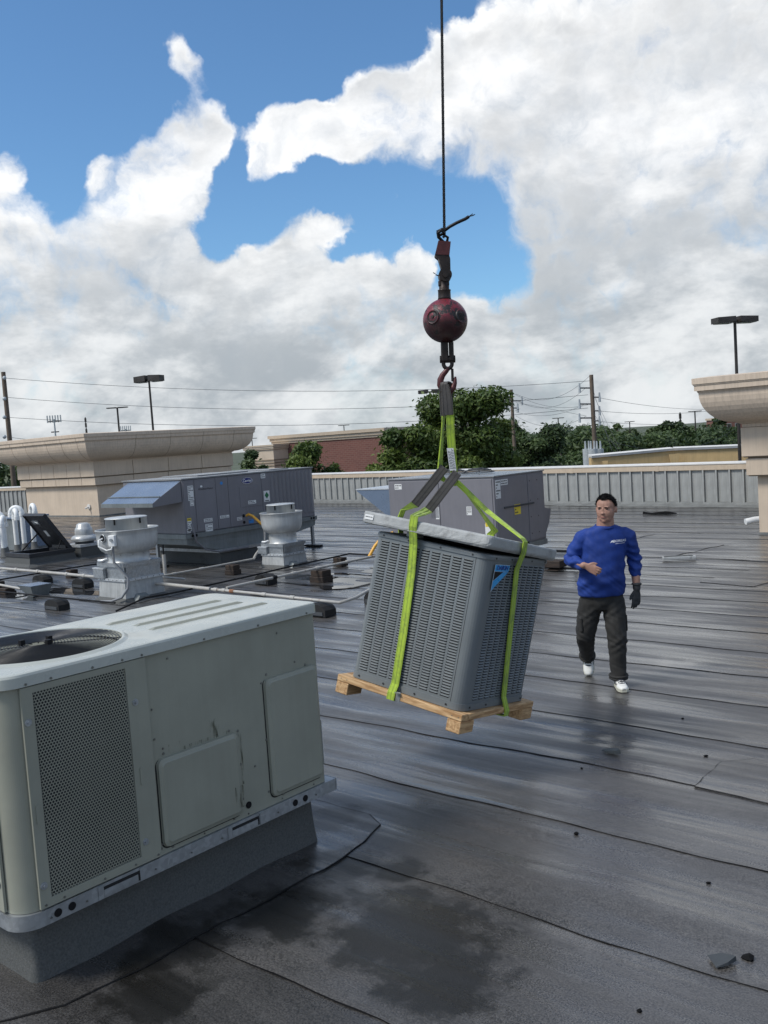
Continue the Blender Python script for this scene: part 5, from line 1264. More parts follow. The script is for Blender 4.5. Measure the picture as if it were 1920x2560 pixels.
pipe([(-11.55, 9.15, .22), (-10.88, 9.13, .22), (-9.93, 9.11, .21), (-8.75, 9.07, .20), (-8.80, 9.45, .20), (-8.96, 9.9, .22), (-9.0, 10.6, .22)], .023, 'pipe_white', 'white pipe with a corner bend just left of the hanging condenser', fits=((0, .15, 'pipe_white'), (0, .45, 'pipe_white'), (0, .75, 'pipe_rust'), (1, .6, 'pipe_white'), (2, .2, 'pipe_white')))
pipe([(-11.25, 9.2, .25), (-11.30, 10.49, .25), (-11.34, 11.46, .25), (-11.36, 13.4, .25)], .023, 'pipe_white', 'white pipe running away from the rusty elbow towards the grey unit behind', fits=((0, .8, 'black'), (1, .2, 'pipe_white'), (1, .8, 'pipe_white'), (2, .3, 'pipe_white')))
pipe([(-13.0, 9.75, .22), (-13.82, 9.76, .22), (-13.82, 11.0, .22), (-13.86, 12.06, .22)], .018, 'pipe_white', 'thin white pipe between the two exhaust fans', fits=((1, .3, 'pipe_white'), (1, .8, 'pipe_white')))
pipe([(-15.32, 13.22, .94), (-15.25, 13.22, .97), (-15.17, 13.26, .93), (-15.0, 13.38, .72), (-14.98, 13.40, .62)], .028, 'yellow_hose', 'yellow flexible gas hose at the side of the long grey unit', 'hose', 'gas_hose')
pipe([(-14.98, 13.40, .62), (-14.98, 13.38, .35), (-14.4, 12.6, .22), (-13.86, 12.06, .22)], .026, 'pipe_white', 'thin white riser pipe below the yellow hose')
pipe([(-11.42, 12.70, .25), (-11.40, 12.85, .42), (-11.32, 12.95, .55), (-11.2, 13.0, .63), (-11.1, 13.05, .65)], .03, 'yellow_hose', 'orange yellow gas hose just left of the hanging condenser', 'hose', 'gas_hose')
pipe([(-15.15, 10.9, 0), (-15.15, 10.9, .42)], .035, 'pipe_white', 'short white standpipe with thin black top in front of the long grey unit', name='standpipe')
mb = MB(); mb.cyl((-15.15, 10.9, .42), (-15.15, 10.9, .62), .016, n=8); mb.build('tip', mt['black'], bpy.data.objects['standpipe'])
pipe([(-19.0, 6.9, .2), (-17.13, 8.58, .2), (-17.15, 9.29, .2), (-17.17, 10.2, .2), (-17.1, 10.9, .2), (-16.9, 11.3, .1)], .015, 'black', 'black conduit running up beside the nearer exhaust fan on the left', 'conduit', 'conduit')
pipe([(-18.0, 7.70, .2), (-15.5, 7.74, .2), (-13.43, 7.78, .2), (-12.17, 7.82, .2)], .014, 'black', 'black conduit crossing in front of the nearer exhaust fan', 'conduit', 'conduit')
pipe([(-12.3, 7.9, .05), (-12.10, 8.3, .2), (-12.03, 8.75, .2), (-12.11, 9.86, .2), (-12.19, 10.74, .2), (-12.31, 11.52, .2), (-12.40, 13.04, .2), (-12.42, 13.25, .2), (-11.78, 13.18, .2), (-10.9, 13.15, .2)], .015, 'black', 'black conduit between the exhaust fans turning towards the grey unit behind', 'conduit', 'conduit')
pipe([(-18.4, 8.42, .15), (-16.77, 8.38, .15), (-15.9, 8.33, .13)], .023, 'pipe_white', 'white pipe ending at the small metal box at the left edge')
pipe([(-18.2, 8.28, .1), (-16.9, 8.26, .1)], .022, 'pipe_white', 'thin white pipe at the very left edge below the thicker ones')
def block(x, y, w, d, h, kind, label, rz=0.0):
    t = thing('pipe_support', label, 'pipe support', (x, y, 0), rotz=rz, group='pipe support blocks')
    if kind == 'rubber':
        mb = MB(); poly = [(-w/2, 0), (w/2, 0), (w/2, h*.55), (w*.38, h*.85), (w*.2, h), (-w*.2, h), (-w*.38, h*.85), (-w/2, h*.55)]
        mb.extr([(p[0], -d/2, p[1]) for p in poly], (0, d, 0)); mb.build('rubber_block', mt['rubber'], t, local=True, fix=True)
        mb = MB(); mb.box((-w*.4, -d/2-.012, .02), (w*.4, -d/2-.001, h*.4)); mb.build('reflective_strip', mt['wire'], t, local=True)
    else:
        mb = MB(); mb.box((-w/2, -d/2, 0), (w/2, d/2, h*.5), .008); mb.build('timber', mt['wood_old'], t, local=True)
        mb = MB(); mb.box((-w*.42, -d*.46, h*.502), (w*.46, d*.4, h), .008); mb.build('timber', mt['wood_dark'], t, local=True)
for i, a in enumerate(((-19.8, 9.48, .25, .2, .16, 'wood', 'timber pipe block at the extreme left under the white pipe'), (-17.15, 8.55, .2, .2, .17, 'wood', 'upper timber block at the left edge under the black conduit'), (-16.5, 8.38, .26, .22, .11, 'wood', 'lower timber block at the left edge beside the small metal box'), (-17.1, 9.42, .42, .2, .16, 'rubber', 'black rubber block where white pipe and black conduit cross, left'), (-17.15, 10.1, .2, .2, .17, 'wood', 'dark timber block under the conduit left of the nearer fan'), (-13.75, 7.78, .42, .2, .17, 'rubber', 'black rubber block under the front conduit left of the nearer fan'), (-15.6, 9.38, .42, .2, .165, 'rubber', 'black rubber block under the white pipe touching the nearer fan'), (-13.84, 11.5, .26, .2, .185, 'wood', 'dark timber block under the thin pipe between the fans'), (-12.2, 10.85, .34, .22, .17, 'rubber', 'black rubber block under the conduit in front of the farther fan'), (-10.5, 9.12, .30, .2, .18, 'wood', 'timber block just behind the beige unit under the white pipe'), (-9.15, 9.08, .42, .22, .165, 'rubber', 'black rubber block next to the hanging condenser under the white pipe'), (-11.34, 11.35, .32, .26, .21, 'wood', 'stacked timber blocks under the white pipe right of the farther fan'), (-12.4, 12.95, .24, .2, .17, 'wood', 'timber block under the black conduit bend near the grey unit behind'), (-8.97, 10.1, .30, .26, .18, 'rubber', 'black rubber block half hidden by the left edge of the hanging condenser'))):
    block(*a)
mb = MB(); t = thing('splash_box', 'small tapered grey metal box on the roof left of the nearer fan', 'metal box', (-15.75, 8.5, 0))
vs = [(-15.72, 8.36, 0), (-15.55, 8.36, 0), (-15.55, 8.66, 0), (-15.72, 8.66, 0), (-15.98, 8.30, .19), (-15.5, 8.30, .19), (-15.5, 8.72, .19), (-15.98, 8.72, .19)]
mb.add(vs, [(0, 1, 5, 4), (1, 2, 6, 5), (2, 3, 7, 6), (3, 0, 4, 7), (3, 2, 1, 0)]); mb.build('body', mt['adapter'], t); mb = MB(); mb.box((-15.97, 8.31, .188), (-15.51, 8.71, .194)); mb.build('lid', mt['hood'], t)
t = thing('strut_stand', 'black strut frame on a timber block just left of the worker', 'pipe stand', (-8.1, 13.6, 0))
mb = MB(); mb.box((-8.5, 13.60, .30), (-7.55, 13.64, .34)); mb.M = None; mb.build('crossbar', mt['black'], t)
for x in (-8.42, -7.7):
    mb = MB(); mb.box((x-.02, 13.60, .05), (x+.02, 13.64, .30)); lg = mb.build('leg', mt['black'], t)
mb = MB(); mb.box((-8.6, 13.59, .02), (-7.5, 13.65, .05)); mb.build('base_bar', mt['black'], t)
mb = MB(); mb.box((-8.2, 13.45, .012), (-7.95, 13.75, .018)); mb.box((-8.22, 13.48, .055), (-7.92, 13.72, .17), .008); mb.build('timber', mt['wood_old'], t)
t = thing('vent_stub', 'black rubber ring and stub beside the left edge of the hanging condenser', 'vent', (-9.1, 10.7, 0))
mb = MB(); mb.tube([(-9.25+.16*math.cos(2*math.pi*j/24), 11.0+.16*math.sin(2*math.pi*j/24), .20) for j in range(24)], .022, 7, closed=True); mb.build('ring', mt['black'], t)
mb = MB(); mb.cyl((-9.25, 11.0, 0), (-9.25, 11.0, .2), .05, n=10); mb.build('stub', mt['rubber'], t)

# ------------------------------------------------------------------ the load: condenser, pallet, pad, slings, crane ball
RH = Matrix(((0.98319, -0.09972, 0.15293), (0.06994, 0.97948, 0.18904), (-0.16865, -0.17517, 0.96999)))
OH = Vector((-3.597, 4.777, 0.560))
WH, DH, HH = .902, .898, 1.038                       # condenser footprint and height
mt['dgrey'] = M('slate grey enamel', (.158, .174, .178), .38, var=.06, vs=3, rvar=.07, bump=.04, bs=150, dirt=(.09, .095, .09), dirt_amt=.3, dirt_lo=.6)
mt['concrete'] = M('light concrete pad skin', (.35, .358, .35), .75, var=.12, vs=7, bump=.55, bs=55, bd=.006, dirt=(.17, .17, .165), dirt_amt=.6, dirt_lo=.52, dirt_scale=9)
mt['pine'] = mat_wood('pallet pine', (.36, .20, .085), (.66, .45, .24), (5, 45, 45))
mt['pine_y'] = mat_wood('pallet pine across', (.35, .195, .085), (.64, .43, .225), (45, 5, 45))
mt['pine_end'] = mat_wood('pallet pine end', (.38, .22, .10), (.52, .33, .16), (30, 30, 60))
def mat_web(name, col, dark):
    m, T, b, co = base_mat(name)
    n1 = T.noise(co, 16, 6, .7); n2 = T.noise(co, 420, 2, .5)
    c = T.mix(T.math('MULTIPLY', T.mrange(n1, .44, .68), .8), (*col, 1), (*dark, 1)); c = T.mix(T.math('MULTIPLY', n2, .35), c, sc3(col, .45))
    T.put(b.inputs['Base Color'], c); b.inputs['Roughness'].default_value = .85; b.inputs['Sheen Weight'].default_value = .2
    add_bump(T, b, n2, .5, .002); return m
mt['web'] = mat_web('lime webbing', (.40, .56, .045), (.17, .24, .05))
mt['stitch_web'] = M('dirty stitching', (.20, .27, .05), .9, var=.3, vs=60); mt['stitch_sleeve'] = M('sleeve stitching', (.05, .045, .04), .9)
mt['sleeve'] = mat_web('grey sleeve webbing', (.105, .095, .085), (.06, .053, .047))
def mat_ball():
    m, T, b, co = base_mat('chipped red paint over black iron')
    n = T.noise(co, 9, 8, .72); n2 = T.noise(co, 26, 5, .7); sx = T.new('ShaderNodeSeparateXYZ'); T.put(sx.inputs[0], co)
    grease = T.mrange(T.math('ADD', sx.outputs['Z'], T.math('MULTIPLY', T.math('SUBTRACT', n, .5), .30)), .045, -.05)     # grease that has run down from the equator
    chip = T.math('MAXIMUM', T.mrange(n, .53, .57), T.mrange(n2, .60, .64))
    k = T.math('MAXIMUM', chip, T.math('MULTIPLY', grease, .82))
    c = T.mix(T.mrange(n2, .3, .7), (.11, .010, .016, 1), (.20, .022, .034, 1))
    T.put(b.inputs['Base Color'], T.mix(k, c, (.014, .010, .010, 1))); T.put(b.inputs['Roughness'], T.mrange(n, .3, .7, .28, .55)); add_bump(T, b, T.math('SUBTRACT', n2, T.math('MULTIPLY', chip, .5)), .5, .004)
    return m
mt['rust_red'] = mat_ball()
mt['iron'] = M('dark greasy iron', (.032, .024, .021), .5, .5, var=.35, vs=12, bump=.4, bs=40, bd=.003, dirt=(.085, .038, .028), dirt_amt=.5, dirt_lo=.55, dirt_scale=12)
mt['hook_red'] = M('oxide red hook', (.085, .018, .018), .45, .2, var=.3, vs=14, dirt=(.02, .014, .013), dirt_amt=.7, dirt_lo=.5, dirt_scale=14)
mt['rope'] = M('greasy wire rope', (.018, .018, .019), .42, .6, var=.3, vs=50)

def condenser():
    t = thing('condenser_unit', 'slate grey louvred condenser hanging tilted in lime slings above the roof', 'air conditioner', tuple(OH), mat3=RH)
    B = lambda mb, n, m, p=t: mb.build(n, mt[m], p, local=True)
    out = rrect(-WH, 0, 0, DH, [.075, .05, .05, .05], 7)         # starts at (0,0) corner
    mb = MB(); mb.prism(rrect(-WH+.03, .03, -.03, DH-.03, .05, 4), .02, HH-.03); B(mb, 'coil_core', 'dark_gap')
    def shell(o_, z0, z1, name, mat='dgrey', cap=None, r_=None):
        r0 = rrect(-WH-o_, -o_, o_, DH+o_, [.075+o_, .05+o_, .05+o_, .05+o_], 7); n = len(r0); mb = MB()
        mb.add([(p[0], p[1], z0) for p in r0]+[(p[0], p[1], z1) for p in r0], [(i, (i+1) % n, n+(i+1) % n, n+i) for i in range(n)])
        if cap == 'top': mb.add([(p[0], p[1], z1) for p in r0], [tuple(range(n))])
        if cap == 'both': mb.add([(p[0], p[1], z1) for p in r0], [tuple(range(n))]); mb.add([(p[0], p[1], z0) for p in r0], [tuple(range(n))[::-1]])
        return B(mb, name, mat)
    shell(.007, 0, .045, 'base_pan', cap='both')
    # rounded top cap
    r_ = []; mb = MB(); 
    for o_, z_ in ((.009, HH-.034), (.009, HH-.014), (.004, HH-.004), (-.012, HH)): r_.append([(p[0], p[1], z_) for p in rrect(-WH-o_, -o_, o_, DH+o_, [max(.01, .075+o_), max(.01, .05+o_), max(.01, .05+o_), max(.01, .05+o_)], 7)])
    n = len(r_[0]); mb.add([v for q in r_ for v in q], [(l*n+i, l*n+(i+1) % n, (l+1)*n+(i+1) % n, (l+1)*n+i) for l in range(3) for i in range(n)]+[tuple(range(3*n, 4*n))]); top = B(mb, 'top_cap', 'dgrey')
    mb = MB()
    for rr in [.06+.022*i for i in range(15)]: mb.tube([(-WH/2+rr*math.cos(2*math.pi*j/40), DH/2+rr*math.sin(2*math.pi*j/40), HH+.018) for j in range(40)], .003, 5, closed=True)
    B(mb, 'fan_guard', 'black')
    # corner posts follow the rounded outline
    def post(c0, c1, name):
        seg = []
        full = rrect(-WH, 0, 0, DH, [.075, .05, .05, .05], 7)
        return full[c0:c1]
    full = rrect(-WH, 0, 0, DH, [.075, .05, .05, .05], 7)
    z0, z1 = .04, HH-.028
    def sheet(pts, name, z0=z0, z1=z1):
        mb = MB(); m_ = len(pts); mb.add([(p[0], p[1], z0) for p in pts]+[(p[0], p[1], z1) for p in pts], [(i, i+1, m_+i+1, m_+i) for i in range(m_-1)]); return B(mb, name, 'dgrey')
    sheet([(-.083, -.001)]+full[0:8]+[(0.0, .112)], 'corner_panel')        # the wide front corner
    sheet([(-.0, DH-.055)]+full[8:16]+[(-.055, DH)], 'corner_post'); sheet([(-.055, DH), (-WH+.05, DH)], 'rear_panel'); sheet(full[16:24], 'corner_post'); sheet([(-WH, DH-.05), (-WH, .05)], 'left_panel'); sheet(full[24:32]+[(-WH+.052, -.0)], 'corner_post')
    mb = MB(); mb.box((-.0862, -.0015, z0), (-.0828, .002, z1)); B(mb, 'panel_joint', 'dark_gap')
    # louvred faces: flat ribs between the columns, hooded blades within
    def louvres(fn, u0, u1, ncol, nrow, v0, v1, gap, name):
        mb = MB(); cw = (u1-u0)/ncol; ph = (v1-v0)/nrow
        def quad(a, b, c, d): mb.add([fn(*a), fn(*b), fn(*c), fn(*d)], [(0, 1, 2, 3)])
        def strip(ua, ub, va, vb): quad((ua, va, 0), (ub, va, 0), (ub, vb, 0), (ua, vb, 0))
        strip(u0-.012, u1+.012, z0, v0); strip(u0-.012, u1+.012, v1, z1)
        for i in range(ncol+1):
            c_ = u0+cw*i; a = c_-gap/2 if 0 < i else c_-.012; b = c_+gap/2 if i < ncol else c_+.012
            strip(a, b, v0, v1)
        for i in range(ncol):
            a = u0+cw*i+(gap/2 if i else 0); b = u0+cw*(i+1)-(gap/2 if i < ncol-1 else 0); e = .010
            for j in range(nrow):
                vt = v1-ph*j; vb = vt-ph*.50; vm = vt-ph*.16
                quad((a, vm, 0), (b, vm, 0), (b, vt, 0), (a, vt, 0))
                quad((a+e, vb, .0065), (b-e, vb, .0065), (b, vm, 0), (a, vm, 0))          # hood
                mb.add([fn(a, vm, 0), fn(a, vb, -.002), fn(a+e, vb, .0065)], [(0, 1, 2)]); mb.add([fn(b, vm, 0), fn(b-e, vb, .0065), fn(b, vb, -.002)], [(0, 1, 2)])
                quad((a, vt-ph*.985, 0), (b, vt-ph*.985, 0), (b, vt-ph*.93, -.001), (a, vt-ph*.93, -.001))
        return tag(B(mb, name, 'dgrey'), kind='stuff')
    louvres(lambda u, v, o: (u, -o, v), -WH+.050, -.096, 9, 50, .062, .985, .018, 'louvre_panel')
    louvres(lambda u, v, o: (o, u, v), .124, DH-.062, 9, 50, .062, .985, .018, 'louvre_panel')
    for p in [(x, -.0085, z) for z in (.022, HH-.022) for x in (-.83, -.62, -.36, -.11)]:
        mb = MB(); mb.cyl(p, (p[0], p[1]-.004, p[2]), .0065, n=8); B(mb, 'screw', 'screw_dk')
    for p in [(.0085, y, z) for z in (.022, HH-.022) for y in (.10, .32, .62, .83)]:
        mb = MB(); mb.cyl(p, (p[0]+.004, p[1], p[2]), .0065, n=8); B(mb, 'screw', 'screw_dk')
    # badge: white-edged triangle, blue over black, letters on top
    X = .0105
    def tri(pts, o_, name, m_, p): mb = MB(); mb.extr([(X+o_, a, b) for a, b in pts], (.0015, 0, 0)); return mb.build(name, mt[m_], p, local=True, fix=True)
    mt['cyan'] = M('cyan print', (.035, .32, .66), .3); mt['navy'] = M('navy print', (.01, .03, .22), .4); mt['grey_bd'] = M('badge edge', (.42, .48, .52), .4)
    bt = .978; bd = tri([(.095, bt), (.305, bt), (.095, .795)], 0, 'brand_badge', 'grey_bd', t)
    tri([(.100, bt-.003), (.297, bt-.003), (.288, bt-.045), (.100, bt-.045)], .0018, 'badge_field', 'cyan', bd)
    tri([(.101, bt-.048), (.215, bt-.048), (.101, .872)], .0018, 'badge_field', 'black', bd)
    tri([(.219, bt-.048), (.284, bt-.048), (.099, .808), (.099, .866)], .0018, 'badge_field', 'cyan', bd)
    text_mesh('lettering', 'DAIKIN', .040, mt['navy'], bd, WM[t.name] @ frame((X+.0045, .195, bt-.022), (0, 1, 0), (0, 0, 1)), True, .18, .0006, 1.18)
    return t
cond = condenser()
def hb(x, y, z): return OH + RH @ Vector((x, y, z))
def pallet():
    t = thing('pallet', 'raw pine skid pallet strapped under the hanging condenser', 'pallet', tuple(OH), mat3=RH)
    zt = -.004
    def bx(a, b, n, m='pine', bev=.004): mb = MB(); mb.box(a, b, bev); return mb.build(n, mt[m], t, local=True)
    bx((-.985, -.045, zt-.045), (.045, .055, zt), 'deck_board'); bx((-.985, .845, zt-.045), (.045, .945, zt), 'deck_board')
    bx((-.045, .057, zt-.044), (.046, .99, zt-.001), 'deck_board', 'pine_y'); bx((-.99, .057, zt-.044), (-.90, .843, zt-.001), 'deck_board', 'pine_y')
    bx((-.52, .057, zt-.044), (-.42, .843, zt-.001), 'deck_board', 'pine_y')
    for x in (-.985, -.06):
        for y0, y1 in ((-.045, .13), (.83, .99)):
            bx((x, y0, zt-.128), (x+.105, y1, zt-.047), 'skid_block', 'pine_y')
    mb = MB(); mb.box((-.475, -.049, zt-.05), (-.44, -.046, zt+.012)); mb.box((-.475, -.075, zt+.006), (-.44, -.046, zt+.010)); mb.build('steel_clip', mt['galv'], t, local=True)
    for x in (-.95, -.9, -.03, .02):
        mb = MB(); mb.cyl((x, -.0455, zt-.022), (x, -.047, zt-.022), .004, n=6); mb.build('nail', mt['screw'], t, local=True)
pallet()
def pad():
    Mt = RH @ Matrix.Rotation(R(-2.6), 3, 'X')
    o = hb(-.48, -.085, 1.078)
    t = thing('equipment_pad', 'rough light grey concrete equipment pad lying on top of the hanging condenser', 'equipment pad', tuple(o), mat3=Mt)
    x0, x1, y0, y1, h = -.505, .525, 0, 1.02, .084
    out = rrect(x0, y0, x1, y1, [.05, .03, .03, .02], 5); vs = []; fs = []
    prof = [(-.02, 0), (-.004, .006), (0, .018), (0, .040), (0, h-.014), (-.006, h-.003), (-.02, h)]
    dense = []
    for i in range(len(out)):
        a, b = Vector(out[i]), Vector(out[(i+1) % len(out)]); m_ = max(1, int((b-a).length/.03))
        for j in range(m_): dense.append(a.lerp(b, j/m_))
    c = Vector(((x0+x1)/2, (y0+y1)/2)); n = len(dense)
    for o_, z_ in prof:
        for k, p in enumerate(dense):
            d = (p-c).normalized(); q = p+d*o_; rr = rng.uniform(-.0015, .0015); vs.append((q.x+d.x*rr, q.y+d.y*rr, z_+rng.uniform(-.0012, .0012)+.010*(1-min(1, abs(p.x-.45)*3)) * (1 if 0 < z_ < .02 else 0)))
    fs = [(l*n+i, l*n+(i+1) % n, (l+1)*n+(i+1) % n, (l+1)*n+i) for l in range(len(prof)-1) for i in range(n)]+[tuple(range(n))[::-1], tuple(range((len(prof)-1)*n, len(prof)*n))]
    mb = MB(); mb.add(vs, fs, False); mb.build('slab', mt['concrete'], t, local=True)
    m = WM[t.name]
    ob = label_plate(t, m @ Vector((-.445, -.0035, .045)), m.to_3x3() @ Vector((1, 0, 0)), m.to_3x3() @ Vector((0, 0, 1)), .072, .034, 0)
    text_mesh('lettering', 'MAKE IN USA', .010, mt['print'], ob, m @ frame((-.445, -.0062, .046), (1, 0, 0), (0, 0, 1)), True, 0, .0004)
pad()
for i, (x, y, w, h) in enumerate(((-.62, .06, .085, .030), (-.15, .78, .085, .004))):
    t = thing('spacer_block', ['small dark block propping up the left of the concrete pad', 'hidden rear block under the concrete pad'][i], 'block', tuple(hb(x, y, HH+.003)), mat3=RH)
    mb = MB(); mb.box((-w/2, -.05, 0), (w/2, .05, h), .006); mb.build('foot', mt['concrete'], t, local=True)
    mb = MB(); mb.box((-w*.1, -.054, .002), (w*.45, -.0505, h*.9)); mb.build('shim', mt['hatch_dk'], t, local=True)

# ---- crane rope, ball and hook: hang in the vertical plane through the load
def hp(px, py, off=0.0):                              # photograph point in that upright plane
    ref = Vector((-4.022, 5.371, 2.074)); d = _F + _r*((px-960)/2350) + _u*((1280-py)/2350); k = (ref-Vector((0, 0, CAM_H))).dot(_F0)/d.dot(_F0)
    return Vector((0, 0, CAM_H)) + d*k - _F0*off
PXM = 6.69/2350
def crane_rope():
    a, b = hp(1111, 592), hp(1104, 0); up = (b-a).normalized(); e = b+up*7
    t = thing('crane_rope', 'black steel crane rope dropping from the top of the picture', 'rope', tuple(a))
    mb = MB(); L = (e-a).length; x, y, d = basis(up); N = 300
    mb.tube([a, a.lerp(e, .5), e], .0072, 8); core = mb.build('core', mt['rope'], t)
    for s_ in range(6):
        mb = MB(); P = []
        N = int(L/.014)
        for i in range(N+1):
            h_ = L*i/N; an = h_/.085*2*math.pi+s_*math.pi/3; P.append(a+d*h_+x*(.0072*math.cos(an))+y*(.0072*math.sin(an)))
        mb.tube(P, .0036, 4); mb.build('strand', mt['rope'], t)
crane_rope()
def ball():
    t = thing('crane_ball', 'scuffed dark red overhaul ball with socket and swivel hook on the crane rope', 'crane hook', tuple(hp(1113, 802)))
    c = hp(1113, 802); up = (hp(1111, 640)-c).normalized(); up = Vector((up.x*.6, up.y*.6, up.z)).normalized(); rt = (_R0-up*_R0.dot(up)).normalized(); fw = up.cross(rt)*-1
    if fw.dot(_F0) > 0: fw = -fw                      # towards the camera
    m = Matrix.Identity(4)
    for i in range(3): m[i][0] = rt[i]; m[i][1] = -fw[i]; m[i][2] = up[i]; m[i][3] = c[i]
    def mk(): q = MB(); q.M = m; return q
    r = .157
    mb = mk(); mb.sphere((0, 0, 0), r, 40, 24, (1, 1, .985)); bo = mb.build('ball', mt['rust_red'], t)
    # recessed eye on the left, cast boss on the right
    for ang, rr, nm, mat_ in ((-38, .043, 'recess', 'dark_gap'), (42, .050, 'cast_boss', 'rust_red')):
        d = Vector((math.sin(R(ang)), -math.cos(R(ang)), .10)).normalized()
        mb = mk(); p = d*(r-.006); mb.cyl(p-d*.01, p+d*(.007 if mat_ == 'rust_red' else .0025), rr, rr*.93, 24); e = mb.build(nm, mt[mat_], bo)
        x_, y_, _ = basis(d)
        if nm == 'recess':
            mb = mk(); mb.tube([p+d*.002+x_*(rr*1.06*math.cos(2*math.pi*j/24))+y_*(rr*1.06*math.sin(2*math.pi*j/24)) for j in range(24)], .006, 6, closed=True); mb.build('recess_rim', mt['rust_red'], bo)
            mb = mk(); mb.cyl(p, p+d*.012, .013, .010, 6); mb.build('plug', mt['iron'], bo)
        else:
            up_ = Vector((0, 0, 1)); up_ = (up_-d*up_.dot(d)).normalized(); rx = up_.cross(d)
            mb = mk()
            for row in range(5):
                for i in range(5):
                    q = p+d*.0075+up_*(.014-.010*row)+rx*(-.024+.011*i); mb.box(q-Vector((.003, .003, .003)), q+Vector((.0035, .0035, .0025)))
            mb.build('cast_marks', mt['iron'], bo)
    # upper swivel and wedge socket
    mb = mk(); mb.lathe([(.001, .145), (.050, .146), (.045, .160), (.044, .205), (.046, .208), (.046, .214), (.036, .216), (.036, .27)], (0, 0, 0), 24); sw = mb.build('swivel_collar', mt['iron'], t)
    mb = mk(); mb.box((-.040, -.028, .235), (.036, .028, .285), .01); mb.build('swivel_eye', mt['iron'], t)
    mb = mk(); mb.cyl((.008, -.052, .312), (.008, .052, .312), .046, n=20); mb.cyl((.008, -.064, .312), (.008, -.052, .312), .022, n=12); pin = mb.build('clevis_pin', mt['iron'], t)
    mb = mk(); mb.cyl((-.058, -.01, .32), (-.022, -.01, .305), .004, n=6); mb.tube([(-.058, -.01, .325), (-.075, -.01, .335)], .003, 5); mb.build('split_pin', mt['iron'], t)
    # wedge socket: basket open on its left side
    poly = [(-.030, .290), (.045, .290), (.046, .42), (.040, .445), (.052, .535), (-.032, .545), (-.060, .450), (-.054, .440), (-.036, .425), (-.020, .365)]
    mb = mk(); mb.extr([(x_, -.042, z_) for x_, z_ in poly], (0, .084, 0)); so = mb.build('wedge_socket', mt['iron'], t, fix=True)
    mb = mk(); mb.extr([(x_, -.046, z_) for x_, z_ in ((-.057, .452), (.041, .446), (.053, .537), (-.033, .547))], (0, .092, 0)); mb.build('socket_head', mt['hook_red'], t, fix=True)
    # rope tail, knot and clip
    mb = mk(); K = [(.004, 0, .545), (-.03, -.02, .575), (-.036, -.03, .60), (-.008, -.035, .615), (.012, -.02, .60), (-.02, .02, .595), (-.034, .01, .62), (.0, .0, .632), (.02, .0, .625), (.05, -.01, .645), (.10, -.02, .668), (.16, -.03, .690), (.185, -.03, .705)]
    mb.tube(K, .0115, 8); mb.tube([(.03, 0, .545), (.036, -.01, .572), (.014, -.02, .584), (.002, -.02, .57)], .010, 7); tl = mb.build('rope_tail', mt['rope'], t)
    mb = mk()
    for k_ in range(6): mb.tube([(.18, -.03, .703), (.20+.006*k_, -.03+.008*(k_-3), .712+.005*(k_ % 3))], .0028, 4)
    mb.build('frayed_end', mt['rope'], tl)
    # lower clevis, shank and hook
    for s_ in (-1, 1):
        mb = mk(); mb.box((-.036 if s_ < 0 else .020, -.03, -.285), (.014 if s_ < 0 else .052, .03, -.145), .008); mb.build('clevis_cheek', mt['iron'], t)
    mb = mk(); mb.cyl((-.046, 0, -.268), (.062, 0, -.268), .026, n=16); mb.build('clevis_pin', mt['iron'], t)
    mb = mk(); mb.tube([(.008+.030*math.cos(2*math.pi*j/20), -.004, -.300+.034*math.sin(2*math.pi*j/20)) for j in range(20)], .014, 8, closed=True); mb.build('hook_eye', mt['iron'], t)
    H = [(.010, 0, -.330), (-.006, 0, -.352), (-.030, 0, -.378), (-.046, 0, -.410), (-.048, 0, -.445), (-.034, 0, -.478), (-.008, 0, -.494), (.022, 0, -.490), (.044, 0, -.468), (.054, 0, -.436), (.058, 0, -.408), (.060, 0, -.392)]
    mb = mk(); mb.tube(H, [.018, .018, .020, .023, .025, .026, .026, .024, .020, .016, .011, .006], 12); mb.build('hook', mt['hook_red'], t)
    mb = mk(); mb.box((.030, -.012, -.425), (.048, .012, -.335), .004); mb.build('latch', mt['iron'], t)
    return m
mball = ball()

# ---- slings
def spline(P, n=8):
    P = [Vector(p) for p in P]; out = []
    for i in range(len(P)-1):
        p0 = P[max(i-1, 0)]; p1 = P[i]; p2 = P[i+1]; p3 = P[min(i+2, len(P)-1)]
        for j in range(n):
            t_ = j/n; out.append(.5*((2*p1)+(p2-p0)*t_+(2*p0-5*p1+4*p2-p3)*t_*t_+(3*p1-p0-3*p2+p3)*t_**3))
    out.append(P[-1]); return out
def webbing(parent, name, P, W, mat, th=.006, n=1):
    mb = MB()
    if n > 1:
        Q = spline(P, n); m_ = len(P); WQ = []
        for i in range(len(Q)):
            f = i/n; k = min(int(f), m_-2); WQ.append(Vector(W[k]).lerp(Vector(W[k+1]), f-k) if isinstance(W, list) else Vector(W))
        mb.ribbon(Q, WQ, th)
    else: mb.ribbon(P, W, th)
    o = mb.build(name, mt[mat], parent)
    if n > 1: PP, WW = Q, WQ
    else: PP, WW = [Vector(p) for p in P], [Vector(x) for x in (W if isinstance(W, list) else [W]*len(P))]
    for k in (-.40, -.02, .40):                       # rows of stitching
        mb = MB(); mb.ribbon([p+w_*k for p, w_ in zip(PP, WW)], [w_*.05 for w_ in WW], th+.0016); mb.build('stitching', mt['stitch_' + mat], o)
    return o
bight = hp(1122, 1192)
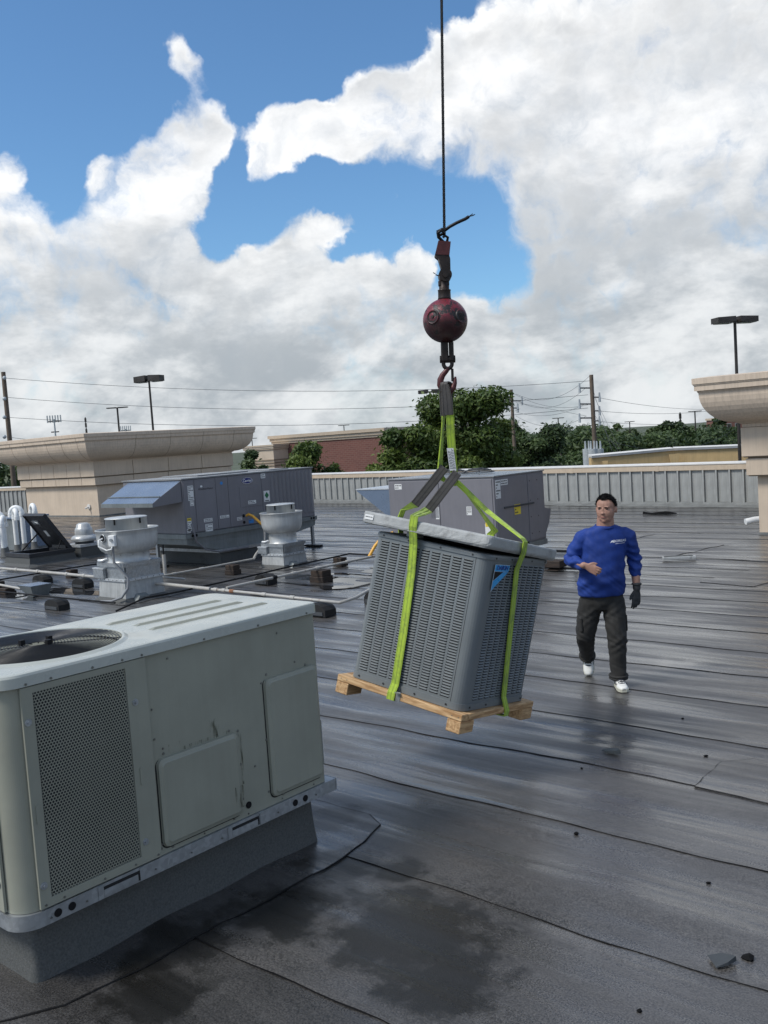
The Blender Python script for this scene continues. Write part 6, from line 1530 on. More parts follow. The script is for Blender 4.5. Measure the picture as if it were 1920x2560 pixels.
def upper_sling():
    t = thing('lifting_sling', 'short lime sling with long grey eye sleeves hanging straight from the hook', 'sling', tuple(bight))
    top = hp(1113, 958); rt = _R0
    # face-on leg (right) with label, edge-on leg (left)
    webbing(t, 'eye_sleeve', [hp(1105, 978, .05), hp(1108, 962, .045), hp(1113, 955, .0), hp(1124, 960, -.04), hp(1126, 978, -.05)], _R0*.05, 'sleeve', .007, 6)
    webbing(t, 'eye_sleeve', [hp(1112, 962, .052), hp(1115, 990, .055), hp(1117, 1012, .055), hp(1119, 1038, .05)], [_R0*.045, _R0*.068, _R0*.074, _R0*.074], 'sleeve', .012, 6)
    webbing(t, 'eye_sleeve', [hp(1104, 965, .03), hp(1104, 990, .03), hp(1106, 1042, .03)], [_R0*.030, _R0*.038, _R0*.026], 'sleeve', .012, 6)
    webbing(t, 'eye_sleeve', [hp(1131, 962, -.03), hp(1131, 1000, -.03), hp(1131, 1036, -.02)], _R0*.012, 'sleeve', .010, 4)
    a = webbing(t, 'strap', [hp(1124, 1036, .045), hp(1126, 1090, .045), hp(1131, 1150, .045), hp(1134, 1180, .04), hp(1136, 1205, .02), hp(1130, 1214, -.01), hp(1122, 1206, -.03)], [_R0*.056]*3+[_R0*.050]*4, 'web', .009, 6)
    webbing(t, 'strap', [hp(1108, 1040, .02), hp(1106, 1080, .0), hp(1103, 1130, -.02), hp(1101, 1176, -.03), hp(1106, 1196, -.03), hp(1120, 1206, -.03)], [_R0*.022+_F0*.05, _R0*.016+_F0*.05, _R0*.026+_F0*.05, _R0*.036+_F0*.04, _R0*.04+_F0*.03, _R0*.045], 'web', .009, 6)
    # sewn label
    c = hp(1128, 1148, .055); m = frame(c, (hp(1140, 1148, .055)-hp(1120, 1148, .055)), (hp(1125, 1122, .055)-hp(1132, 1174, .055)))
    mb = MB(); mb.M = m; mb.box((-.025, -.080, -.001), (.022, .080, .0015)); lb = mb.build('load_tag', mt['white'], t)
    mb = MB(); mb.M = m; r2 = random.Random(3)
    for i in range(6):
        y_ = -.068
        while y_ < .06:
            l = r2.uniform(.006, .02); mb.box((-.020+.0068*i, y_, .0018), (-.0168+.0068*i, y_+l, .0022)); y_ += l+.005
    mb.build('print', mt['print'], lb)
upper_sling()
def basket(name, label, legs, eyes, under):
    t = thing('lifting_sling', label, 'sling', tuple(bight), group='basket slings under the load')
    for P, W in legs: webbing(t, 'strap', P, W, 'web', .0075, 1)
    for P, W in eyes: webbing(t, 'eye_sleeve', P, W, 'sleeve', .012, 6)
    return t
Xl = RH @ Vector((1, 0, 0)); Yl = RH @ Vector((0, 1, 0)); Zl = RH @ Vector((0, 0, 1))
w = .062
# front strap: grey eye over the bight, down the louvred front, under the pallet, up the rear
fA = hp(1070, 1272, .10); ed = hb(-.548, -.098, 1.187)
dirA = (ed-fA)
def eye(a, b, wv, spread=.018):
    """two plies of sleeve looping over the bight"""
    a, b, wv = Vector(a), Vector(b), Vector(wv); n_ = (b-a).cross(wv).normalized()
    return [([a+n_*spread*.2, a.lerp(b, .35)+n_*spread, a.lerp(b, .8)+n_*spread*.9, b+n_*.004+(b-a).normalized()*.02, b-n_*spread*.9], [wv]*5),
            ([a-n_*spread*.2, a.lerp(b, .35)-n_*spread, a.lerp(b, .8)-n_*spread, b-n_*spread*.8], [wv]*4)]
e1 = hp(1136, 1188, .06)
wA = (_R0*.78-Vector((0, 0, .62))).normalized()*-.066
basket('sling', 'lime basket sling running down the front louvres, its grey eye nearest the camera',
    [([fA, fA.lerp(ed, .5), ed+Zl*.004-Yl*.004, hb(-.552, -.092, 1.12), hb(-.556, -.040, 1.0), hb(-.545, -.020, .8), hb(-.525, -.018, .4), hb(-.515, -.022, .05), hb(-.512, -.052, -.01), hb(-.512, -.054, -.055), hb(-.512, .0, -.062), hb(-.512, .9, -.062), hb(-.512, .955, -.04), hb(-.52, .95, .5), hb(-.53, .95, 1.13), hb(-.49, .93, 1.165), hp(1215, 1290, -.28), hp(1150, 1208, -.03)],
      [wA, wA*.5+Xl*-.031, Xl*-w, Xl*-w, Xl*-w, Xl*-w, Xl*-w, Xl*-w, Xl*-w, Xl*-w, Xl*-w, Xl*-w, Xl*-w, Xl*-w, Xl*-w, Xl*-w, (Xl*-.7+Zl*.2)*w, (Xl*-.7+Zl*.2)*w])],
    eye(fA, e1, wA), None)
# side strap: grey eye behind on the left, under the load, up the right face
fB = hp(1038, 1262, -.05); e2 = hp(1106, 1176, -.02); wB = (_R0*.76-Vector((0, 0, .65))).normalized()*-.066
basket('sling', 'lime basket sling crossing over the right face, its grey eye pointing to the left behind',
    [([fB, hb(-.985, .40, 1.20), hb(-1.0, .40, 1.14), hb(-.96, .42, .95), hb(-.955, .5, 0), hb(-.99, .55, -.055), hb(-.9, .56, -.07), hb(0, .56, -.07), hb(.054, .560, -.066), hb(.056, .560, -.03), hb(.020, .545, .06), hb(.014, .48, .5), hb(.016, .40, .95), hb(.062, .365, 1.08), hb(.066, .352, 1.15), hb(.050, .345, 1.168), hp(1215, 1275, .03), hp(1142, 1205, .02)],
      [wB, Yl*w, Yl*w, Yl*w, Yl*w, Yl*w, Yl*w, Yl*w, Yl*w, Yl*w, Yl*w, Yl*w, Yl*w, Yl*w, Yl*w, Yl*w, Yl*w*.7+Zl*.02, Yl*w*.6+Zl*.03])],
    eye(fB, e2, wB), None)

# ------------------------------------------------------------------ the worker
from mathutils.bvhtree import BVHTree
def remeshed(mb, voxel, smooth=4, name='tmp', disp=None):
    me = mb.mesh(name); ob = bpy.data.objects.new(name, me); COL.objects.link(ob)
    md = ob.modifiers.new('r', 'REMESH'); md.mode = 'VOXEL'; md.voxel_size = voxel; md.adaptivity = 0
    ms = ob.modifiers.new('s', 'SMOOTH'); ms.factor = .5; ms.iterations = smooth
    dg = bpy.context.evaluated_depsgraph_get(); out = bpy.data.meshes.new_from_object(ob.evaluated_get(dg))
    bpy.data.objects.remove(ob); bpy.data.meshes.remove(me)
    if disp:
        n = len(out.vertices); co = np.empty(n*3, np.float32); no = np.empty(n*3, np.float32)
        out.vertices.foreach_get('co', co); out.vertices.foreach_get('normal', no)
        co = co.reshape(-1, 3); no = no.reshape(-1, 3); co = co+no*disp(co)[:, None]
        out.vertices.foreach_set('co', co.astype(np.float32).ravel()); out.update()
    out.polygons.foreach_set('use_smooth', [True]*len(out.polygons)); return out
def rings(mb, R_, n=20):
    """closed loft through (centre, rx, ry, normal axis x vector, y vector)"""
    vs = []
    for c, rx, ry, ux, uy in R_:
        c = Vector(c); ux = Vector(ux); uy = Vector(uy)
        for i in range(n):
            a = 2*math.pi*i/n; vs.append(c+ux*(rx*math.cos(a))+uy*(ry*math.sin(a)))
    m_ = len(R_); fs = [(j*n+i, j*n+(i+1) % n, (j+1)*n+(i+1) % n, (j+1)*n+i) for j in range(m_-1) for i in range(n)]
    fs += [tuple(range(n))[::-1], tuple(range((m_-1)*n, m_*n))]; mb.add(vs, fs, True)
X_, Y_, Z_ = Vector((1, 0, 0)), Vector((0, 1, 0)), Vector((0, 0, 1))
def torso(mb, rows): rings(mb, [((x, y, z), rx, ry, X_, Y_) for x, y, z, rx, ry in rows], 28)
def limb(mb, pts, n=14):                              # (x,y,z,r) joints, round tapered limb with ball ends
    P = [Vector(p[:3]) for p in pts]; rr = [p[3] for p in pts]
    d0 = (P[1]-P[0]).normalized(); d1 = (P[-1]-P[-2]).normalized()
    Q = [P[0]-d0*rr[0]*.8, P[0]-d0*rr[0]*.45]+P+[P[-1]+d1*rr[-1]*.45, P[-1]+d1*rr[-1]*.8]; q = [rr[0]*.35, rr[0]*.8]+rr+[rr[-1]*.8, rr[-1]*.35]
    mb.tube(Q, q, n)
mt['skin'] = M('skin', (.36, .20, .145), .5, var=.10, vs=14, spec=.4)
mt['shirt'] = M('royal blue knit', (.006, .034, .205), .8, var=.14, vs=7, bump=.25, bs=300)
mt['trouser'] = M('charcoal work cloth', (.024, .023, .021), .85, var=.22, vs=6, bump=.5, bs=140, dirt=(.055, .052, .047), dirt_amt=.5, dirt_lo=.52)
mt['hair'] = M('black hair', (.007, .0065, .0065), .85, var=.2, vs=60, bump=.6, bs=180, spec=.15)
mt['stubble'] = M('cropped hair', (.022, .017, .015), .9, var=.2, vs=120)
mt['glove'] = M('dark grey glove', (.032, .034, .036), .75, var=.25, vs=25, bump=.4, bs=120)
mt['shoe_white'] = M('white sneaker', (.70, .70, .66), .5, var=.06, vs=20)
mt['shoe_sole'] = M('cream sole', (.50, .49, .40), .6, var=.1, vs=20)
mt['lace'] = M('dark lace', (.03, .032, .045), .8)
mt['eye'] = M('eye', (.02, .013, .010), .2)
mt['lip'] = M('lip', (.27, .105, .085), .5)
mt['white_prt'] = M('white print', (.78, .78, .80), .7)
def worker():
    foot = Vector((-3.875, 7.529, .006))
    M3 = Matrix((_R0, _F0, Vector((0, 0, 1)))).transposed()
    t = thing('person', 'person in royal blue long sleeve shirt and dark cargo trousers walking towards the camera', 'person', tuple(foot), mat3=M3)
    W = WM[t.name]
    def put(name, me, m, p=t): return link(name, me, m, p)
    # joints (x to the picture's right, y away from the camera)
    shR, elR, wrR = Vector((-.235, .13, 1.385)), Vector((-.362, .14, 1.150)), Vector((-.285, -.085, 1.135))
    shL, elL, wrL = Vector((.165, .12, 1.375)), Vector((.222, .16, 1.115)), Vector((.215, .095, .875))
    hipR, knR, anR = Vector((-.185, .16, .80)), Vector((-.245, .19, .455)), Vector((-.165, .53, .165))
    hipL, knL, anL = Vector((.005, .12, .80)), Vector((.010, .055, .43)), Vector((.010, .075, .085))
    hc = Vector((-.030, .075, 1.605))                 # head centre
    yaw = R(-33); hf = Vector((math.sin(yaw), -math.cos(yaw), -.04)).normalized(); hr = Vector((math.cos(yaw), math.sin(yaw), 0)); hu = hr.cross(hf)*-1
    if hu.z < 0: hu = -hu
    def hd(a, b, c): return hc+hr*a-hf*(-b)+hu*c if False else hc+hr*a+hf*b+hu*c   # right, forward, up
    # ---------- body: one continuous skin mesh
    mb = MB()
    torso(mb, [(-.09, .14, .74, .12, .09), (-.09, .14, .86, .165, .115), (-.085, .135, 1.02, .170, .12), (-.07, .125, 1.18, .165, .12), (-.055, .12, 1.30, .16, .10), (-.045, .11, 1.39, .10, .075), (-.038, .10, 1.46, .07, .066)])
    limb(mb, [(-.040, .105, 1.42, .080), (-.036, .095, 1.50, .075), (-.034, .09, 1.56, .070)])
    limb(mb, [(shR.x+.03, shR.y, shR.z-.05, .042), (*shR.lerp(elR, .5), .046), (*elR, .040), (*elR.lerp(wrR, .45), .040), (*wrR, .029)])
    limb(mb, [(shL.x-.03, shL.y, shL.z-.05, .042), (*shL.lerp(elL, .5), .046), (*elL, .040), (*elL.lerp(wrL, .4), .042), (*elL.lerp(wrL, .75), .036), (*wrL, .029)])
    limb(mb, [(*hipR, .075), (*hipR.lerp(knR, .5), .07), (*knR, .052), (*knR.lerp(anR, .4), .05), (*anR, .036)])
    limb(mb, [(*hipL, .075), (*hipL.lerp(knL, .5), .07), (*knL, .052), (*knL.lerp(anL, .4), .05), (*anL, .036)])
    limb(mb, [(*anR, .030), (anR.x, anR.y-.02, anR.z-.06, .020)]); limb(mb, [(*anL, .030), (anL.x, anL.y-.06, .040, .020)])
    # skull, cheeks, jaw, chin, nose, ears, brow
    def ell(c, rx, ry, rz, n=16, m_=12):
        vs = []; fs = []
        for j in range(m_+1):
            ph = math.pi*j/m_
            for i in range(n):
                a = 2*math.pi*i/n; vs.append(c+hr*(rx*math.sin(ph)*math.cos(a))+hf*(ry*math.sin(ph)*math.sin(a))-hu*(rz*math.cos(ph)))
        for j in range(m_):
            for i in range(n): fs.append((j*n+i, j*n+(i+1) % n, (j+1)*n+(i+1) % n, (j+1)*n+i))
        mb.add(vs, fs, True)
    ell(hd(0, -.012, .030), .084, .096, .088); ell(hd(0, .018, -.030), .079, .072, .087); ell(hd(0, .034, -.080), .060, .048, .040); ell(hd(0, .022, -.055), .075, .057, .047)
    ell(hd(0, .060, -.100), .026, .022, .018)
    for s_ in (-1, 1):
        ell(hd(s_*.036, .056, -.028), .026, .022, .022); ell(hd(s_*.028, .074, .020), .026, .010, .008); ell(hd(s_*.087, -.012, -.010), .011, .019, .033)
    ell(hd(0, .082, -.006), .010, .012, .026); ell(hd(0, .094, -.030), .013, .014, .010); ell(hd(-.012, .084, -.033), .009, .010, .008); ell(hd(.012, .084, -.033), .009, .010, .008)
    ell(hd(0, .076, -.062), .024, .012, .012)
    # bare right hand, loosely closed in front of the belly
    def hand(mb, w, d, side, up, sc=1.0, curl=.9, spread=.30, thumb=1):
        """w wrist, d along the palm, side towards the little finger, up back of the hand"""
        d, side, up = d.normalized(), side.normalized(), up.normalized()
        pal = w+d*.05*sc; vs = []
        rings(mb, [(w-d*.02*sc, .026*sc, .020*sc, side, up), (w+d*.015*sc, .030*sc, .018*sc, side, up), (w+d*.05*sc, .040*sc, .016*sc, side, up), (w+d*.085*sc, .042*sc, .014*sc, side, up), (w+d*.098*sc, .036*sc, .010*sc, side, up)], 14)
        for k, (ln, of) in enumerate(((.072, -.031), (.080, -.0105), (.074, .0105), (.058, .031))):
            b = w+d*(.088-.004*abs(k-1))*sc+side*of*sc; dd = (d+side*(of*spread*8)).normalized(); c_ = curl*(1-.28*(k == 0)+.10*k)
            p1 = b+dd*ln*.42*sc; a1 = c_*.55; d2 = (dd*math.cos(a1)-up*math.sin(a1)); p2 = p1+d2*ln*.33*sc; a2 = c_*1.25; d3 = (dd*math.cos(a2)-up*math.sin(a2)); p3 = p2+d3*ln*.27*sc
            mb.tube([b-dd*.02*sc, b, p1, p2, p3, p3+d3*.004], [.0085*sc, .0095*sc, .0090*sc, .0085*sc, .0072*sc, .004*sc], 10)
        b = w+d*.030*sc-side*.026*sc; dd = (d*.75-side*.62-up*.28*thumb).normalized(); d2 = (d*.95-side*.22-up*.30*thumb).normalized()
        mb.tube([b-dd*.01, b+dd*.012*sc, b+dd*.036*sc, b+dd*.036*sc+d2*.030*sc, b+dd*.036*sc+d2*.036*sc], [.012*sc, .0125*sc, .0105*sc, .0088*sc, .005*sc], 10)
    hand(mb, wrR+Vector((.012, -.01, -.003)), Vector((.80, -.40, -.42)), Vector((-.30, .10, -.92)), Vector((.22, -.90, .10)), 1.0, .75, .22, .6)
    body = put('body', remeshed(mb, .0052, 3), mt['skin'])
    # ---------- face details
    def blob(c, rx, ry, rz, name, m, p=body, n=12, m_=8):
        q = MB(); 
        vs = []; fs = []
        for j in range(m_+1):
            ph = math.pi*j/m_
            for i in range(n):
                a = 2*math.pi*i/n; vs.append(c+hr*(rx*math.sin(ph)*math.cos(a))+hf*(ry*math.sin(ph)*math.sin(a))-hu*(rz*math.cos(ph)))
        for j in range(m_):
            for i in range(n): fs.append((j*n+i, j*n+(i+1) % n, (j+1)*n+(i+1) % n, (j+1)*n+i))
        q.add(vs, fs, True); return q.build(name, mt[m], p, local=True)
    bvh = BVHTree.FromPolygons([v.co for v in body.data.vertices], [p.vertices for p in body.data.polygons])
    def onface(a, c, off):
        o = hd(a, .25, c); h = bvh.ray_cast(o, -hf); return (h[0]+hf*off) if h[0] is not None else hd(a, .085, c)
    for s_ in (-1, 1):
        blob(onface(s_*.031, .004, -.002), .0135, .005, .0058, 'eye', 'eye')
        q = MB(); q.tube([onface(s_*(.014+.009*i), .0185+.003*math.sin(i*1.0), .0015) for i in range(5)], [.0035, .0048, .0048, .004, .0025], 6); q.build('eyebrow', mt['hair'], body, local=True)
    q = MB(); q.tube([onface(-.026+.013*i, -.066-.0015*abs(i-2), .001) for i in range(5)], [.002, .004, .0048, .004, .002], 6); q.build('mouth', mt['lip'], body, local=True)
    # ---------- hair: shell over the skull
    mb = MB()
    def hairline(a):
        th = abs(((math.degrees(a)-90+180) % 360)-180)+2.5*math.sin(a*17); return R(float(np.interp(th, [0, 35, 58, 78, 100, 180], [35, 41, 31, 2, -6, -20])))
    def hairline2(a):
        th = abs(((math.degrees(a)-90+180) % 360)-180); return R(float(np.interp(th, [0, 35, 60, 76, 100, 180], [44, 48, 42, -8, -16, -30])))
    def cap(rx, ry, rz, c, lo, nm, mat_, front):
        vs = []; fs = []; n, m_ = 36, 14
        for j in range(m_+1):
            for i in range(n):
                a = 2*math.pi*i/n; f_ = math.sin(a)         # +1 is forward
                low = lo+(front-lo)*max(0, f_)**1.2 if nm not in ('hair', 'cropped_sides') else (hairline(a) if nm == 'hair' else hairline2(a))
                ph = (math.pi/2-low)*j/m_
                jig = 1+.020*math.sin(i*7.3+j*3.1)
                vs.append(c+hr*(rx*jig*math.sin(ph)*math.cos(a))+hf*(ry*jig*math.sin(ph)*f_)+hu*(rz*jig*math.cos(ph)))
        for j in range(m_):
            for i in range(n): fs.append((j*n+i, (j+1)*n+i, (j+1)*n+(i+1) % n, j*n+(i+1) % n))
        q = MB(); q.add(vs, fs, True); return q.build(nm, mt[mat_], t, local=True)
    sd_ = cap(.0885, .1005, .093, hd(0, -.015, .028), R(-24), 'cropped_sides', 'stubble', R(30))
    hr_ = cap(.0890, .1030, .103, hd(0, -.012, .027), R(8), 'hair', 'hair', R(38))
    q = MB(); r2 = random.Random(9)
    for k in range(900):
        a = r2.uniform(0, 6.283); f_ = math.sin(a); low = hairline(a); ph = (math.pi/2-low)*math.sqrt(r2.random())*1.03
        n_ = hr*(math.sin(ph)*math.cos(a))+hf*(math.sin(ph)*f_)+hu*math.cos(ph); p_ = hd(0, -.012, .027)+hr*(.089*math.sin(ph)*math.cos(a))+hf*(.103*math.sin(ph)*f_)+hu*(.103*math.cos(ph))
        d_ = (n_+hf*.5*r2.random()+Vector((r2.uniform(-.4, .4), r2.uniform(-.4, .4), r2.uniform(-.2, .3)))).normalized(); L_ = r2.uniform(.006, .013); q.cyl(p_-d_*.003, p_+d_*L_, .0022, .0004, 4, caps=False)
    q.build('hair_tuft', mt['hair'], hr_, local=True)
    # ---------- shirt
    mb = MB()
    torso(mb, [(-.092, .14, .825, .205, .145), (-.092, .138, .84, .212, .150), (-.092, .13, .90, .214, .158), (-.090, .122, .97, .210, .160), (-.082, .122, 1.06, .203, .155), (-.072, .125, 1.16, .203, .148), (-.060, .125, 1.27, .212, .138), (-.046, .122, 1.35, .222, .122), (-.043, .115, 1.400, .196, .102), (-.041, .108, 1.435, .142, .088), (-.040, .104, 1.456, .092, .080)])
    limb(mb, [(shR.x+.045, shR.y-.005, shR.z-.015, .072), (shR.x, shR.y, shR.z-.03, .074), (*shR.lerp(elR, .5), .070), (*elR, .064), (*elR.lerp(wrR, .35), .060), (*elR.lerp(wrR, .72), .047), (*elR.lerp(wrR, .86), .042)])
    limb(mb, [(shL.x-.045, shL.y-.005, shL.z-.015, .072), (shL.x, shL.y, shL.z-.03, .074), (*shL.lerp(elL, .5), .070), (*elL, .063), (*elL.lerp(wrL, .25), .060), (*elL.lerp(wrL, .42), .054), (*elL.lerp(wrL, .5), .052)])
    def folds(co):
        x, y, z = co[:, 0], co[:, 1], co[:, 2]
        d = .0065*np.sin(38*z+9*x+3*np.sin(11*x))+.0045*np.sin(60*z-22*x+2*np.sin(20*y))
        w1 = np.exp(-((z-.93)/.09)**2)+.5*np.exp(-((z-1.12)/.06)**2)*(np.abs(x+.07) > .17)
        arm = np.exp(-((z-1.13)/.13)**2)*((x < -.27) | (x > .13))
        dg = .0055*np.sin(45*(x*.8+z*.5)+2*np.sin(9*z))*np.exp(-((z-1.28)/.10)**2)
        return d*(.25+.65*np.clip(w1, 0, 1))+.0016*np.sin(95*z+60*x+3*np.sin(21*x+13*z))*(.4+np.clip(w1, 0, 1))+dg+arm*.008*np.sin(85*z+25*x+2*np.sin(30*y))
    sh = put('shirt', remeshed(mb, .0085, 5, disp=folds), mt['shirt'])
    q = MB(); q.tube([(-.040+.086*math.cos(2*math.pi*i/28), .100+.080*math.sin(2*math.pi*i/28), 1.450+.016*math.sin(2*math.pi*i/28)) for i in range(28)], .008, 8, closed=True); q.build('collar', mt['shirt'], sh, local=True)
    sb = BVHTree.FromPolygons([v.co for v in sh.data.vertices], [p.vertices for p in sh.data.polygons])
    def stick(me, off):
        for v in me.vertices:
            h = sb.ray_cast(Vector((v.co.x, -1, v.co.z)), Vector((0, 1, 0)))
            if h[0] is not None: v.co.y = h[0].y-off
    cu = text_mesh('lettering', 'BOREAS', .030, mt['white_prt'], t, W @ frame((.064, -.3, 1.318), (1, 0, 0), (0, 0, 1)), True, 0, 0.0, 1.12); stick(cu.data, .003); cu.parent = sh
    q = MB(); q.add([(x_, -.3, 1.318+z_) for x_, z_ in ((-.026, -.012), (-.012, .006), (.000, .010), (.006, .002), (-.004, .000), (-.012, -.006), (.004, .016), (.006, -.010), (-.001, -.012))], [(0, 5, 1), (1, 5, 4, 2), (2, 4, 3), (8, 7, 3, 4)]); e = q.build('emblem', mt['white_prt'], sh, local=True); stick(e.data, .003)
    for v in e.data.vertices: v.co.x += -.002
    q = MB(); q.add([(x_, -.3, 1.318+z_) for x_, z_ in [(.018+.0104*i, -.020) for i in range(10)]+[(.018+.0104*i, -.0235) for i in range(10)]], [(i, i+1, 11+i, 10+i) for i in range(9)]); e = q.build('tagline', mt['white_prt'], sh, local=True); stick(e.data, .003)
    # ---------- trousers
    mb = MB()
    torso(mb, [(-.090, .14, .70, .150, .105), (-.090, .14, .76, .188, .125), (-.092, .14, .83, .190, .130), (-.092, .14, .875, .185, .126)])
    limb(mb, [(hipR.x+.005, hipR.y, .77, .112), (*hipR.lerp(knR, .35), .106), (*hipR.lerp(knR, .7), .098), (*knR, .086), (*knR.lerp(anR, .3), .080), (*knR.lerp(anR, .65), .070), (*knR.lerp(anR, .86), .064)])
    limb(mb, [(hipL.x-.005, hipL.y, .77, .108), (*hipL.lerp(knL, .35), .102), (*hipL.lerp(knL, .7), .094), (*knL, .086), (*knL.lerp(anL, .35), .078), (*knL.lerp(anL, .7), .073), (*knL.lerp(anL, .98), .072)])
    def folds2(co):
        x, y, z = co[:, 0], co[:, 1], co[:, 2]
        k = np.exp(-((z-.42)/.10)**2)+np.exp(-((z-.68)/.07)**2)*.7+np.exp(-((z-.13)/.06)**2)*1.3
        return (.30+.8*k)*(.0042*np.sin(34*z+38*x+3.2*np.sin(13*z+21*x+7*y))+.0030*np.sin(58*z-44*x+2.6*np.sin(17*z-9*x)+11*y)+.0016*np.sin(96*z+70*x+2*np.sin(30*z)))
    tr = put('trousers', remeshed(mb, .0085, 4, disp=folds2), mt['trouser'])
    for (x0, x1, y0, y1, z0, z1) in ((-.308, -.275, .10, .24, .50, .64), (.090, .106, .04, .16, .50, .65)):
        q = MB(); q.box((x0, y0, z0), (x1, y1, z1), .012); q.build('cargo_pocket', mt['trouser'], tr, local=True)
    for an, kn in ((anL, knL),):
        q = MB(); c_ = an.lerp(kn, -.02); d_ = (kn-an).normalized(); x_, y_, _ = basis(d_)
        for h_, r_ in ((0, .074), (.022, .077)): q.tube([c_+d_*h_+x_*(r_*math.cos(2*math.pi*i/24)+.002*math.sin(i*3))+y_*(r_*math.sin(2*math.pi*i/24)) for i in range(24)], .012, 8, closed=True)
        q.build('cuff', mt['trouser'], tr, local=True)
    q = MB(); c_ = anR.lerp(knR, .10); d_ = (knR-anR).normalized(); x_, y_, _ = basis(d_); q.tube([c_+x_*(.067*math.cos(2*math.pi*i/24))+y_*(.067*math.sin(2*math.pi*i/24)) for i in range(24)], .012, 8, closed=True); q.build('cuff', mt['trouser'], tr, local=True)
    # ---------- glove on the hanging left hand
    mb = MB(); hand(mb, wrL+Vector((0, 0, -.005)), Vector((-.10, -.06, -1)), Vector((.92, .38, -.08)), Vector((.38, -.92, .0)), 1.12, .45, .22, .3)
    limb(mb, [(*(wrL+Vector((.001, .004, .030))), .036), (*(wrL+Vector((0, 0, -.01))), .034)])
    gl = put('glove', remeshed(mb, .0052, 2), mt['glove'])
    q = MB(); q.tube([wrL+Vector((.001+.038*math.cos(2*math.pi*i/20), .004+.036*math.sin(2*math.pi*i/20), .036)) for i in range(20)], .008, 7, closed=True); q.build('cuff', mt['glove'], gl, local=True)
    # ---------- sneakers
    def shoe(m, side):
        root = MB(); root.M = m
        sec = [(-.105, .020, .055, .052), (-.095, .033, .062, .060), (-.06, .038, .070, .066), (-.02, .041, .078, .062), (.03, .043, .062, .050), (.08, .048, .040, .040), (.125, .045, .034, .034), (.155, .034, .028, .028), (.168, .016, .022, .020)]
        vs = []; n = 18
        for (f_, hw, ht, _) in sec:
            for i in range(n):
                a = 2*math.pi*i/n; c_, s_ = math.cos(a), math.sin(a); zz = .018+(ht if s_ > 0 else .0)*abs(s_)**.8
                vs.append((hw*(abs(c_)**.75)*(1 if c_ > 0 else -1), -f_, zz))
        fs = [(j*n+i, (j+1)*n+i, (j+1)*n+(i+1) % n, j*n+(i+1) % n) for j in range(len(sec)-1) for i in range(n)]+[tuple(range(n)), tuple(range((len(sec)-1)*n, len(sec)*n))[::-1]]
        root.add(vs, fs, True); up_ = root.build('shoe', mt['shoe_white'], t, local=True, fix=True)
        q = MB(); q.M = m; pr = [(s_*(hw+.004), -f_) for f_, hw, _, _ in sec for s_ in (1,)]+[(-(hw+.004), -f_) for f_, hw, _, _ in sec[::-1]]
        q.prism(pr[::-1], .0, .026); q.build('sole', mt['shoe_sole'], up_, local=True)
        q = MB(); q.M = m
        for k in range(4):
            f_ = .012+.022*k; z_ = .0935-.0105*k; q.tube([(-.026, -f_, z_-.012), (0, -f_-.006, z_+.001), (.026, -f_, z_-.012)], .0055, 6); q.tube([(-.030, -f_-.012, z_-.018), (-.016, -f_, z_-.004)], .0035, 5); q.tube([(.030, -f_-.012, z_-.018), (.016, -f_, z_-.004)], .0035, 5)
        q.build('laces', mt['lace'], up_, local=True)
        q = MB(); q.M = m; q.tube([(.046, .01, .05), (.049, -.04, .040), (.046, -.07, .055)], .003, 5); q.tube([(-.046, .01, .05), (-.049, -.04, .040), (-.046, -.07, .055)], .003, 5); q.build('side_stripe', mt['lace'], up_, local=True)
    shoe(Matrix.Translation((.010, .03, -.002)) @ Matrix.Rotation(R(-2), 4, 'Z'), 1)
    toe = Vector((-.170, .48, .012)); mR = Matrix.Translation(toe) @ Matrix.Rotation(R(-18), 4, 'Z') @ Matrix.Rotation(R(60), 4, 'X') @ Matrix.Translation((0, .155, 0))
    shoe(mR, -1)
    return t
worker()

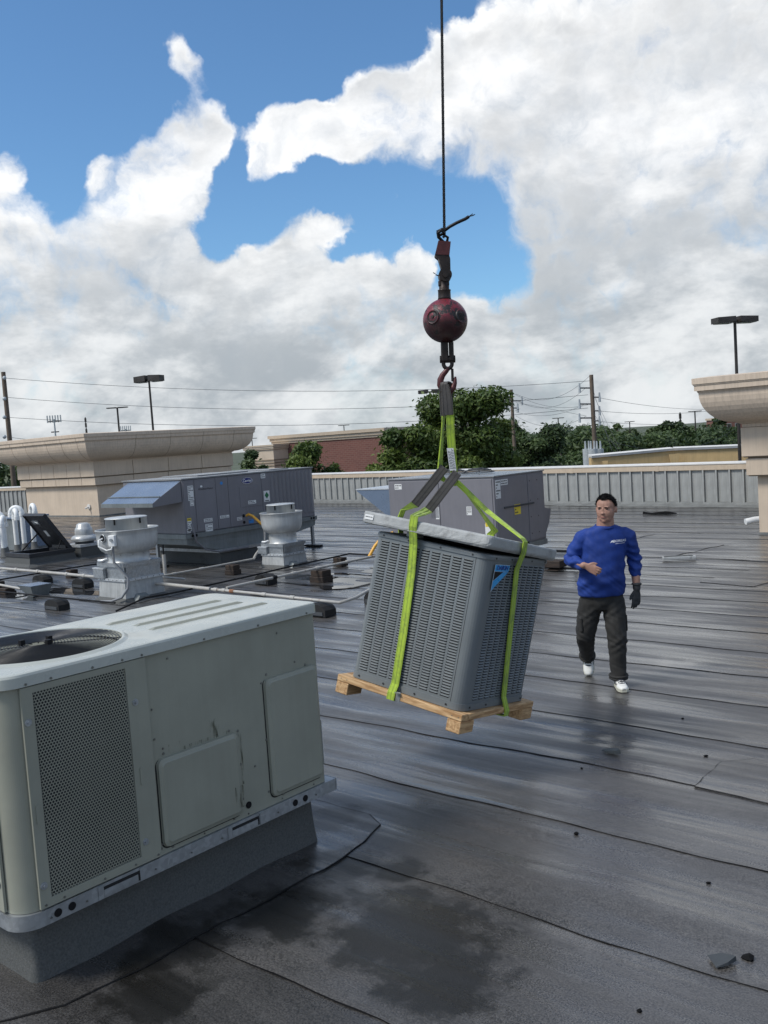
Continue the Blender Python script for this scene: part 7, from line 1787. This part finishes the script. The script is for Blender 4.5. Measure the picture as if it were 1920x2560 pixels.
# ------------------------------------------------------------------ small litter on the roof
def pebble(x, y, s, label, kind='bit'):
    z = wave(x, y)
    r2 = random.Random(int(x*1000+y*77)); mb = MB(); n = 7; vs = [(x, y, z+s*.75)]
    for i in range(n):
        a = 2*math.pi*i/n; rr = s*r2.uniform(.7, 1.2); vs.append((x+rr*math.cos(a), y+rr*math.sin(a), z+s*r2.uniform(.25, .5)))
    for i in range(n):
        a = 2*math.pi*i/n+.2; rr = s*r2.uniform(.5, .9); vs.append((x+rr*math.cos(a), y+rr*math.sin(a), z-.004))
    mb.add(vs, [(0, 1+i, 1+(i+1) % n) for i in range(n)]+[(1+i, 1+n+i, 1+n+(i+1) % n, 1+(i+1) % n) for i in range(n)]); tag(mb.build('debris_chip', mt['tar']), label, 'debris', 'loose chips on the membrane')
for i, (x, y, s, l) in enumerate(((-2.59, 6.26, .016, 'black chip on the roof at the right, above the square patch'), (-2.71, 4.64, .016, 'black chip in the middle of the near right membrane sheet'), (-1.87, 4.49, .014, 'black chip near the right edge on the near sheet'), (-1.68, 3.30, .012, 'black chip close to the bottom edge right of centre'), (-3.06, 6.97, .014, 'black chip right below the worker'), (-3.2, 5.6, .010, 'tiny chip right of the pallet corner'), (-2.2, 8.9, .022, 'black chip far right beyond the worker'))):
    pebble(x, y, s, l)
def scrap(x, y, pts, label, mat, h=.012, name='scrap'):
    z = wave(x, y)+.012; mb = MB(); n = len(pts); vs = [(x+a, y+b, z+.002) for a, b in pts]+[(x+a*.96, y+b*.96, z+h+.02*math.sin(9*a+5*b)) for a, b in pts]
    mb.add(vs, [tuple(range(n))[::-1], tuple(range(n, 2*n))]+[(i, (i+1) % n, n+(i+1) % n, n+i) for i in range(n)]); tag(mb.build(name, mat), label, 'debris')
scrap(-1.54, 3.80, [(-.07, .015), (.0, -.06), (.035, -.015), (.05, .04), (-.015, .05)], 'torn dark slate coloured scrap on the seam at lower right', M('dull slate', (.05, .056, .06), .6))
pebble(-1.46, 3.90, .028, 'black wad of tar beside the torn scrap at lower right')
scrap(-3.16, 5.95, [(-.07, 0), (-.02, -.03), (.05, -.03), (.08, .0), (.04, .03), (-.03, .03)], 'crumpled pale grey rag scrap on the roof right of the pallet', M('pale rag', (.09, .095, .09), .85), .02)
mb = MB(); t = thing('loose_board', 'short weathered board lying on the far roof behind the worker', 'board', (-6.56, 15.08, .0)); mb.M = Matrix.Translation((-6.56, 15.08, .03)) @ Matrix.Rotation(.55, 4, 'Z'); mb.box((-.27, -.07, .0), (.27, .07, .05), .008); mb.build('plank', mt['concrete'], t)
mb = MB(); mb.M = Matrix.Translation((-6.56, 15.08, .03)) @ Matrix.Rotation(.55, 4, 'Z'); mb.box((-.25, -.05, .051), (.22, .03, .06), .004); mb.build('torn_felt', mt['roof_curb'], t)
scrap(-10.3, 22.6, [(-.45, -.03), (-.15, -.06), (.25, -.03), (.45, .03), (.15, .07), (-.25, .05)], 'black tarry strip lying near the foot of the metal parapet', mt['tar'], .05, 'tar_strip')
